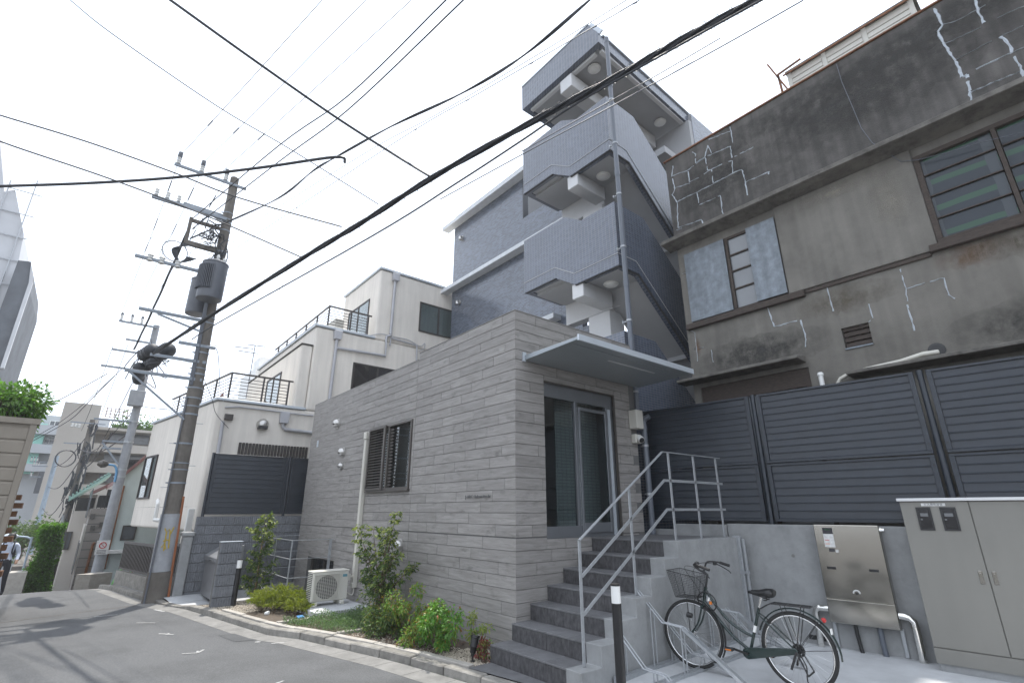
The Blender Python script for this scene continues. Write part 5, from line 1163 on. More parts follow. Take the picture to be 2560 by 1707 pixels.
# ================================================================== BIKE RACK
def rack_unit(y, high, label):
    T = thing('cycle_rack', (1.6, y, 0.004), label, 'cycle rack', 'wheel guides of the bicycle rack')
    dz = .0 if high else -.33
    x0 = 1.33 if high else 1.44
    for s in (-1, 1):
        m = MB(); yy = y+s*.022
        m.tube([(x0, yy, .80+dz), (x0+.31, yy, .52+dz), (x0+.55, yy, .51+dz), (x0+.60, yy, .47+dz)], .0075, 8); m.build('guide_rod', M['galv'], T, smooth=True)
    m = MB()
    if high: m.bar((x0+.56, y, .485), (2.55, y, .075), .05, .006); m.bar((x0+.56, y-.027, .50), (2.55, y-.027, .09), .005, .03); m.bar((x0+.56, y+.027, .50), (2.55, y+.027, .09), .005, .03)
    else: m.bar((x0+.56, y, .155), (2.2, y, .075), .06, .008)
    m.build('wheel_channel', M['galv'], T)
    hs_ = (.51+dz)
    for s in (-1, 1):
        for xs_, zt_ in ((1.50, .64 if high else .34), (1.87, hs_)):
            m = MB(); m.tube([(xs_, y+s*.03, .03), (xs_, y+s*.03, zt_)], .008, 6); m.build('support', M['galv'], T, smooth=True)
    m = MB(); m.tube([(x0-.002, y-.022, .80+dz), (x0-.01, y, .81+dz), (x0-.002, y+.022, .80+dz)], .0075, 8); m.build('guide_end', M['galv'], T, smooth=True)
rack_unit(.75, True, 'raised wheel guide of the bike rack with sloping channel, nearest the bollard'); rack_unit(1.95, True, 'raised wheel guide of the bike rack behind the bicycle frame')
rack_unit(.22, False, 'low wheel guide of the bike rack right behind the black bollard'); rack_unit(1.09, False, 'low wheel guide of the bike rack holding the bicycle front wheel'); rack_unit(2.45, False, 'low wheel guide of the empty rack place by the galvanised post')
for x, lb in ((1.5, 'galvanised base rail of the bike rack along the stair cheek'), (1.87, 'galvanised base rail of the bike rack under the front wheel')):
    m = MB(); m.box(x-.02, x+.02, .05, 2.75, .03, .08); m.box(x-.02, x-.016, .05, 2.75, .08, .095); tag(m.build('rack_rail', M['galv'], None, loc=(x, 1.4, 0)), lb, 'rail')
# ================================================================== BOLLARD LIGHTS
def bollard(x, y, z0, h, label, r=.045):
    T = thing('bollard_light', (x, y, z0), label, 'bollard light', 'black bollard lights')
    m = MB(); m.lathe([(r, 0), (r, h-.17)], (x, y, z0), (0, 0, 1), 20); m.lathe([(r+.03, 0), (r+.03, .008)], (x, y, z0), (0, 0, 1), 20); m.build('post', M['black'], T, smooth=True)
    m = MB(); m.lathe([(r-.001, h-.169), (r-.001, h-.021)], (x, y, z0), (0, 0, 1), 20); m.build('lamp_cover', M['lampglass'], T, smooth=True)
    m = MB(); m.lathe([(r+.002, h-.02), (r+.002, h-.004), (r-.01, h)], (x, y, z0), (0, 0, 1), 20); m.build('cap', M['black'], T, smooth=True)
c = AT((1538, 1459), 5.35); print('bollard', c)
bollard(c.x, c.y, .006, c.z, 'black bollard light with white lamp in front of the bike rack')
c2 = PX(zM(630, 1085), -6.6); bollard(c2.x, c2.y, bt(-6.6)-.01, c2.z-bt(-6.6)+.01, 'black bollard light with white lamp beside the slim staked tree', r=.05)
# ================================================================== PLANTS
def leafmesh(pts, size, mat_mix, droop=.3, ratio=.5, seed=1, up=.5):
    """pts: list of (pos, outward dir). returns MB with folded diamond leaves; mat index by mat_mix(pos)"""
    rr = random.Random(seed); m = MB()
    for (p, d) in pts:
        s = size*rr.uniform(.6, 1.25); d = (Vector(d)+Vector((rr.uniform(-.7, .7), rr.uniform(-.7, .7), rr.uniform(-.6, .6)-droop*.5))).normalized()
        n = Vector((rr.uniform(-1, 1), rr.uniform(-1, 1), rr.uniform(.2, 1.4)*up*2)).normalized(); w = d.cross(n)
        if w.length < 1e-3: continue
        w.normalize(); n = w.cross(d); w *= s*ratio/2
        tip = p+d*s-Vector((0, 0, droop*s*.5)); mid = p+d*s*.5
        m.add([p, mid+w+n*s*.10, tip, mid-w+n*s*.10, mid-n*s*.03], [(0, 4, 1), (1, 4, 2), (2, 4, 3), (3, 4, 0)], mat_mix(p, rr))
    return m
def branchy(base, top, n, spread, seed, z0=.15, taper=None, per=24, blen=.22):
    """leaf anchor points along short side twigs of an upright stem"""
    rr = random.Random(seed); pts = []; twigs = []
    for i in range(n):
        t = z0+(1-z0)*(i+.5)/n; c = Vector(base).lerp(Vector(top), t); a = rr.uniform(0, 6.28); L_ = blen*(taper(t) if taper else 1)*rr.uniform(.6, 1.2)
        e = c+Vector((math.cos(a)*L_, math.sin(a)*L_, L_*rr.uniform(.1, .8)))
        twigs.append((c, e))
        for k in range(per):
            f = rr.uniform(.25, 1); p = c.lerp(e, f)+Vector((rr.gauss(0, .02), rr.gauss(0, .02), rr.gauss(0, .02))); pts.append((p, (e-c).normalized()))
    return pts, twigs
def plant_obj(name, loc, label, cat, stems, twigs, leaves, mats, group=None, crown='crown', wood='bark', tr=.004):
    T = thing(name, loc, label, cat, group); m = MB()
    for (pts, r) in stems: m.tube(pts, r, 7)
    for (a, b_) in twigs: m.tube([a, b_], [tr, tr*.4], 4, cap=False)
    if m.v: m.build('trunk', M[wood], T, smooth='all')
    for nm, mb in leaves: mb.build(nm, [M[x] for x in mats], T)
    return T
# slim staked tree at the end of the bed
b0 = PZ(zB(375, 960), bt(-6.8)); b0 = Vector((b0.x, b0.y, bt(b0.x))); t0 = PY(zB(368, 390), b0.y-.02); t0.x = b0.x-.02
H0 = t0.z-b0.z
tap = lambda t: 1.15 if t < .75 else 1.15-(t-.75)*3.2
pts, tw = branchy(b0, (b0.x, b0.y, t0.z), 74, .2, 5, z0=.02, taper=tap, per=24, blen=.27)
def mix_tip(p, rr): return 1 if (p.z > t0.z-.55 and rr.random() < .5) or rr.random() < .16 else 0
lv = leafmesh(pts, .078, mix_tip, droop=.5, ratio=.5, seed=4)
T = plant_obj('slim_tree', b0, 'slim evergreen shrub tied to a bamboo stake beside the split-block wall', 'shrub', [([b0, b0.lerp(Vector((b0.x+.02, b0.y, t0.z)), .5), (b0.x, b0.y, t0.z-.05)], [.014, .011, .004])], tw, [('crown', lv)], ['leaf_mid', 'leaf_tip'])
MB().cyl((b0.x+.05, b0.y-.03, b0.z-.02), (b0.x+.01, b0.y-.01, b0.z+H0*.7), .011, 8).build('stake', M['stake'], T)
# taller many-stemmed young tree
b1 = PZ(zB(1270, 1085), bt(-3.1)); b1 = Vector((b1.x-.05, min(b1.y, -.30), bt(-3.1)))
b1 = Vector((-2.93, -.42, bt(-2.93)))
def onp(x, y): return PY(zB(x, y), b1.y)
tops = [onp(1385, 380), onp(1150, 470), onp(1245, 480), onp(1370, 490), onp(1405, 660), onp(1290, 520), onp(1440, 745), onp(1110, 820), onp(1180, 640)]
pts = []; tw = []; stems = []
for i, tp in enumerate(tops):
    tp = Vector((tp.x, tp.y+rnd(-.2, .12), tp.z)); base = b1+Vector((rnd(-.06, .06), rnd(-.05, .05), -.02)); mid = base.lerp(tp, .5)+Vector((0, 0, .12*abs(tp.x-base.x)))
    mid.x = base.x+(tp.x-base.x)*.33
    st = smoothpts([base, mid, tp], 5); stems.append((st, [lerp(.012, .003, k/(len(st)-1)) for k in range(len(st))]))
    for k, c in enumerate(st):
        t = k/(len(st)-1)
        if t < .38: continue
        for j in range(7):
            a = rnd(0, 6.28); L_ = .17*rnd(.5, 1.2)*(1.1-.45*t)
            e = c+Vector((math.cos(a)*L_, math.sin(a)*L_, L_*rnd(-.1, .6))); tw.append((c, e))
            for q in range(7): pts.append((c.lerp(e, rnd(.3, 1.05))+Vector((rnd(-.02, .02), rnd(-.02, .02), rnd(-.02, .02))), (e-c).normalized()))
for k in range(260):
    a = rnd(0, 6.28); r_ = .30*math.sqrt(rnd(0, 1)); pts.append((b1+Vector((math.cos(a)*r_*1.2-.1, math.sin(a)*r_*.7-.05, rnd(.06, .5))), Vector((math.cos(a), math.sin(a), .3))))
TPZ = tops[0].z
def mix2(p, rr): return 1 if rr.random() < (.2+.5*max(0, (p.z-.8)/(TPZ-.8))) else 0
lv = leafmesh(pts, .062, mix2, droop=.6, ratio=.5, seed=9)
T = plant_obj('young_tree', b1, 'taller young tree with several thin stems and pale new leaves before the tiled wall', 'shrub', stems, tw, [('crown', lv)], ['leaf_mid', 'leaf_tip'], tr=.0025)
MB().cyl((b1.x+.12, b1.y+.02, b1.z-.02), (b1.x+.05, b1.y+.01, b1.z+1.1), .011, 8).build('stake', M['stake'], T)
# feathery yellow-green shrub
def feather(name, c, rx, ry, h, n, mat, label, seed, size=.05, ratio=.14, mats=None, ncl=16):
    """wispy shrub: arching sprays from several crowns of different height"""
    rr = random.Random(seed); pts = []; mm = MB(); T = thing(name, c, label, 'shrub')
    for q in range(ncl):
        a = rr.uniform(0, 6.28); r_ = math.sqrt(rr.random()); bx_, by_ = c.x+math.cos(a)*rx*r_*.85, c.y+math.sin(a)*ry*r_*.8; hh = h*rr.uniform(.55, 1.15)*(1-.35*r_)
        for k in range(11):
            a2 = rr.uniform(0, 6.28); out = rr.uniform(.25, .8)*hh; b_ = Vector((bx_, by_, bt(bx_)-.01)); e = b_+Vector((math.cos(a2)*out, math.sin(a2)*out, hh*rr.uniform(.55, 1.1))); m_ = b_.lerp(e, .55)+Vector((0, 0, hh*.18))
            st = smoothpts([b_, m_, e-Vector((0, 0, hh*rr.uniform(0, .2)))], 4); mm.tube(st, .0016, 3, cap=False)
            for k2 in range(n//(ncl*11)):
                t = rr.uniform(.25, 1)*(len(st)-1); i0 = min(int(t), len(st)-2); p = st[i0].lerp(st[i0+1], t-i0); d = (st[i0+1]-st[i0]).normalized(); pts.append((p, d))
    mm.build('stems', M['bark'], T); leafmesh(pts, size, lambda p, q: 0, droop=.1, ratio=ratio, seed=seed).build('crown', [M[x] for x in (mats or [mat])], T); return T
feather('feathery_shrub', Vector((-5.38, -1.22, bt(-5.35))), 1.08, .40, .46, 13000, 'leaf_yellow', 'low feathery yellow-green shrub in front of the steel railing and air conditioner', 21, size=.06, ratio=.22, ncl=44)
feather('feathery_shrub', Vector((-2.72, -.30, bt(-2.72))), .45, .24, .42, 2600, 'leaf_yellow', 'smaller feathery yellow-green shrub behind the young tree stems', 22, size=.055, ratio=.2)
def bushy(name, c, rx, ry, h, n, mats, label, seed, size=.05, ratio=.5, mixf=None, droop=.5):
    rr = random.Random(seed); pts = []; mm = MB(); cl = []
    nc = 16
    for k in range(nc):
        a = rr.uniform(0, 6.28); r_ = math.sqrt(rr.random())*.8; cl.append((Vector((c.x+math.cos(a)*rx*r_, c.y+math.sin(a)*ry*r_, c.z+h*rr.uniform(.15, 1.12)*(1-.35*r_))), rr.uniform(.22, .48)*min(rx, ry, h)))
    for (q, r_) in cl:
        mm.tube([(c.x+rr.uniform(-.04, .04), c.y+rr.uniform(-.03, .03), c.z-.02), q], [.005, .002], 4, cap=False)
        for k in range(n//nc):
            d = Vector((rr.gauss(0, 1), rr.gauss(0, 1), rr.gauss(.2, .8))).normalized(); pts.append((q+d*r_*rr.uniform(.3, 1.1), d))
    pts = [(p, d) for p, d in pts if p.z > c.z]
    lm = leafmesh(pts, size, mixf or (lambda p, q: 1 if q.random() < .2 else 0), droop=droop, ratio=ratio, seed=seed)
    T = thing(name, c, label, 'shrub'); mm.build('stems', M['bark'], T); lm.build('crown', [M[x] for x in mats], T); return T
def zc(x, y): return Vector((x, y, bt(x)))
bushy('nandina_shrub', zc(-1.55, -.58), .60, .30, .62, 2600, ['leaf_nandina', 'leaf_bright'], 'leafy shrub of mixed green and reddish leaves in the middle of the bed', 31, size=.048)
bushy('nandina_shrub', zc(-.82, -.62), .46, .28, .60, 2500, ['leaf_bright', 'leaf_nandina'], 'bright green rounded shrub beside the black garden spotlight', 32, size=.05)
bushy('nandina_shrub', zc(-.27, -.36), .19, .14, .55, 620, ['leaf_tip', 'leaf_bright'], 'small airy lime-green shrub beside the bottom stair', 33, size=.042)
bushy('nandina_shrub', zc(-.10, -.42), .10, .10, .24, 300, ['leaf_red', 'leaf_nandina'], 'little red-leaved plant against the bottom stair', 34, size=.035)
bushy('broadleaf_shrub', zc(-2.2, -.66), .50, .30, .40, 2400, ['leaf_mid', 'leaf_nandina'], 'dark green low shrub at the foot of the young tree', 35, size=.042)
# ground cover and grass
rr = random.Random(3); pts = []
for k in range(9000):
    x = rr.uniform(-4.02, -2.5); y = rr.uniform(ky(x)+.29, -.06)
    if x > -2.9 and rr.random() > .5: continue
    h = .05+.05*math.sin(x*7)*math.sin(y*9+1)
    pts.append((Vector((x, y, bt(x)+rr.uniform(0, .05+h*1.3))), Vector((rr.uniform(-1, 1), rr.uniform(-1, 1), .8))))
tag(leafmesh(pts, .034, lambda p, q: 0, droop=.15, ratio=.4, seed=6).build('ground_cover', M['leaf_cover']), kind='stuff')
m = MB()
for k in range(160):
    x = rr.uniform(-7.4, 1.0); y = ky(x)-.006; z = zr(x)+.012; d = Vector((rr.uniform(-.6, .6), rr.uniform(-1, .2), 1)).normalized()*rr.uniform(.01, .03); m.add([(x-.003, y, z), (x+.003, y, z), (x+d.x, y+d.y, z+d.z)], [(0, 1, 2)])
tag(m.build('kerb_weeds', M['leaf_cover']), kind='stuff')
# ================================================================== GARDEN SPOTLIGHTS, AC UNIT, RAILING
def spot(p, aim, label):
    T = thing('garden_spotlight', p, label, 'spotlight', 'black garden spotlights'); m = MB(); m.tube([p-Vector((0, 0, .05)), p+Vector((0, 0, .07))], .012, 8); m.lathe([(.03, .0), (.03, .012)], p, (0, 0, 1), 12); m.box(p.x-.03, p.x+.03, p.y-.008, p.y+.008, p.z+.05, p.z+.09); m.build('spike', M['black'], T)
    a = Vector(aim).normalized(); c = p+Vector((0, 0, .09)); m = MB(); m.lathe([(.0, -.005), (.034, 0), (.042, .06), (.047, .065), (.047, .155), (.056, .16), (.056, .185), (.048, .187), (.04, .17), (.0, .168)], c, a, 20); m.build('housing', M['black'], T, smooth=True)
p = PZ(zB(1885, 1392), bt(-.2)); spot(p, (-.02, .22, 1), 'black spotlight aimed upward on the pale gravel beside the stairs')
p = PZ(zB(1180, 1135), bt(-2.9)); spot(p, (-.5, .5, .6), 'black spotlight hidden in the ground cover under the young tree')
p = PZ(zB(690, 1103), bt(-3.9))
M['blue'] = mk('blue_plastic', (.08, .25, .5), .4)
m = MB(); m.prism([p+Vector((-.1, -.03, .04)), p+Vector((.08, -.06, .04)), p+Vector((.12, .03, .05)), p+Vector((-.06, .06, .05))], (0, 0, .012)); tag(m.build('blue_scrap', M['blue'], None, loc=p), 'flat scrap of blue plastic lying at the edge of the ground cover', 'scrap')
p = PZ(zB(462, 1070), bt(-5.7)); m = MB(); m.lathe([(.02, -.04), (.035, -.03), (.035, .03), (.02, .045)], p+Vector((0, 0, .03)), (1, .4, .3), 10); tag(m.build('white_cup', M['white_metal'], None, loc=p, smooth=True), 'small white cup lying under the feathery yellow shrub', 'cup')
AC = thing('air_conditioner', (-4.85, -.57, .035), 'ivory outdoor air-conditioner unit on plastic feet in front of the basement window', 'air conditioner')
ax0, ax1, ay0, ay1, az0, az1 = -5.0, -4.72, -.90, -.22, .11, .60
m = MB(); m.box(ax0, ax1, ay0, ay1, az0, az1); bd = m.build('casing', M['ac'], AC, bevel=.012, seg=2)
B(ax0-.008, ax1+.008, ay0-.008, ay1+.008, az1+.001, az1+.022).build('lid', M['ac'], AC, bevel=.008)
fc = Vector((ax1+.001, -.63, .345)); m = MB(); m.lathe([(.20, 0.0), (.20, .003), (.0, .0035)], fc, (1, 0, 0), 32); m.build('fan_opening', M['dark'], AC)
m = MB()
for k in range(3):
    a = k*2.094; m.prism([fc+Vector((.006, math.cos(a)*.04, math.sin(a)*.04)), fc+Vector((.004, math.cos(a-.5)*.18, math.sin(a-.5)*.18)), fc+Vector((.006, math.cos(a+.3)*.18, math.sin(a+.3)*.18))], (.003, 0, 0))
m.lathe([(.05, .004), (.05, .012)], fc, (1, 0, 0), 16); m.build('fan', M['print'], AC)
m = MB(); gy0, gy1, gz0, gz1 = -.865, -.395, .15, .555; X = ax1+.022
for k in range(18): z = lerp(gz0, gz1, k/17); m.bar((X, gy0, z), (X, gy1, z), .004, .006)
for k in range(13): y = lerp(gy0, gy1, k/12); m.bar((X-.003, y, gz0), (X-.003, y, gz1), .004, .006, up=(1, 0, 0))
for (a, b_, c, d) in ((gy0-.012, gy1+.012, gz0-.012, gz0), (gy0-.012, gy1+.012, gz1, gz1+.012), (gy0-.012, gy0, gz0, gz1), (gy1, gy1+.012, gz0, gz1)): m.box(ax1, X+.002, a, b_, c, d)
m.build('grille', M['ac'], AC)
m = MB()
for k in range(14): z = .16+k*.03; m.box(ax0+.02, ax1-.03, ay0-.006, ay0-.0005, z, z+.014)
m.build('side_fins', M['ac'], AC); B(ax0+.015, ax1-.025, ay0-.0015, ay0-.0003, .15, .58).build('side_recess', M['dark'], AC)
B(ax1+.0005, ax1+.003, -.335, -.25, .50, .545).build('badge', mk('teal_badge', (.1, .25, .3), .4), AC)
for y in (-.82, -.32): B(ax0-.02, ax1+.05, y-.04, y+.04, .036, .108).build('foot', M['ac'], AC, bevel=.01)
m = MB(); m.box(ax0+.03, ax1-.05, ay1+.001, ay1+.06, .42, .53); m.build('valve_cover', M['ac'], AC)
m = MB(); m.tube(smoothpts([(-4.84, ay1+.05, .47), (-4.84, -.06, .47), (-4.85, -.045, .40), (-4.855, -.045, .32)]), .022, 8); m.tube(smoothpts([(-4.84, ay1+.05, .20), (-4.8, -.08, .16), (-4.84, -.045, .28)]), .01, 6); m.build('pipe', M['cream_pipe'], AC, smooth=True)
RL = thing('well_railing', (-7.2, -.9, .06), 'thin galvanised railing with three rails around the basement light well', 'railing')
for x in (-8.40, -7.27, -6.16): MB().box(x-.028, x+.028, -.905, -.895, .06, 1.10).build('post', M['galv'], RL)
MB().box(-6.165, -6.155, -.12, -.06, .06, 1.10).build('post', M['galv'], RL)
for z in (1.10, .74, .38):
    m = MB(); m.box(-8.44, -6.15, -.912, -.888, z-.005, z+.006); m.box(-6.172, -6.148, -.888, -.016, z-.005, z+.006); m.box(-8.44, -8.42, -.888, -.016, z-.005, z+.006); m.build('rail', M['galv'], RL)
# ================================================================== SPLIT-BLOCK WALL, STOCKER, SIDE FENCE
def block_mesh(w, h, t=.11, axis='x'):
    m = MB(); n = max(1, round(w/.044)); g = .012
    m.box(0, t, -w/2, w/2, 0, h)
    st = w/n
    for k in range(n):
        a = -w/2+st*k+.003; b_ = a+st-.006
        m.add([(t, a, .004), (t, b_, .004), (t, b_, h-.004), (t, a, h-.004), (t+.012, a+.004, .007), (t+.012, b_-.004, .007), (t+.012, b_-.004, h-.007), (t+.012, a+.004, h-.007)], [(4, 5, 6, 7), (0, 1, 5, 4), (1, 2, 6, 5), (2, 3, 7, 6), (3, 0, 4, 7)])
    return m.mesh('wall_block', M['block'])
BWX = -8.90
BWT = thing('block_wall', (BWX, -1, -.2), 'grey ribbed split-block wall under the smaller dark louvre fence', 'wall')
ztop = 1.56; rows = 9; bh = .2; y0, y1 = -2.28, .42
B(BWX-.11, BWX-.012, y0+.01, y1, -.4, ztop-.002).build('wall_core', M['grout'], BWT)
fullm = block_mesh(.392, bh-.01); halfm = block_mesh(.192, bh-.01)
for r_ in range(rows):
    z = ztop-bh*(r_+1)
    y = y0
    if r_ % 2: inst('wall_block', halfm, (BWX-.11, y+.1, z), BWT); y += .2
    while y < y1-.2: inst('wall_block', fullm, (BWX-.11, y+.2, z), BWT); y += .4
GP = thing('block_pillar', (-6.62, -1.93, -.1), 'free-standing narrow pillar of grey ribbed blocks next to the black bollard light', 'pillar')
zp = 1.09; B(-6.75, -6.63, -2.135, -1.735, -.3, zp-.002).build('pillar_core', M['grout'], GP)
pm = block_mesh(.398, bh-.01, t=.02)
for r_ in range(7): inst('wall_block', pm, (-6.632, -1.935, zp-bh*(r_+1)), GP)
B(-6.76, -6.60, -2.14, -1.73, zp, zp+.012).build('pillar_cap', M['cap'], GP)
TS = thing('waste_stocker', (-7.7, -1.6, -.1), 'grey steel refuse stocker with a sloping lid tucked behind the block pillar', 'refuse box')
M['stocker'] = mk('grey_stocker_paint', (.17, .172, .18), .45, var=.06)
a = PY(zM(335, 1335), -1.98); b_ = PY(zM(370, 1105), -1.98); print('stocker', a, b_)
sx0_, sx1_ = -8.7, -7.3
B(sx0_, sx1_, -1.98, -1.56, -.07, .64).build('body', M['stocker'], TS, bevel=.006)
m = MB(); m.prism([(sx0_-.02, -2.02, .645), (sx0_-.02, -2.02, .73), (sx0_-.02, -1.6, .98), (sx0_-.02, -1.54, .98), (sx0_-.02, -1.54, .645)], (sx1_-sx0_+.04, 0, 0)); m.build('lid', M['stocker'], TS, bevel=.006)
B(-8.0, -7.6, -2.05, -2.021, .66, .685).build('handle', M['chrome'], TS)
louvre_fence('louvre_fence', 'smaller dark grey louvre fence on top of the split-block wall', (BWX-.05, -2.17, 0), (0, 1, 0), [(.03, 1.78), (1.86, 2.55)], 1.575, 3.03, None, 0, slat=.112, posts_at=[0.0, 1.82])
# ================================================================== BEIGE HOUSE WITH STEPPED TERRACES
XB_ = -10.2
BH = thing('beige_house', (XB_, 0, -.2), 'beige rendered house stepping back in three terraces with brown railings', 'house')
L1, L2, L3 = -2.11, .25, 2.25; Z1, Z2, Z3 = 4.57, 7.30, 9.98
XE1 = -16.3; SL = .15; XE2 = XB_-7.0; XE3 = PY(zO(1065, 350), L3).x
print('beige', XE1, XE3)
m = MB()
YE1 = L1+SL*(XE1-XB_)
m.prism([(XB_, L1, 1.19), (XB_, 9, 1.19), (XE1, 9, 1.19), (XE1, YE1, 1.19)], (0, 0, Z1-1.19)); m.box(XE2, XB_-.002, L2, 9, Z1+.001, Z2); m.box(XE3, XB_-.004, L3, 9, Z2+.001, Z3)
m.box(XE1+.9, XB_-.003, L1+.6, 9, -.5, 1.188)
wl_ = m.build('wall', M['beige'], BH, bevel=.07, seg=3)
m = MB(); m.prism([(XB_-.001, L1+.002, -.35), (XB_-.001, L1+.599, -.35), (XB_-.9, L1+.599, -.35), (XB_-.9, L1-.133, -.35)], (0, 0, 1.53)); m.build('wall_base', M['beige'], BH, bevel=.07, seg=3)
# low bay on the first terrace
p = PX(zO(785, 765), XB_-.05); pq = PX(zO(700, 755), XB_-.05); print('bay', p, pq)
by0 = pq.y; bz = p.z; bxl = PY(zO(365, 995), by0).x
m = MB(); m.box(XE2+.3, XB_-.05, by0, L2-.01, Z1+.002, bz); bay = m.build('bay', M['beige'], BH, bevel=.05, seg=2)
B(XE2+.28, XB_-.03, by0-.02, L2-.012, bz+.001, bz+.035).build('bay_coping', M['stain'], bay)
# copings
m = MB()
m.prism([(XB_+.05, L1-.05, Z1+.001), (XB_+.05, L1+.16, Z1+.001), (XE1-.04, YE1+.16, Z1+.001), (XE1-.04, YE1-.05, Z1+.001)], (0, 0, .075)); m.box(XB_-.16, XB_+.05, L1+.162, L2-.01, Z1+.001, Z1+.074)
for (x0, x1, y0_, z, yend) in ((XE2, XB_, L2, Z2, L3), (XE3, XB_, L3, Z3, 9)):
    m.box(x0-.04, x1+.05, y0_-.05, y0_+.16, z+.001, z+.075); m.box(x1-.16, x1+.05, y0_+.161, yend+(-.01 if yend < 8 else 0), z+.001, z+.075)
m.build('coping', M['cap'], BH, bevel=.006)
def win_r(name, q0, q1, mat, parent, X=XB_, split=.5, dz=0):
    """window in the x = const face; q0 top-left, q1 bottom-right pixel points already turned to y/z"""
    (ya, zb_), (yb, za) = q0, q1
    m = MB(); f = .05
    for (p_, q_, r_, s_) in [(ya, yb, zb_-f, zb_), (ya, yb, za, za+f), (ya, ya+f, za+f, zb_-f), (yb-f, yb, za+f, zb_-f), (lerp(ya, yb, split)-.03, lerp(ya, yb, split)+.03, za+f, zb_-f)]: m.box(X+.003, X+.035, p_, q_, r_, s_)
    w = m.build(name, M['brown_metal'], parent)
    for (p_, q_) in ((ya+f, lerp(ya, yb, split)-.03), (lerp(ya, yb, split)+.03, yb-f)):
        MB().box(X+.0015, X+.007, p_, q_, za+f, zb_-f).build('curtain', M[mat], w); MB().box(X+.012, X+.016, p_, q_, za+f, zb_-f).build('pane', M['glass_dark'], w)
    return w
a = PX(zO(1705, 390), XB_); b_ = PX(zO(1690, 640), XB_); win_r('window', (a.y, a.z), (a.y+1.75, b_.z), 'curtain', BH, split=.47)
a = PX(zO(1135, 905), XB_); b_ = PX(zO(1115, 1135), XB_); win_r('window', (a.y, a.z), (a.y+1.75, b_.z), 'curtain_brown', BH, split=.5)
def win_l(name, pa, pb, Y, mat, parent, split=.5):
    xa, za = pa.x, pb.z; xb, zb_ = pb.x, pa.z; f = .05; m = MB()
    for (p_, q_, r_, s_) in [(xa, xb, zb_-f, zb_), (xa, xb, za, za+f), (xa, xa+f, za+f, zb_-f), (xb-f, xb, za+f, zb_-f), (lerp(xa, xb, split)-.03, lerp(xa, xb, split)+.03, za+f, zb_-f)]: m.box(p_, q_, Y-.035, Y-.003, r_, s_)
    w = m.build(name, M['brown_metal'], parent)
    for (p_, q_) in ((xa+f, lerp(xa, xb, split)-.03), (lerp(xa, xb, split)+.03, xb-f)):
        MB().box(p_, q_, Y-.007, Y-.0015, za+f, zb_-f).build('curtain', M[mat], w); MB().box(p_, q_, Y-.016, Y-.012, za+f, zb_-f).build('pane', M['glass_dark'], w)
    return w
a = PY(zO(1280, 365), L3); win_l('terrace_window', Vector((a.x-1.9, 0, a.z)), Vector((a.x, 0, Z2+.12)), L3, 'curtain', BH)
a = PY(zO(530, 985), by0); win_l('bay_window', Vector((a.x-1.7, 0, a.z)), Vector((a.x, 0, Z1+.15)), by0, 'curtain', bay)
sd = Vector((-1, -SL, 0)).normalized(); sn = Vector((-SL, 1, 0)).normalized()*-1; so0 = Vector((XB_, L1, 0))
def sbox(mb, s0, s1, o0, o1, z0, z1):
    q = [so0+sd*s+sn*o+Vector((0, 0, z0)) for s, o in ((s0, o0), (s1, o0), (s1, o1), (s0, o1))]; return mb.prism(q, (0, 0, z1-z0))
m = MB(); s0, s1, z0, z1 = 4.56, 5.97, 2.05, 3.42
for (a, b_, c, d) in ((s0, s1, z0, z0+.05), (s0, s1, z1-.05, z1), (s0, s0+.05, z0+.05, z1-.05), (s1-.05, s1, z0+.05, z1-.05), (5.05, 5.12, z0+.05, z1-.05)): sbox(m, a, b_, .003, .045, c, d)
sw = m.build('street_window', M['brown_metal'], BH)
for a, b_ in ((s0+.05, 5.05), (5.12, s1-.05)):
    m = MB(); sbox(m, a, b_, .0015, .006, z0+.05, z1-.05); m.build('curtain', M['curtain'], sw); m = MB(); sbox(m, a, b_, .012, .016, z0+.05, z1-.05); m.build('pane', M['glass_dark'], sw)
def terrace_rail(cx, cy, z0, xl, yr, h=.82, sl=0):
    yL = cy+sl*(xl-cx)
    T = BH; m = MB()
    pts = [(xl, cy), (cx, cy), (cx, yr)]
    m.bar((xl, yL, z0+h), (cx+.02, cy, z0+h), .05, .045); m.bar((cx, cy+.02, z0+h), (cx, yr+.12, z0+h), .05, .045)
    tr = m.build('terrace_railing', M['brown_metal'], T)
    n = 7
    for k in range(n):
        z = z0+.10+(h-.14)*k/n
        MB().bar((xl, yL, z), (cx, cy, z), .016, .016).build('rail_bar', M['brown_metal'], tr); MB().bar((cx, cy, z), (cx, yr, z), .016, .016).build('rail_bar', M['brown_metal'], tr)
    xs_ = [cx-k*1.15 for k in range(int((cx-xl)/1.15)+1)]; ys_ = [lerp(cy, yr, t) for t in (.12, .55, 1.0)]
    for x in xs_: yy_ = cy+sl*(x-cx); MB().box(x-.022, x+.022, yy_-.022, yy_+.022, z0+.02, z0+h-.024).build('post', M['brown_metal'], tr)
    for y in ys_[1:]: MB().box(cx-.022, cx+.022, y-.022, y+.022, z0+.02, z0+h-.024).build('post', M['brown_metal'], tr)
terrace_rail(XB_-.3, L1+.28, Z1+.06, XE1+.4, -.25, sl=SL)
terrace_rail(XB_-.25, L2+.42, Z2+.06, XE2+.5, L3-.2)
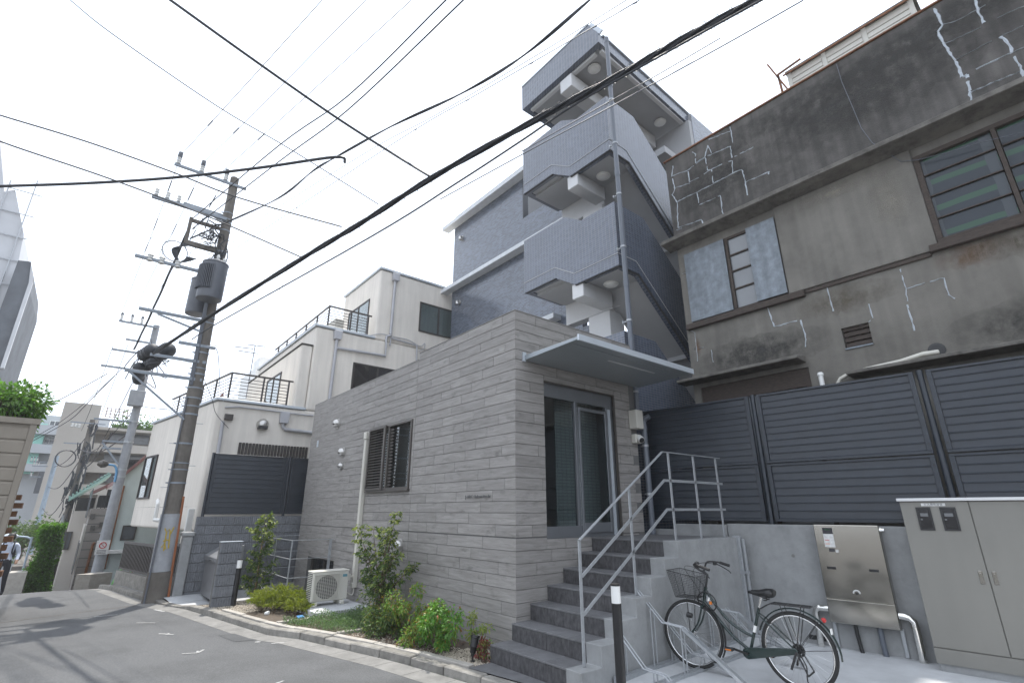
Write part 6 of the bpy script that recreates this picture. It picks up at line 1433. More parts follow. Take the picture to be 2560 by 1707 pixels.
# rainwater heads and pipes
def head_pipe(q, pts):
    c = PX(zO(*q), XB_); m = MB(); m.prism([(XB_+.002, c.y-.11, c.z-.15), (XB_+.002, c.y+.11, c.z-.15), (XB_+.002, c.y+.13, c.z+.15), (XB_+.002, c.y-.13, c.z+.15)], (.17, 0, 0)); h = m.build('rain_head', M['pale_pipe'], BH, bevel=.01)
    P_ = [PX(zO(*p), XB_) for p in pts]; P_ = [Vector((XB_+.075, p_.y, p_.z)) for p_ in P_]; m = MB()
    out = [P_[0]]
    for i in range(1, len(P_)-1):
        a, b_, c_ = P_[i-1], P_[i], P_[i+1]; out += [b_+(a-b_).normalized()*.07, b_+(c_-b_).normalized()*.07]
    out.append(P_[-1]); m.tube(out, .05, 10); m.build('rain_pipe', M['pale_pipe'], h, smooth=True)
head_pipe((1490, 190), [(1485, 220), (1445, 670)])
head_pipe((995, 680), [(990, 710), (920, 1260)])
head_pipe((540, 1385), [(535, 1420), (525, 1475), (800, 1510), (900, 1520)])
P_ = [PX(zO(*p), XB_) for p in [(975, 785), (1400, 855), (1410, 690), (1450, 680)]]; m = MB(); m.tube([Vector((XB_+.075, p_.y, p_.z)) for p_ in P_], .045, 10); m.build('rain_pipe', M['pale_pipe'], BH, smooth=True)
P_ = [PX(zO(*p), XB_) for p in [(1440, 765), (1450, 700), (1670, 765), (1665, 1000)]]; m = MB(); m.tube([Vector((XB_+.06, p_.y, p_.z)) for p_ in P_], .035, 8); m.build('rain_pipe', M['pale_pipe'], BH, smooth=True)
P_ = [PX(zO(*p), XB_) for p in [(1275, 680), (1370, 665), (1480, 690), (1600, 715), (1700, 770), (1740, 745), (1735, 790), (1690, 810)]]; m = MB(); m.tube(smoothpts([Vector((XB_+.03, p_.y, p_.z)) for p_ in P_]), .014, 6); m.build('wall_cable', M['pale_pipe'], BH)
P_ = [PX(zO(*p), XB_) for p in [(40, 1290), (160, 1285), (450, 1320), (720, 1355), (790, 1360)]]; m = MB(); m.tube([Vector((XB_+.05, p_.y, p_.z)) for p_ in P_], .022, 8); m.build('eave_pipe', M['pale_pipe'], BH, smooth=True)
P_ = [PX(p, XB_) for p in [zM(490, 10), zM(450, 260), zM(440, 300)]]; m = MB(); m.tube([Vector((XB_+.06, p_.y, p_.z)) for p_ in P_], .045, 8); m.build('rain_pipe', M['pale_pipe'], BH, smooth=True)
c = PX(zO(360, 1435), XB_); m = MB(); m.lathe([(.15, 0), (.16, .03), (.15, .09), (.10, .15), (.0, .17)], c+Vector((.001, 0, 0)), (1, 0, 0), 18); m.build('vent_hood', M['hood'], BH, smooth=True); m = MB(); m.box(XB_+.02, XB_+.171, c.y-.12, c.y+.12, c.z-.14, c.z-.05); m.build('vent_hood_mouth', M['dark'], BH)
m = MB(); m.box(XB_+.01, XB_+.12, PX(zO(65, 1405), XB_).y-.1, PX(zO(65, 1405), XB_).y+.1, 4.05, 4.2); m.build('cable_box', M['brown_metal'], BH)
m = MB(); y0, y1 = -1.38, .42
for k in range(22): y = lerp(y0, y1, k/21); m.cyl((XB_+.03, y, 2.3), (XB_+.03, y, 3.47), .035, 6)
m.build('slatted_shutter', M['brown_metal'], BH)
for z in (1.17,): m = MB(); sbox(m, .02, 6.1, .001, .005, 1.78, 1.795); m.box(XB_+.001, XB_+.005, L1+.05, 1, 1.78, 1.795); m.build('render_joint', M['st_brown'], BH)
# teal lattice, white meter pipes below the overhang
M['teal'] = mk('teal_lattice', (.25, .45, .42), .5)
m = MB()
for k in range(16): m.bar((XB_-1.0-k*.16, L1+.3, .2), (XB_-1.0-k*.16, L1+.3, 1.0), .012, .012)
for k in range(8): m.bar((XB_-.95, L1+.3, .25+k*.1), (XB_-3.5, L1+.3, .25+k*.1), .012, .012)
m.build('teal_lattice', M['teal'], BH)
P_ = [PY(q, -2.75) for q in (zG(768, 680), zG(768, 700), zG(752, 775), zG(780, 778))]; m = MB(); m.tube(P_, .05, 8); m.build('white_duct', M['white_metal'], BH, smooth=True)
c = PX(zM(135, 830), XB_-.2); m = MB(); m.box(c.x-.1, c.x+.05, L1-.16, L1-.01, c.z-.42, c.z+.42); m.build('white_box', M['white_metal'], BH, bevel=.01)
# items on the terraces
m = MB(); m.box(XB_-1.3, XB_-.5, L2+.75, L2+1.05, Z2+.05, Z2+.62); tag(m.build('air_conditioner', M['ac'], None, bevel=.02, loc=(XB_-.9, L2+.9, Z2+.05)), 'pale air-conditioner unit standing on the upper terrace behind the railing', 'air conditioner')
# concrete post, iron fence with low wall on the street side
gp2 = thing('concrete_post', (-8.95, -2.4, -.2), 'round-edged concrete gate post at the street end of the block wall', 'post')
B(-9.02, -8.80, -2.50, -2.29, -.3, 1.13).build('shaft', M['concrete'], gp2, bevel=.03, seg=2); B(-9.05, -8.77, -2.53, -2.27, 1.132, 1.23).build('cap', M['concrete'], gp2, bevel=.02)
def picket(name, a, b_, z0, z1, label, wall=True, step=.11):
    A_, B_ = Vector((*a, 0)), Vector((*b_, 0)); L_ = (B_-A_).length; d = (B_-A_)/L_
    T = thing(name, (a[0], a[1], zr(a[0])), label, 'fence')
    if wall:
        m = MB(); n_ = Vector((-d.y, d.x, 0))*.06; zb = min(zr(a[0]), zr(b_[0]))-.1; m.prism([A_-n_+Vector((0, 0, zb)), B_-n_+Vector((0, 0, zb)), B_+n_+Vector((0, 0, zb)), A_+n_+Vector((0, 0, zb))], (0, 0, z0-zb)); m.build('low_wall', M['kerb'], T)
    me = None; n = int(L_/step); m = MB(); m.box(-.022, .022, -.014, .014, 0, z1-z0-.12); me = m.mesh('picket', M['brown_metal'])
    m = MB(); U = Vector((0, 0, 1)); m.bar(A_+U*(z1-.06), B_+U*(z1-.06), .05, .06); m.bar(A_+U*(z0+.06), B_+U*(z0+.06), .04, .05); m.build('frame', M['brown_metal'], T)
    for k in range(n+1): inst('picket', me, A_+d*(k*step)+Vector((0, 0, z0+.05)), T, rot=(0, 0, math.atan2(d.y, d.x)))
picket('picket_fence', (-9.0, -2.38), (-9.95, -2.47), .2, .98, 'short brown picket fence between the utility pole and the concrete gate post')
picket('picket_fence', (-10.15, -2.78), (-12.75, -3.28), .17, .93, 'longer brown picket fence on a mossy low wall left of the utility pole')
m = MB(); cpos = Vector((-12.75, -3.0, zr(-12.75)+.08)); m.lathe([(.16, 0), (.15, .03), (.05, .06), (.03, .62), (.0, .63)], cpos, (0, 0, 1), 12); tag(m.build('traffic_cone', M['red'], None, loc=cpos), 'faded red traffic cone leaning beside the brown picket fence', 'cone')
m = MB(); c = Vector((-13.4, -3.35, zr(-13.4)))
M['lime'] = mk('lime_barrier_paint', (.25, .6, .2), .5)
m.tube([c, c+Vector((.25, .2, .62)), c+Vector((.9, .35, .58)), c+Vector((1.1, .2, 0))], .025, 8); m.tube([c+Vector((.18, .14, .42)), c+Vector((.95, .3, .40))], .02, 8); tag(m.build('barrier', M['lime'], None, loc=c), 'bright green tubular barrier at the crest of the lane', 'barrier')
# ================================================================== UTILITY POLES
def insulator(par, c, h=.34, cap=True, r=.06):
    m = MB(); m.lathe([(r*.6, 0), (r, .02), (r*.65, .06), (r, .09), (r*.65, .13), (r, .16), (r*.6, .2)], c, (0, 0, 1), 12); o = m.build('insulator', M['ceramic'], par, smooth=True)
    if cap: m = MB(); m.lathe([(r*.75, .201), (r*.95, .22), (r*.85, h), (r*.3, h+.03)], c, (0, 0, 1), 10); m.build('insulator_cap', M['cable_grey'], o, smooth=True)
def ring(par, c, r, h=.03, mat='galv', name='band'):
    m = MB(); m.lathe([(r, -h), (r+.006, -h), (r+.006, h), (r, h)], c, (0, 0, 1), 16); m.box(c.x-.02, c.x+.02, c.y-r-.05, c.y-r, c.z-h*.7, c.z+h*.7); return m.build(name, M[mat], par)
PBx, PBy = -8.93, -2.78
def pxy(z): return Vector((PBx, PBy-.014*(z+.2), z))
UP = thing('utility_pole', (PBx, PBy, -.22), 'tall concrete utility pole with two grey transformers and yellow graffiti on its pale sleeve', 'utility pole')
def prad(z): return lerp(.195, .108, (z+.2)/10.85)
m = MB(); zs = [-.3, 1, 3, 5, 7, 9, 10.66]; m.tube([pxy(z) for z in zs], [prad(z) for z in zs], 20); m.lathe([(.108, 10.66), (.06, 10.70), (.0, 10.71)], pxy(10.66)*1-Vector((0, 0, 10.66)), (0, 0, 1), 20); m.build('shaft', M['pole'], UP, smooth=True)
m = MB(); m.tube([pxy(.42), pxy(1.62)], [.212, .20], 20); sv = m.build('pale_sleeve', M['sheath'], UP, smooth=True)
m = MB(); m.tube([pxy(-.28), pxy(.415)], [.245, .232], 20); m.build('base_sleeve', M['pole'], UP, smooth=True)
M['yellow'] = mk('yellow_spray', (.45, .33, .05), .7)
m = MB()
def onpole(a, z, r=.211): c = pxy(z); return c+Vector((math.cos(a)*r, math.sin(a)*r, 0))
A0 = math.atan2(CAM.y-PBy, CAM.x-PBx)
for st in ([(.3, 1.32), (.1, 1.22), (-.1, 1.30), (-.3, 1.2), (-.5, 1.34)], [(.25, 1.05), (0, 1.08), (-.35, 1.05)], [(.1, 1.25), (.05, .85)], [(-.2, 1.28), (-.35, .9)], [(.3, .92), (.1, 1.02), (-.1, .88)]):
    m.tube([onpole(A0-a, z) for a, z in st], .014, 5)
m.build('graffiti', M['yellow'], sv)
for z in (2.3, 2.6, 2.75, 3.2, 3.9, 4.1, 4.3, 4.9, 5.05, 5.45, 5.62, 6.25, 6.4, 9.2, 9.3, 9.5, 8.3, 8.95, 4.55): ring(UP, pxy(z), prad(z)+.003, rnd(.012, .02), mat='arm')
for k in range(14):
    z = 2.2+k*.5; m = MB(); c = pxy(z); s = 1 if k % 2 else -1; m.cyl(c+Vector((0, 0, 0)), c+Vector((.1*s, -.2*s, 0)).normalized()*0+c*0+Vector((s*.06, s*.3, 0)), .009, 6); m.build('step_bolt', M['galv'], UP)
def arm(z, ya, yb, s=.045, x=PBx+.15, mat='arm', h=.05):
    s *= .75; h *= .72
    m = MB(); m.box(x-s, x+s, ya, yb, z-h, z+h); return m.build('cross_arm', M[mat], UP, bevel=.004)
xa = PBx
arm(10.38, -4.36, -2.62, .035, xa+.12); 
for y in (-4.28, -3.74, -3.16): insulator(UP, Vector((xa+.12, y, 10.42)), .36)
arm(9.24, -4.64, -2.95, .05, xa+.16, h=.06)
for y in (-4.56, -4.32, -4.08): insulator(UP, Vector((xa+.16, y, 9.30)), .2, cap=False, r=.05)
arm(9.48, -3.96, -2.9, .035, xa-.14)
m = MB(); m.bar((xa-.14, -3.45, 9.45), (xa-.1, -2.95, 9.25), .04, .04); m.build('brace', M['arm'], UP)
m = MB(); m.box(xa-.04, xa+.04, -3.76, -3.68, 8.28, 9.06); m.box(xa-.04, xa+.04, -3.68, -2.95, 8.95, 9.03); m.box(xa-.05, xa+.05, -3.68, -2.9, 8.26, 8.38); m.build('support_frame', M['pole'], UP)
arm(7.56, -4.66, -2.95, .045, xa+.14, h=.05)
for y, c_ in ((-4.36, 0), (-4.12, 0), (-3.78, 1)): insulator(UP, Vector((xa+.14, y, 7.5)), .3, cap=False, r=.075)
for y in (-4.5, -4.2, -3.9): 
    m = MB(); m.tube(smoothpts([(xa+.14, y, 7.7), (xa+.1, y+.05, 8.1), (xa+.05, y+.12, 8.25)]), .006, 4); m.build('jumper_wire', M['cable_grey'], UP)
arm(6.27, -4.33, -2.9, .04, xa+.12)
m = MB(); m.bar((xa+.12, -3.95, 6.22), (xa+.12, -3.0, 5.98), .04, .04); m.build('brace', M['arm'], UP)
arm(5.61, -3.4, -2.6, .04, xa+.12)
for z, ya in ((5.2, -3.9), (4.75, -4.3)): arm(z, ya, -2.75, .035, xa+.12)
m = MB(); m.bar((xa+.12, -4.2, 4.72), (xa+.12, -2.95, 3.75), .04, .04); m.build('brace', M['arm'], UP)
def trafo(c, r, h, fins):
    m = MB(); m.lathe([(r*.2, 0), (r*.96, .01), (r, .05), (r, h-.06), (r*1.04, h-.05), (r*1.04, h-.02), (r*.7, h+.04), (.05, h+.07)], c, (0, 0, 1), 24); T = m.build('transformer', M['trafo'], UP, smooth=True)
    if fins:
        fm = MB(); fm.box(r*.96, r*1.22, -.006, .006, h*.22, h*.86); me = fm.mesh('cooling_fin', M['trafo'])
        a0 = math.atan2(-1, 1.1)-.1
        for k in range(13): a = a0-.8+k*.12; inst('cooling_fin', me, c, T, rot=(0, 0, a))
    for a in (0, 1.2, 2.4, 4.2): m = MB(); m.lathe([(.03, 0), (.045, .03), (.03, .06), (.045, .09), (.02, .16)], c+Vector((math.cos(a)*r*.6, math.sin(a)*r*.6, h+.02)), (0, 0, 1), 8); m.build('bushing', M['ceramic'], T, smooth=True)
    m = MB(); m.box(c.x-r-.03, c.x-r+.02, c.y-.05, c.y+.05, c.z+h*.3, c.z+h*.5); m.build('bracket', M['galv'], T)
c1 = PX(zN(728, 1115), -8.45); c2 = PX(zN(632, 1228), -9.3); print('trafo', c1, c2)
trafo(Vector((-8.45, c1.y, c1.z)), .29, 1.02, True); trafo(Vector((-9.3, c2.y, c2.z)), .26, 1.0, False)
m = MB()
rr = random.Random(5)
for k in range(16):
    a = rr.uniform(0, 6.28); c = Vector((xa+.12, rr.uniform(-3.65, -3.0), rr.uniform(8.35, 8.95))); pts = [c+Vector((rr.uniform(-.15, .15), rr.uniform(-.22, .22), rr.uniform(-.22, .2))) for _ in range(4)]; m.tube(smoothpts(pts, 5), rr.choice([.008, .012, .018]), 5)
for k in range(8):
    z0 = rr.uniform(8.0, 8.8); c = pxy(z0); m.tube(smoothpts([c+Vector((.12, rr.uniform(-.15, .15), 0)), c+Vector((.2, rr.uniform(-.2, .2), -.3)), c+Vector((.14, rr.uniform(-.2, .1), -.7)), c+Vector((.13, rr.uniform(-.15, .1), -.2))]), .014, 5)
m.torus((xa+.1, -3.9, 7.95), (1, .2, 0), .28, .012, 26, 5); m.torus((xa+.1, -3.25, 7.95), (1, .1, 0), .33, .007, 26, 5)
for k in range(7): m.tube(smoothpts([(xa+.08, -3.75+.03*k, 8.25), (xa+.1+.02*k, -3.85-.02*k, 7.95), (xa+.1, -3.75, 7.7), (xa+.1, -3.6+.03*k, 7.9)]), .013, 5)
m.build('cable_tangle', M['cable'], UP)
m = MB()
for k in range(5): a = A0-.9+k*.12; m.tube([onpole(a, 8.2, prad(8.2)+.02), onpole(a, 6.5, prad(6.5)+.03), onpole(a, 4.6, prad(4.6)+.02)], .012, 5)
m.tube([onpole(A0-.75, 4.3, prad(4)+.02), onpole(A0-.75, 1.7, .23), onpole(A0-.75, -.2, .27)], .018, 6); m.build('riser_cable', M['cable_grey'], UP)
M['rust_orange'] = mk('orange_brown_cover', (.28, .1, .04), .7)
m = MB(); m.tube([onpole(A0+1.2, 2.0, .19), onpole(A0+1.2, .42, .23), onpole(A0+1.2, -.2, .26)], .028, 8); m.build('cable_cover', M['rust_orange'], UP)
# second pole past the crest, with street lamp and sign
def pole(label, x, y, z0, z1, r0, r1, mat, group=None):
    T = thing('utility_pole', (x, y, z0), label, 'utility pole'); m = MB(); m.tube([(x, y, z0-.3), (x, y, (z0+z1)/2), (x, y, z1)], [r0, (r0+r1)/2, r1], 16); m.build('shaft', M[mat], T, smooth=True); return T
P2 = AT(zL(745, 1415), 22); p2x, p2y = P2.x, P2.y; p2z = zr(p2x)
T2 = pole('pale concrete utility pole beyond the crest carrying a street lamp and a no-smoking sign', p2x, p2y, p2z, PX(zN(340, 1310), p2x).z, .165, .10, 'pole_lt')
def arms2(T, x, items, y0, mat='arm', ins=True):
    for (q, q2) in items:
        a = PX(q, x); b_ = PX(q2, x); z = (a.z+b_.z)/2; m = MB(); m.box(x+.08, x+.16, min(a.y, b_.y), max(a.y, b_.y), z-.028, z+.028); m.build('cross_arm', M[mat], T)
        if ins:
            n = 3
            for k in range(n): insulator(T, Vector((x+.12, lerp(min(a.y, b_.y)+.06, max(a.y, b_.y)-.5, k/2), z+.04)), .26, r=.05)
arms2(T2, p2x, [(zN(50, 1275), zN(340, 1335))], 0)
arms2(T2, p2x, [(zN(100, 1420), zN(320, 1450)), (zN(0, 1492), zN(250, 1530))], 0, ins=False)
arms2(T2, p2x, [(zI(525, 1392), zI(735, 1415))], 0, ins=False)
arms2(T2, p2x, [(zL(800, 322), zL(960, 330)), (zL(800, 375), zL(950, 385)), (zL(740, 140), zL(1020, 180))], 0, ins=False)
a = PX(zL(800, 330), p2x); b_ = PX(zL(925, 505), p2x); m = MB(); m.bar((p2x+.1, a.y, a.z), (p2x+.1, b_.y, b_.z), .05, .05); m.build('brace', M['arm'], T2)
for q in (zL(1040, 170), zL(1000, 330), zL(950, 545), zL(940, 600), zL(800, 1040), zL(760, 1210)): ring(T2, Vector((p2x, p2y, PX(q, p2x).z)), .14)
a = PX(zL(1055, 10), p2x); m = MB(); m.box(p2x+.05, p2x+.35, a.y-.2, a.y+.25, a.z-.2, a.z+.35); m.build('pole_box', M['pole_lt'], T2, bevel=.02)
M['lamp_blue'] = mk('blue_lamp_arm', (.12, .3, .5), .45)
ar = [PX(zL(*q), p2x+.1) for q in ((898, 640), (912, 570), (910, 535), (895, 512), (850, 505))]; m = MB(); m.tube(smoothpts(ar, 4), .035, 8); lamp = m.build('street_lamp', M['lamp_blue'], T2, smooth=True)
h0, h1 = PX(zL(852, 505), p2x+.1), PX(zL(765, 494), p2x+.1); d = (h1-h0); m = MB(); m.lathe([(.03, 0), (.10, d.length*.2), (.13, d.length*.6), (.06, d.length), (0, d.length*1.02)], h0, d, 12); m.build('lamp_head', M['bronze'], lamp, smooth=True)
a = PX(zL(802, 1155), p2x+.2); m = MB(); m.box(a.x-.01, a.x+.01, a.y-.17, a.y+.17, a.z-.20, a.z+.22); sg = m.build('no_smoking_sign', M['paint'], T2)
m = MB(); m.torus((a.x+.013, a.y, a.z+.07), (1, 0, 0), .085, .014, 20, 5); m.bar((a.x+.013, a.y-.06, a.z+.13), (a.x+.013, a.y+.06, a.z+.01), .012, .02, up=(1, 0, 0)); m.build('red_symbol', M['red'], sg)
m = MB()
for k in range(3): m.box(a.x+.011, a.x+.013, a.y-.12, a.y+.12, a.z-.09-k*.04, a.z-.075-k*.04)
m.build('sign_text', M['print'], sg)
T3 = None
P3 = AT(zL(385, 1430), 36); T3 = pole('dark weathered utility pole thick with cables standing farther down the lane', P3.x, P3.y, zr(P3.x), PX(zL(680, 150), P3.x).z, .17, .12, 'pole')
arms2(T3, P3.x, [(zL(550, 180), zL(830, 185)), (zL(500, 335), zL(640, 345)), (zL(735, 140), zL(880, 160))], 0, ins=False)
for q in (zL(565, 210), zL(590, 212), zL(615, 215)): insulator(T3, PX(q, P3.x+.12), .3, cap=False, r=.09)
m = MB(); rr = random.Random(8)
for k in range(40):
    t = rr.random(); c = Vector((P3.x+rr.uniform(.1, .4), P3.y+rr.uniform(-.35, .25), lerp(PX(zL(500, 900), P3.x).z, PX(zL(670, 200), P3.x).z, t))); pts = [c+Vector((rr.uniform(-.1, .1), rr.uniform(-.12, .12), rr.uniform(-.7, .7))) for _ in range(3)]; m.tube(smoothpts(pts, 4), rr.choice([.02, .03, .045]), 4)
m.torus(PX(zL(515, 455), P3.x+.3), (1, .3, 0), .42, .03, 20, 4); m.build('cable_tangle', M['cable'], T3)
m = MB(); a = PX(zL(500, 900), P3.x+.1); b_ = PX(zL(395, 1430), P3.x+.1); m.tube([a, b_], .07, 8); m.build('cable_duct', M['pole_lt'], T3)
P4 = AT(zL(165, 1430), 46); T4 = pole('bluish steel utility pole with many insulators far down the lane', P4.x, P4.y, zr(P4.x), PX(zL(345, 430), P4.x).z, .17, .12, 'pole_steel')
arms2(T4, P4.x, [(zL(230, 490), zL(370, 480)), (zL(250, 520), zL(380, 515)), (zL(230, 600), zL(320, 600))], 0)
P5 = AT(zL(300, 1300), 60); T5 = pole('slim pale blue steel pole behind the cluttered wires', P5.x, P5.y, zr(P5.x), PX(zL(500, 330), P5.x).z, .2, .16, 'pole_steel')
m = MB(); a = PX(zL(500, 332), P5.x); b_ = PX(zL(620, 340), P5.x); m.bar(a, b_, .12, .12); m.build('cross_arm', M['pole_steel'], T5)
m = MB(); a = PX(zL(395, 645), P5.x+.2); m.box(a.x-.4, a.x+.1, a.y-.9, a.y+.9, a.z-.9, a.z+.9); m.build('pole_box', M['trafo'], T5)
# ================================================================== OVERHEAD CABLES
def cable(label, pts, r, mat='cable', name='cable', seg=6, extra=None, n=6, cat='cable'):
    pts = [Vector(p) for p in pts]; m = MB(); sp_ = smoothpts(pts, n) if len(pts) > 2 else [pts[0].lerp(pts[1], k/8)-Vector((0, 0, 0)) for k in range(9)]
    m.tube(sp_, r, seg)
    if extra: extra(m, sp_)
    o = m.build(name, M[mat], None, loc=sp_[len(sp_)//2]); return tag(o, label, cat, 'overhead cables')
def zD_(pts, za, zb):       # displayed-photo pixels with a height running from za to zb
    n = len(pts)-1; return [PZ(zS(*p), lerp(za, zb, i/n)) for i, p in enumerate(pts)]
def hangers(step, rad, r=.004):
    def f(m, sp_):
        L_ = 0
        for a, b_ in zip(sp_, sp_[1:]):
            d = (b_-a).normalized(); u = d.cross(Vector((0, 0, 1))).normalized(); v = u.cross(d)
            k = int((b_-a).length/step)+1
            pts = [a.lerp(b_, t/(k*6))+u*math.cos(t*1.047)*rad+v*math.sin(t*1.047)*rad for t in range(k*6+1)]; m.tube(pts, r, 4, cap=False)
    return f
def strands(n, rad, r):
    def f(m, sp_):
        for k in range(n):
            pts = []
            for i, p in enumerate(sp_):
                a = sp_[max(i-1, 0)]; b_ = sp_[min(i+1, len(sp_)-1)]; d = (b_-a).normalized(); u = d.cross(Vector((0, 0, 1))).normalized(); v = u.cross(d); t = k*6.28/n+i*.5
                pts.append(p+u*math.cos(t)*rad+v*math.sin(t)*rad)
            m.tube(pts, r, 5)
    return f
def both(f, g): return lambda m, s: (f(m, s), g(m, s))
C1 = zD_([(352, 812), (500, 715), (700, 590), (830, 512), (1000, 404), (1250, 265), (1420, 175), (1560, 95), (1745, -5), (2000, -150)], 5.15, 6.15)
cable('thickest black cable bundle with spiral hangers crossing in front of the tower', C1, .02, extra=both(strands(4, .027, .011), hangers(1.3, .055, .0028)))
cable('thin black cable running just below the thickest bundle', zD_([(440, 780), (500, 742), (850, 545), (1050, 420), (1200, 322), (1330, 235), (1560, 105), (1760, -5)], 5.0, 5.95), .011)
cable('thick dark conduit cable swinging in from the sky on the shed side', zD_([(-90, 432), (0, 428), (200, 421), (400, 408), (600, 385), (770, 361), (792, 373)], 6.6, 7.0), .023)
cable('twisted black cable from the transformer pole climbing to the top of the photo', zD_([(437, 548), (520, 511), (640, 455), (720, 392), (770, 362), (900, 290), (1060, 215), (1200, 130), (1355, 0), (1480, -110)], 8.3, 7.0), .012, extra=strands(2, .012, .010))
cable('dark cable from the steel frame on the pole, upper of a pair', [PX(zN(615, 497), PBx)]+zD_([(640, 335), (800, 220), (1025, 0), (1200, -175)], 9.0, 9.0), .013)
cable('dark cable from the steel frame on the pole, lower of a pair', [PX(zN(605, 580), PBx)]+zD_([(640, 372), (800, 252), (1065, 0), (1230, -160)], 8.7, 8.7), .013)
cable('heavy dark cable dropping diagonally onto the thickest bundle', zD_([(300, -62), (390, 0), (560, 122), (760, 262), (900, 352), (985, 404)], 8.2, 6.05), .017)
cable('long thin wire crossing the whole sky above the pole', zD_([(100, -45), (160, 0), (260, 80), (500, 245), (670, 345), (870, 470)], 8.0, 6.1), .007, 'cable_grey')
for q0, q1, lb in (((515, 30), (740, 0), 'outermost high-voltage wire from the pole top'), ((680, 95), (840, 0), 'middle high-voltage wire from the pole top'), ((832, 150), (945, 0), 'high-voltage wire from the pole-top insulator closest to the shaft')):
    a = PX(zN(*q0), PBx+.12); b_ = PZ(zS(*q1), a.z); e = a+(b_-a)*1.8; cable(lb, [a, a.lerp(e, .33)-Vector((0, 0, .03)), a.lerp(e, .66), e], .0075, 'cable_grey', extra=lambda m, s: [m.tube([s[3], s[3].lerp(s[4], .35)], .016, 6)])
cable('thin wire entering by the shed, upper of two, ending on the thick bundle', zD_([(-120, 226), (0, 265), (200, 326), (400, 397), (550, 455), (785, 521)], 6.8, 5.75), .010)
cable('thin wire entering by the shed, lower of two, ending on the thick bundle', zD_([(-120, 270), (0, 325), (250, 410), (460, 490), (690, 590)], 6.4, 5.6), .010)
cable('fine wire with small spacers above the thick bundle', zD_([(540, 572), (900, 332), (1100, 215), (1330, 82), (1475, -3), (1600, -80)], 8.0, 7.0), .006, 'cable_grey', extra=lambda m, s: [m.tube([s[k], s[k]+Vector((.05, .02, .0))], .009, 5) for k in range(3, len(s)-2, 4)])
cable('second fine wire parallel to the wire with spacers', zD_([(600, 500), (850, 345), (1000, 265), (1220, 135), (1445, -3), (1560, -75)], 8.2, 7.2), .0055, 'cable_grey')
cable('straight thin wire passing in front of the tower roof and balconies', [PZ(zT(*p), z) for p, z in (((0, 1290), 5.4), ((640, 940), 5.5), ((1200, 640), 5.6), ((1926, 245), 5.7), ((2500, -80), 5.8))], .006, 'cable_grey')
cable('faint wire just above the straight thin wire by the tower', [PZ(zT(*p), z) for p, z in (((560, 960), 5.6), ((1180, 610), 5.7), ((1450, 460), 5.75), ((1930, 180), 5.8))], .005, 'cable_grey')
# lines down the lane between poles
hv2 = [PX(zN(68, 1228), p2x+.12), PX(zN(145, 1243), p2x+.12), PX(zN(218, 1262), p2x+.12)]
for (y, lb), b_ in zip(((-4.28, 'outermost wire running down from the big pole to the second pole'), (-3.74, 'middle wire running down from the big pole to the second pole'), (-3.16, 'innermost wire running down from the big pole to the second pole')), hv2):
    a = Vector((PBx+.12, y, 10.5)); cable(lb, [a, a.lerp(b_, .35)-Vector((0, 0, .12)), a.lerp(b_, .7)-Vector((0, 0, .1)), b_], .007, 'cable_grey', extra=lambda m, s: [m.tube([s[2], s[3]], .016, 5), m.tube([s[5], s[6]], .014, 5)])
a = Vector((PBx, -3.72, 8.75)); b_ = PX(zN(165, 1490), p2x)
cable('thick twisted low-voltage cable between the big pole and the second pole', [a, a.lerp(b_, .3)-Vector((0, 0, .12)), a.lerp(b_, .65)-Vector((0, 0, .14)), b_], .018, extra=strands(3, .022, .012))
w2 = [Vector((p2x, p2y-.3, 6.0)), Vector((p2x, p2y, 5.2)), Vector((p2x, p2y+.2, 4.6)), Vector((p2x, p2y-.5, 4.2)), Vector((p2x+.1, p2y-.7, 7.3)), Vector((p2x+.1, p2y-1.1, 7.2))]
lbs = ['first sagging wire between the second and third pole', 'second sagging wire between the second and third pole, a little lower', 'lowest sagging wire between the second and third pole', 'wire between second and third pole on the outer side', 'top wire between second and third pole', 'topmost outer wire between second and third pole']
for k, a in enumerate(w2):
    b_ = Vector((P3.x, P3.y+rnd(-.4, .4), PX(zL(650, 200), P3.x).z-rnd(.2, 3.0))); cable(lbs[k], [a, a.lerp(b_, .5)-Vector((0, 0, rnd(.2, .7))), b_], rnd(.012, .03) if k < 4 else .009)
lbs = ['sagging wire between third and fourth pole, upper one', 'sagging wire between third and fourth pole, middle one', 'sagging wire between third and fourth pole, lower one', 'slack wire looping toward the blue steel pole']
for k in range(4):
    a = Vector((P3.x, P3.y, PX(zL(650, 250), P3.x).z-k*1.2)); b_ = Vector((P4.x, P4.y, PX(zL(330, 520), P4.x).z-k*1.3)); cable(lbs[k], [a, a.lerp(b_, .5)-Vector((0, 0, .5+.3*k)), b_], .02)
C = [AT(q, D) for q, D in ((zL(-60, 180), 17), (zL(230, 85), 19), (zL(460, 0), 21), (zI(560, 1430), 22))]; cable('dark wire from behind the tree rising to the second pole', C, .014)
C = [AT(q, D) for q, D in ((zL(240, 330), 30), (zL(540, 160), 29), (zL(680, 30), 24), (zI(600, 1440), 22.5))]; cable('dark wire falling from the second pole past the grey apartments', C, .014)
C = [AT(q, D) for q, D in ((zL(270, 290), 30), (zL(460, 180), 28), (zL(690, 0), 24), (zI(640, 1400), 22.5))]; cable('companion wire just above the one falling past the grey apartments', C, .012)
C = [AT(zL(1085, 45), 21.8), AT(zL(1200, 62), 19), PX(zL(1330, 75), XB_)]; cable('service wire from the second pole to the beige house', C, .012)
C = [pxy(5.6)+Vector((.15, 0, 0)), PX(zI(1130, 1300), -9.4), PX(zI(1145, 1400), -9.6), PX(zI(1145, 1500), -9.9)]; cable('service wire drooping from the big pole to the corner of the beige house', C, .009)
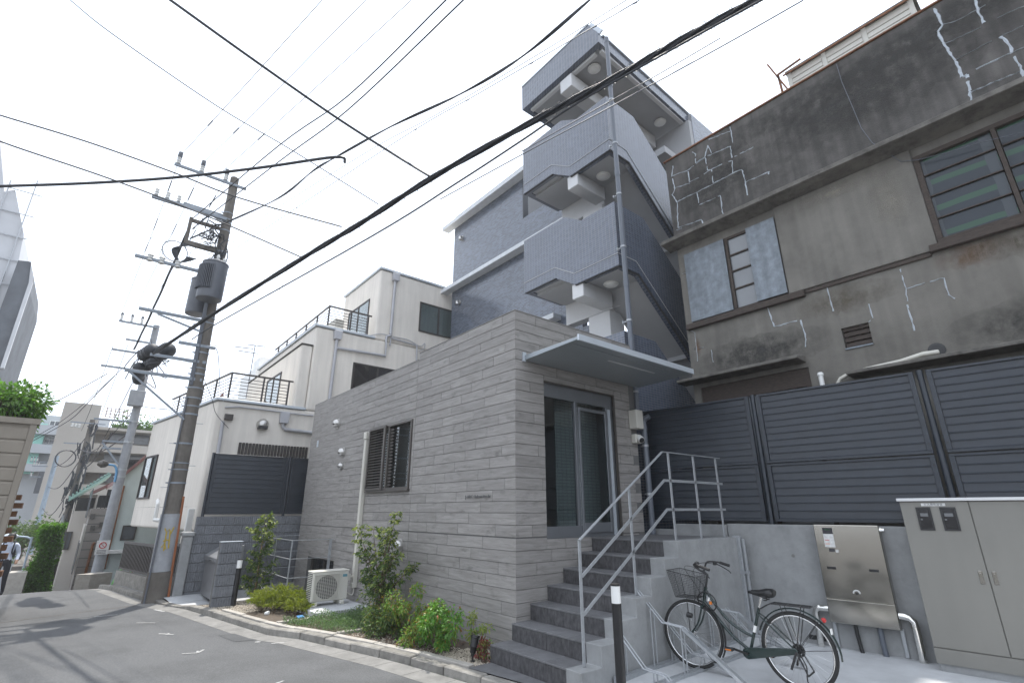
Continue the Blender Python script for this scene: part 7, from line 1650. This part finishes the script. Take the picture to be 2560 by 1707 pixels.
C = [PX(zI(1060, 1440), -9.6), PX(zG(1030, 190), -9.8), PX(zG(1050, 260), -10.0), PX(zG(1110, 330), -10.1)]; cable('slack loop of service wire at the beige house corner', C, .007)
C = [AT(zO(590, 160), 12), AT(zO(420, 390), 13), AT(zO(0, 780), 15.5), AT(zI(1080, 1330), 16.5)]; cable('fine wire sloping from the thick bundle down to the pole', C, .005, 'cable_grey')
# closures hanging on the bundle near the second pole
def closure(q, D, L_, r, label, ang):
    c = AT(q, D); d = Vector((.75, -.1, .35)).normalized() if ang else (C1[1]-C1[0]).normalized(); m = MB(); m.lathe([(.02, -L_/2), (r*.8, -L_/2+.05), (r, -L_/2+.1), (r, L_/2-.1), (r*.8, L_/2-.05), (.02, L_/2)], c, d, 14)
    for k in range(3): m.lathe([(r, L_*(k-1)*.25), (r*1.1, L_*(k-1)*.25+.01), (r*1.1, L_*(k-1)*.25+.05), (r, L_*(k-1)*.25+.06)], c, d, 14)
    tag(m.build('cable_closure', M['cable'], None, loc=c, smooth=True), label, 'cable closure', 'cable closures on the bundle')
closure(zI(775, 1320), 17.6, 1.0, .18, 'upper black cable closure hanging at the end of the thick bundle', 0); closure(zI(860, 1315), 17.0, .8, .2, 'black cable closure hanging closest to the big pole', 0); closure(zI(790, 1375), 17.8, 1.0, .16, 'lower black cable closure beneath the end of the bundle', 0); closure(zI(725, 1430), 18.2, .9, .15, 'black cable closure hanging in front of the second pole', 1)
m = MB(); rr = random.Random(6)
for k in range(14): c = AT(zI(rr.uniform(700, 880), rr.uniform(1300, 1450)), rr.uniform(17, 18.5)); pts = [c+Vector((rr.uniform(-.4, .4), rr.uniform(-.3, .3), rr.uniform(-.4, .3))) for _ in range(3)]; m.tube(smoothpts(pts, 5), .014, 5)
tag(m.build('cable_tangle', M['cable'], None, loc=AT(zI(790, 1380), 17.8)), 'messy tangle of loose black cable around the cable closures', 'cable')
# ================================================================== FAR HOUSES DOWN THE LANE
def boxT(name, lab, cat, x0, x1, y0, y1, z0, z1, mat, wname='wall'):
    T = thing(name, ((x0+x1)/2, (y0+y1)/2, z0), lab, cat); B(x0, x1, y0, y1, z0, z1).build(wname, M[mat], T); return T
def xwin(T, X, q0, q1, mat='shade_glass', fr='brown_metal', split=True, name='window'):
    a, b_ = PX(q0, X), PX(q1, X); ya, yb = sorted((a.y, b_.y)); za, zb_ = sorted((a.z, b_.z)); f = max(.04, (yb-ya)*.05); m = MB()
    for (p, q, r, s) in [(ya, yb, zb_-f, zb_), (ya, yb, za, za+f), (ya, ya+f, za+f, zb_-f), (yb-f, yb, za+f, zb_-f)]+([((ya+yb)/2-f/2, (ya+yb)/2+f/2, za+f, zb_-f)] if split else []): m.box(X+.002, X+.06, p, q, r, s)
    w = m.build(name, M[fr], T); MB().box(X+.003, X+.02, ya+f, yb-f, za+f, zb_-f).build('pane', M[mat], w); return w
# pale mint house with red-brown sloping eave
X = -17.4; a = PX(zL(955, 640), X); g0 = PX(zL(962, 607), X); g1 = PX(zL(1150, 455), X); zb_ = zr(X)-.3
T = thing('mint_house', (X, g0.y, zb_), 'pale mint house with a red-brown sloping eave and brown drainpipe beyond the beige house', 'house')
sl = (g1.z-g0.z)/(g1.y-g0.y); ye = g0.y+2.6
m = MB(); m.prism([(X, g0.y, zb_), (X, ye, zb_), (X, ye, g0.z+sl*(ye-g0.y)), (X, g0.y, g0.z)], (-6, 0, 0)); m.build('wall', M['mint'], T)
m = MB(); m.prism([(X+.18, g0.y-.2, g0.z-sl*.2+.01), (X+.18, ye, g0.z+sl*(ye-g0.y)+.01), (X+.18, ye, g0.z+sl*(ye-g0.y)+.16), (X+.18, g0.y-.2, g0.z-sl*.2+.16)], (-6.3, 0, 0)); m.build('roof', M['roof_red'], T)
P_ = [Vector((X+.07, PX(zL(*q), X).y, PX(zL(*q), X).z)) for q in ((962, 670), (955, 720), (905, 910), (810, 1320))]; y_ = P_[1].y; P_ = [Vector((X+.07, y_, p_.z)) for p_ in P_]; m = MB(); m.tube(P_, .05, 8); m.build('drainpipe', M['rust'], T, smooth=True)
xwin(T, X, zL(965, 980), zL(1050, 1095), split=False); m = MB(); p = PX(zL(905, 1185), X+.2); m.box(X+.003, X+.4, p.y-.35, p.y+.35, p.z-.05, p.z+.05); m.build('window_canopy', M['white_metal'], T)
# dark roof railing above the mint house
a = PX(zL(1010, 470), X-1.5); b_ = PX(zL(1140, 440), X-1.5); m = MB()
for k in range(12): y = lerp(a.y, b_.y, k/11); m.cyl((X-1.5, y, a.z-1.0), (X-1.5, y, a.z), .02, 5)
m.bar((X-1.5, a.y, a.z), (X-1.5, b_.y, a.z), .05, .05); m.bar((X-1.5, a.y, a.z-1.0), (X-1.5, b_.y, a.z-1.0), .05, .05); m.box(X-1.54, X-1.51, a.y, lerp(a.y, b_.y, .55), a.z-1, a.z-.05); m.build('balcony_railing', M['black'], T)
# house with brown tiled gable wall and white render
X = -20.5; c0 = PX(zL(640, 850), X); c1 = PX(zL(850, 845), X); zt = (c0.z+c1.z)/2; zb_ = zr(X)-.5; yl_ = PX(zL(575, 1400), X).y
T = thing('tiled_house', (X, yl_, zb_), 'two-storey house with brown square tiles on its side and a black balcony rail', 'house')
B(X-7, X, yl_, yl_+5, zb_, zt).build('wall', M['brown_tile'], T); B(X-7, X-.02, yl_-.06, yl_-.002, zb_+1.6, zt-.6).build('front_render', M['apt'], T)
m = MB(); ry = yl_+.15
for k in range(16): y = lerp(ry, ry+1.9, k/15); m.cyl((X-.15, y, zt), (X-.15, y, zt+.42), .018, 5)
m.box(X-.18, X-.12, ry, ry+1.95, zt+.42, zt+.48); m.box(X-.18, X-.15, ry, ry+.8, zt+.03, zt+.42); m.build('balcony_railing', M['black'], T)
m = MB(); m.tube([Vector((X+.06, PX(zL(*q), X).y, PX(zL(*q), X).z)) for q in ((745, 1115), (730, 1125), (668, 1360))], .05, 6); m.build('red_pipe', M['rust'], T, smooth=True)
for q in ((725, 910), (795, 975), (725, 1000)): p = PX(zL(*q), X); B(X+.002, X+.12, p.y-.07, p.y+.07, p.z-.09, p.z+.09).build('meter_box', M['bronze'], T)
for za in (0, 1): 
    z0 = zb_+1.0+za*2.0
    for k in range(3): B(X-1.6-k*1.9, X-.6-k*1.9, yl_-.09, yl_-.061, z0, z0+1.1).build('window', M['shade_glass'], T)
X = -24.5; c0 = PX(zL(525, 925), X); yl2 = PX(zL(470, 1300), X).y
T = boxT('white_house', 'narrow white rendered house behind the tiled house with black balcony', 'house', X-6, X, yl2, yl2+4, zr(X)-.5, c0.z+.3, 'apt'); xwin(T, X, zL(500, 1030), zL(535, 1170)); 
m = MB(); m.box(X-.1, X-.02, yl2, yl2+1.5, c0.z+.3, c0.z+.85); m.build('balcony_railing', M['black'], T)
# green and red roofs
X = -27.5; a = PX(zL(605, 765), X); b_ = PX(zL(870, 590), X)
T = thing('green_roof_house', (X, a.y, zr(X)), 'house with a sloping green tiled roof under the apartment block', 'house'); B(X-6, X-.3, a.y, b_.y+2, zr(X)-.5, a.z-.1).build('wall', M['apt'], T)
m = MB(); 
m.prism([(X, a.y-.3, a.z-.15), (X, b_.y, b_.z), (X, b_.y, b_.z+.12), (X, a.y-.3, a.z)], (-6, 0, 0)); rf_ = m.build('roof', M['roof_green'], T)
m = MB(); L_ = (Vector((0, b_.y, b_.z))-Vector((0, a.y-.3, a.z-.15)))
for k in range(12): p0 = Vector((X+.02, a.y-.3, a.z))+L_*(k/12.0); m.bar(p0+Vector((0, 0, .06)), p0+Vector((-6, 0, .06)), .07, .07)
m.build('roof_ridge', M['roof_green'], rf_)
X = -23.0; a = PX(zL(720, 735), X); b_ = PX(zL(850, 660), X); T = thing('red_roof_house', (X, a.y, zr(X)), 'small house with a red-brown roof in front of the green roof', 'house'); m = MB(); m.prism([(X, a.y, a.z), (X, b_.y+.6, b_.z+.3), (X, b_.y+.6, b_.z+.42), (X, a.y, a.z+.12)], (-3, 0, 0)); m.build('roof', M['roof_red'], T); B(X-3, X-.1, a.y+.2, b_.y+1.5, zr(X)-.5, a.z-.02).build('wall', M['apt'], T); xwin(T, X-.1, zL(845, 700), zL(870, 760), split=False)
# apartment block
X = -46; a = PX(zL(512, 10), X); b_ = PX(zL(800, 42), X); zb_ = zr(X)-2; ztop = (a.z+b_.z)/2
T = thing('apartment_block', (X, a.y, zb_), 'far beige apartment block with a tall blank stair tower and open balconies', 'apartment building')
B(X-8, X, a.y, b_.y, zb_, ztop).build('stair_tower', M['apt'], T)
c = PX(zL(780, 205), X-1.5); zt = c.z; yr = b_.y+9
B(X-12, X-3.6, b_.y+.01, yr, zb_, zt).build('wing_wall', M['apt'], T)
lv = [(205, 225), (335, 400), (485, 565), (660, 740)]
M['shade_wall'] = mk('shaded_balcony_wall', (.3, .27, .235), .9)  # apartment wall colour darkened to paint in the balcony shade
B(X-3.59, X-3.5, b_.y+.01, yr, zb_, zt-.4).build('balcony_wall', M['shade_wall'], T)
for (qa, qb) in lv:
    za = PX(zL(740, qa), X-1.5).z; zc_ = PX(zL(740, qb), X-1.5).z; B(X-3.49, X-1.5, b_.y+.01, yr, zc_, za).build('balcony', M['apt'], T)
for k in range(5):
    for j in range(3): y = b_.y+1.0+k*1.7; z = PX(zL(740, (320, 480, 650)[j]), X-1.5).z; B(X-3.499, X-3.42, y, y+1.1, z+.15, z+1.6).build('window', M['shade_glass'], T)
m = MB(); 
for k in range(8): y = b_.y+.4+k*.28; m.cyl((X-2, y, ztop-.6), (X-2, y, ztop+.15), .03, 4)
for k in range(4): m.bar((X-2, b_.y+.2, ztop-.6+k*.25), (X-2, b_.y+2.5, ztop-.6+k*.25), .04, .04)
m.build('roof_rack', M['rust'], T)
rr = random.Random(12); pts = []
for k in range(1500): pts.append((Vector((X-2+rr.uniform(-.4, .4), b_.y+1+rr.random()*8, zt+abs(rr.gauss(0, .45))*(1 if int(rr.random()*9) % 3 else .3))), Vector((rr.uniform(-1, 1), rr.uniform(-1, 1), 1))))
o = leafmesh(pts, .28, lambda p, q: 0, seed=3).build('roof_garden', M['leaf_hedge'], T)
X = -62; a = PX(zL(285, 110), X); b_ = PX(zL(475, 115), X); T = thing('grey_apartments', (X, a.y, zr(X)), 'farther grey apartment building with a mint green drainpipe', 'apartment building'); B(X-10, X, a.y-6, b_.y+4, zr(X)-2, a.z).build('wall', M['apt_grey'], T)
M['mint_pipe'] = mk('mint_green_pipe', (.25, .55, .47), .5); pa = PX(zL(340, 190), X); pb_ = PX(zL(235, 580), X); B(X+.3, X+.7, pa.y-.35, pa.y+.35, pb_.z, pa.z).build('green_pipe', M['mint_pipe'], T)
for (qa, qb) in ((190, 265), (345, 415), (500, 560)):
    B(X+.01, X+1.3, a.y-6, b_.y+4, PX(zL(300, qb), X+1).z, PX(zL(300, qa), X+1).z).build('balcony', M['apt_grey'], T)
xwin(T, X, zL(395, 160), zL(465, 205), fr='white_metal'); xwin(T, X, zL(350, 305), zL(420, 345), fr='white_metal')
# buildings under scaffold sheets on the other side
def slab_px(name, lab, X, pts, depth, mat, wname):
    P_ = [PX(zI(*p), X) for p in pts]; T = thing(name, (X, P_[0].y, -3), lab, 'building'); m = MB(); m.prism(P_, (-depth, 0, 0)); m.build(wname, M[mat], T); return T, P_
T, P_ = slab_px('sheeted_building', 'tall building wrapped in pale scaffold sheets at the edge of the photo', -34, [(-140, 100), (-10, 100), (22, 480), (80, 470), (125, 700), (98, 838), (0, 1090), (-140, 1500)], 10, 'net', 'sheet')
m = MB()
for k in range(6): z = lerp(P_[6].z, P_[3].z, k/5); m.bar((-33.9, P_[5].y-6, z), (-33.9, P_[5].y+.05, z), .05, .05)
for k in range(5): m.cyl((-33.9, P_[4].y-.2-k*1.1, P_[6].z), (-33.9, P_[4].y-.2-k*1.1, P_[3].z+1.0-k*.5), .035, 5)
m.build('scaffold_tube', M['galv'], T)
T, P_ = slab_px('netted_building', 'lower building behind a dark scaffold net beside the pale sheets', -32, [(95, 838), (162, 845), (150, 960), (0, 1400), (-140, 1800), (-140, 1440), (0, 1095)], 8, 'net_dark', 'net')
m = MB(); q = [PX(zI(*p), -31.9) for p in ((163, 848), (172, 950), (20, 1400), (0, 1400), (150, 955))]; m.prism(q, (-.3, 0, 0)); m.build('sheet', M['net'], T)  # pale strip paints in the lit side face of the netted block
# shed with beige siding on the near side of the lane
X = -7.1; e = PX(zL(305, 150), X); T = thing('siding_shed', (X, e.y, -.2), 'beige horizontal-board shed wall cut by the edge of the photo', 'shed')
B(X-.12, X-.012, e.y-4.2, e.y-.002, -.3, e.z-.06).build('wall', M['siding'], T); B(X-3, X-.121, e.y-4, e.y-.2, -.3, e.z-.3).build('wall', M['siding'], T)
n = int((e.z+.2)/.235)
for k in range(n):
    zb_ = e.z-.14-.235*(k+1); m = MB(); m.prism([(X-.011, 0, zb_+.004), (X+.012, 0, zb_+.004), (X+.012, 0, zb_+.19), (X-.011, 0, zb_+.225)], (0, -4.0, 0)); o = m.build('siding_board', M['siding'], T, loc=None); o.location = Vector((0, e.y-.09, 0))-Vector((0, e.y, 0))+Vector((0, 0, 0))+Vector((0, e.y, 0))
B(X-.13, X+.03, e.y-.085, e.y, -.3, e.z-.1).build('corner_trim', M['siding'], T); B(X-.15, X+.05, e.y-4.2, e.y+.03, e.z-.1, e.z).build('top_trim', M['siding'], T)
X = -8.1; y0 = PX(zL(245, 600), X).y; T = thing('timber_stack', (X, y0-.3, -.2), 'column of stacked wooden blocks with dark gaps behind the siding shed', 'timber stack')
for k in range(15): B(X-.12, X+.12, y0-1.1, y0-(0 if k % 2 else .05), -.15+k*.145, -.15+k*.145+.095).build('wooden_block', M['timber'], T)
B(X-.1, X+.1, y0-1.0, y0-.16, -.2, 2.1).build('dark_core', M['black'], T)
def tree(name, c, r, n, label, mats, size, base_z, seed, squash=.8, group=None):
    rr = random.Random(seed); T = thing(name, (c.x, c.y, base_z), label, 'tree', group); m = MB(); m.tube([(c.x, c.y, base_z-.2), (c.x+.05, c.y, c.z-r*.3), (c.x, c.y, c.z+r*.3)], [r*.09, r*.06, r*.02], 8); pts = []
    for k in range(26):
        d = Vector((rr.gauss(0, 1), rr.gauss(0, 1), rr.gauss(.2, .8))).normalized(); q = c+Vector((d.x*r, d.y*r, d.z*r*squash))*rr.uniform(.35, .85); m.tube([c-Vector((0, 0, r*.3)), q], [r*.03, r*.008], 4, cap=False); rc = r*rr.uniform(.22, .42)
        for j in range(n//26): e_ = Vector((rr.gauss(0, 1), rr.gauss(0, 1), rr.gauss(0, 1))).normalized(); pts.append((q+e_*rc*rr.uniform(.4, 1.1), e_))
    m.build('trunk', M['bark'], T, smooth='all'); leafmesh(pts, size, lambda p, q: 1 if q.random() < .25 else 0, seed=seed).build('crown', [M[x] for x in mats], T); return T
tree('broadleaf_tree', AT(zL(10, 85), 14.5), .85, 5200, 'bright green broadleaf tree rising above the siding shed', ['leaf_hedge', 'leaf_bright'], .11, -.2, 41)
tree('dark_tree', AT(zL(190, 1090), 42), 1.6, 1500, 'dark green tree in shade beyond the walking person', ['leaf_mid', 'leaf_mid'], .22, zr(-36), 42)
# clipped hedge beside the lane
c0, c1 = AT(zL(225, 1440), 25), AT(zL(425, 1440), 25); top = AT(zL(350, 1005), 25).z
hx0, hx1 = c0.x-1.2, c0.x+.3; T = thing('hedge', (c0.x, c0.y, zr(c0.x)), 'tall clipped bright green hedge beside the falling lane', 'hedge'); rr = random.Random(7); pts = []
hy0, hy1, hz0 = c0.y-.05, PX(zL(425, 1300), c0.x).y+.05, zr(c0.x)-.5
for k in range(9000):
    f = rr.random(); y = rr.uniform(hy0, hy1); z = hz0+(top-hz0)*rr.random(); x = hx1+rr.gauss(0, .05)
    if f > .62: z = top+rr.gauss(0, .06); x = rr.uniform(hx0, hx1)
    elif f > .5: y = hy0+rr.gauss(0, .05); x = rr.uniform(hx0, hx1)
    bul = .08*math.sin(z*3.1+y*2)+.05*math.sin(y*7); pts.append((Vector((x+bul, y+.05*math.sin(z*5), z)), Vector((1, rr.uniform(-.5, .5), rr.uniform(.1, .9)))))
leafmesh(pts, .11, lambda p, q: 1 if q.random() < .3 else 0, seed=8).build('foliage', [M['leaf_hedge'], M['leaf_bright']], T); B(hx0+.1, hx1-.1, hy0+.1, hy1-.1, hz0, top-.12).build('inner_twigs', M['soil'], T)
B(c0.x-.2, c0.x+.6, c0.y-.55, c0.y-.1, zr(c0.x)-.4, AT(zL(200, 1345), 24.5).z).build('stone_block', M['edging'], None)
tag(bpy.data.objects['stone_block'], 'low pale stone block at the foot of the hedge', 'stone block')
a = AT(zL(600, 1365), 19.5); b_ = AT(zL(715, 1365), 19.5); m = MB(); m.prism([a, b_, b_+Vector((-.3, .5, 0)), a+Vector((-.3, .5, 0))], (0, 0, -1.2)); tag(m.build('boundary_wall', M['edging'], None, loc=a-Vector((0, 0, 1.2))), 'low cream boundary wall at the foot of the second utility pole', 'wall')
# small blue lamp post and grey wall down the lane
p = AT(zL(165, 1440), 30); T = thing('street_lamp', (p.x, p.y, zr(p.x)), 'small pale blue street lamp with a curved arm near the hedge', 'street lamp'); m = MB(); q = [PX(zL(*k), p.x) for k in ((165, 1440), (240, 1115), (235, 1085), (205, 1072), (150, 1068))]; q = [Vector((p.x, p.y if i == 0 else k.y, k.z)) for i, k in enumerate(q)]; q[0] = Vector((p.x, q[1].y, zr(p.x)-.2)); m.tube(smoothpts(q, 5), .038, 8); m.build('post', M['pole_steel'], T, smooth=True); m = MB(); m.lathe([(.03, 0), (.1, .1), (.12, .35), (.03, .5)], q[-1], (0, -1, .05), 10); m.build('lamp_head', M['cap'], T, smooth=True)
p = AT(zL(140, 1300), 33); tag(B(p.x-8, p.x, p.y-.2, p.y+1.2, zr(p.x)-2.5, p.z).build('retaining_wall', M['pole'], None, loc=(p.x, p.y, zr(p.x))), 'dark grey retaining wall beyond the person on the lane', 'wall')
# aerial and roof things behind the beige house
c = AT(zO(300, 790), 24); T = thing('tv_antenna', c-Vector((0, 0, 3)), 'thin television aerial rods seen over the beige house terraces', 'aerial'); m = MB()
for (p0, p1) in (((230, 753), (388, 772)), ((125, 771), (285, 791)), ((155, 806), (325, 832))): m.bar(AT(zO(*p0), 24), AT(zO(*p1), 24), .03, .03)
a, b_ = AT(zO(300, 760), 24), AT(zO(300, 835), 24); m.tube([a, Vector((a.x, a.y, b_.z-2))], .02, 5); m.build('rods', M['cable_grey'], T)
X = -19; a, b_ = AT(zO(250, 825), 25), AT(zO(382, 1160), 25)
T = boxT('rooftop_house', 'white house block with a rooftop tank housing behind the beige terraces', 'house', a.x-3, a.x, a.y+.4, a.y+3.2, -2, AT(zO(250, 930), 25).z, 'white_metal'); B(a.x-1.5, a.x-.3, a.y+.55, a.y+2.0, AT(zO(250, 930), 25).z+.002, a.z).build('tank_housing', M['white_metal'], T); B(a.x-3.2, a.x+.2, a.y+.2, a.y+3.4, AT(zO(250, 935), 25).z+.003, AT(zO(250, 920), 25).z).build('eave', M['render_lt'], T) if False else None
# ================================================================== PERSON WALKING DOWN THE LANE
def person(loc, face, label):
    T = thing('person', loc, label, 'person', rot=face)
    J = {'pel': (0, 0, .92), 'waist': (0, 0, 1.06), 'chest': (0, .01, 1.26), 'neck': (0, 0, 1.44), 'head': (0, -.02, 1.53), 'crown': (0, -.02, 1.63),
         'lsh': (-.17, .01, 1.38), 'rsh': (.17, .01, 1.38), 'lel': (-.24, .03, 1.12), 'rel': (.25, .05, 1.12), 'lwr': (-.22, -.10, .92), 'rwr': (.27, -.10, .93), 'lha': (-.21, -.14, .84), 'rha': (.27, -.14, .85),
         'lhip': (-.09, 0, .88), 'rhip': (.09, 0, .88), 'lkn': (-.10, -.12, .50), 'rkn': (.10, .03, .48), 'lan': (-.10, -.10, .09), 'ran': (.10, .24, .12), 'lto': (-.10, -.25, .03), 'rto': (.10, .14, .03)}
    E_ = [('pel', 'waist'), ('waist', 'chest'), ('chest', 'neck'), ('neck', 'head'), ('head', 'crown'), ('chest', 'lsh'), ('chest', 'rsh'), ('lsh', 'lel'), ('rsh', 'rel'), ('lel', 'lwr'), ('rel', 'rwr'), ('lwr', 'lha'), ('rwr', 'rha'), ('pel', 'lhip'), ('pel', 'rhip'), ('lhip', 'lkn'), ('rhip', 'rkn'), ('lkn', 'lan'), ('rkn', 'ran'), ('lan', 'lto'), ('ran', 'rto')]
    R_ = {'pel': .13, 'waist': .125, 'chest': .145, 'neck': .055, 'head': .085, 'crown': .075, 'lsh': .07, 'rsh': .07, 'lel': .048, 'rel': .048, 'lwr': .035, 'rwr': .035, 'lha': .038, 'rha': .038, 'lhip': .095, 'rhip': .095, 'lkn': .065, 'rkn': .065, 'lan': .045, 'ran': .045, 'lto': .04, 'rto': .04}
    ks = list(J); me = bpy.data.meshes.new('body'); me.from_pydata([J[k] for k in ks], [(ks.index(a), ks.index(b_)) for a, b_ in E_], [])
    tmp = bpy.data.objects.new('body_tmp', me); COL.objects.link(tmp); md = tmp.modifiers.new('s', 'SKIN')
    for k, v in zip(ks, me.skin_vertices[0].data): v.radius = (R_[k], R_[k]*(.8 if k in ('chest', 'waist', 'pel') else 1)); v.use_root = (k == 'pel')
    sub = tmp.modifiers.new('u', 'SUBSURF'); sub.levels = 2; sub.render_levels = 2
    dg = bpy.context.evaluated_depsgraph_get(); nm = bpy.data.meshes.new_from_object(tmp.evaluated_get(dg)); bpy.data.objects.remove(tmp)
    M['skin'] = mk('skin', (.38, .22, .15), .6); M['shirt'] = mk('pale_blue_shirt', (.5, .55, .66), .85); M['trouser'] = mk('dark_trousers', (.02, .022, .028), .85); M['hair'] = mk('black_hair', (.012, .011, .01), .5); M['shoe'] = mk('black_shoes', (.015, .015, .015), .5)
    nm.materials.clear()
    for k in ('skin', 'shirt', 'trouser', 'shoe'): nm.materials.append(M[k])
    for p in nm.polygons:
        c = p.center; p.use_smooth = True
        p.material_index = 3 if c.z < .08 else 2 if c.z < .97 and abs(c.x) < .2 else 1 if 0.97 <= c.z < 1.45 else 0
    o = bpy.data.objects.new('body', nm); COL.objects.link(o); o.parent = T
    m = MB(); m.lathe([(.0, -.085), (.07, -.07), (.098, -.01), (.1, .05), (.08, .11), (.0, .135)], (0, .005, 1.555), (0, .1, 1), 16); m.build('hair', M['hair'], T, local=True, smooth='all')
    m = MB(); m.prism([(-.15, .12, 1.02), (.15, .12, 1.02), (.15, .12, 1.34), (.08, .12, 1.42), (-.08, .12, 1.42), (-.15, .12, 1.34)], (0, .14, 0)); m.box(-.11, .11, .261, .29, 1.06, 1.22); bp_ = m.build('backpack', M['trouser'], T, local=True, bevel=.03, seg=2)
    m = MB()
    for s in (-1, 1): m.tube(smoothpts([(s*.10, .13, 1.38), (s*.11, .02, 1.47), (s*.12, -.12, 1.36), (s*.12, -.13, 1.18), (s*.14, .10, 1.06)]), .018, 6)
    m.build('strap', M['trouser'], bp_, local=True)
    return T
p = AT(zL(105, 1090), 21.3)
person((p.x, p.y-.05, zr(p.x)), math.radians(84), 'person seen from behind in a pale blue shirt with a dark backpack and black trousers')
# sky haze is left to the air itself: the view is short
# ------------------------------------------------------------------ group-wide shading
# ================================================================== THIN SUMMER HAZE
hm = bpy.data.materials.new('haze_air'); hm.use_nodes = True; t = hm.node_tree; t.nodes.clear()
ho = t.nodes.new('ShaderNodeOutputMaterial'); pv = t.nodes.new('ShaderNodeVolumePrincipled'); pv.inputs['Density'].default_value = 0.0013; pv.inputs['Color'].default_value = (.93, .95, .98, 1); pv.inputs['Anisotropy'].default_value = .2
t.links.new(pv.outputs[0], ho.inputs['Volume']); M['haze'] = hm
hz = B(-1000, 1000, -1000, 1000, -11, 27).build('haze', M['haze']); tag(hz, kind='stuff')
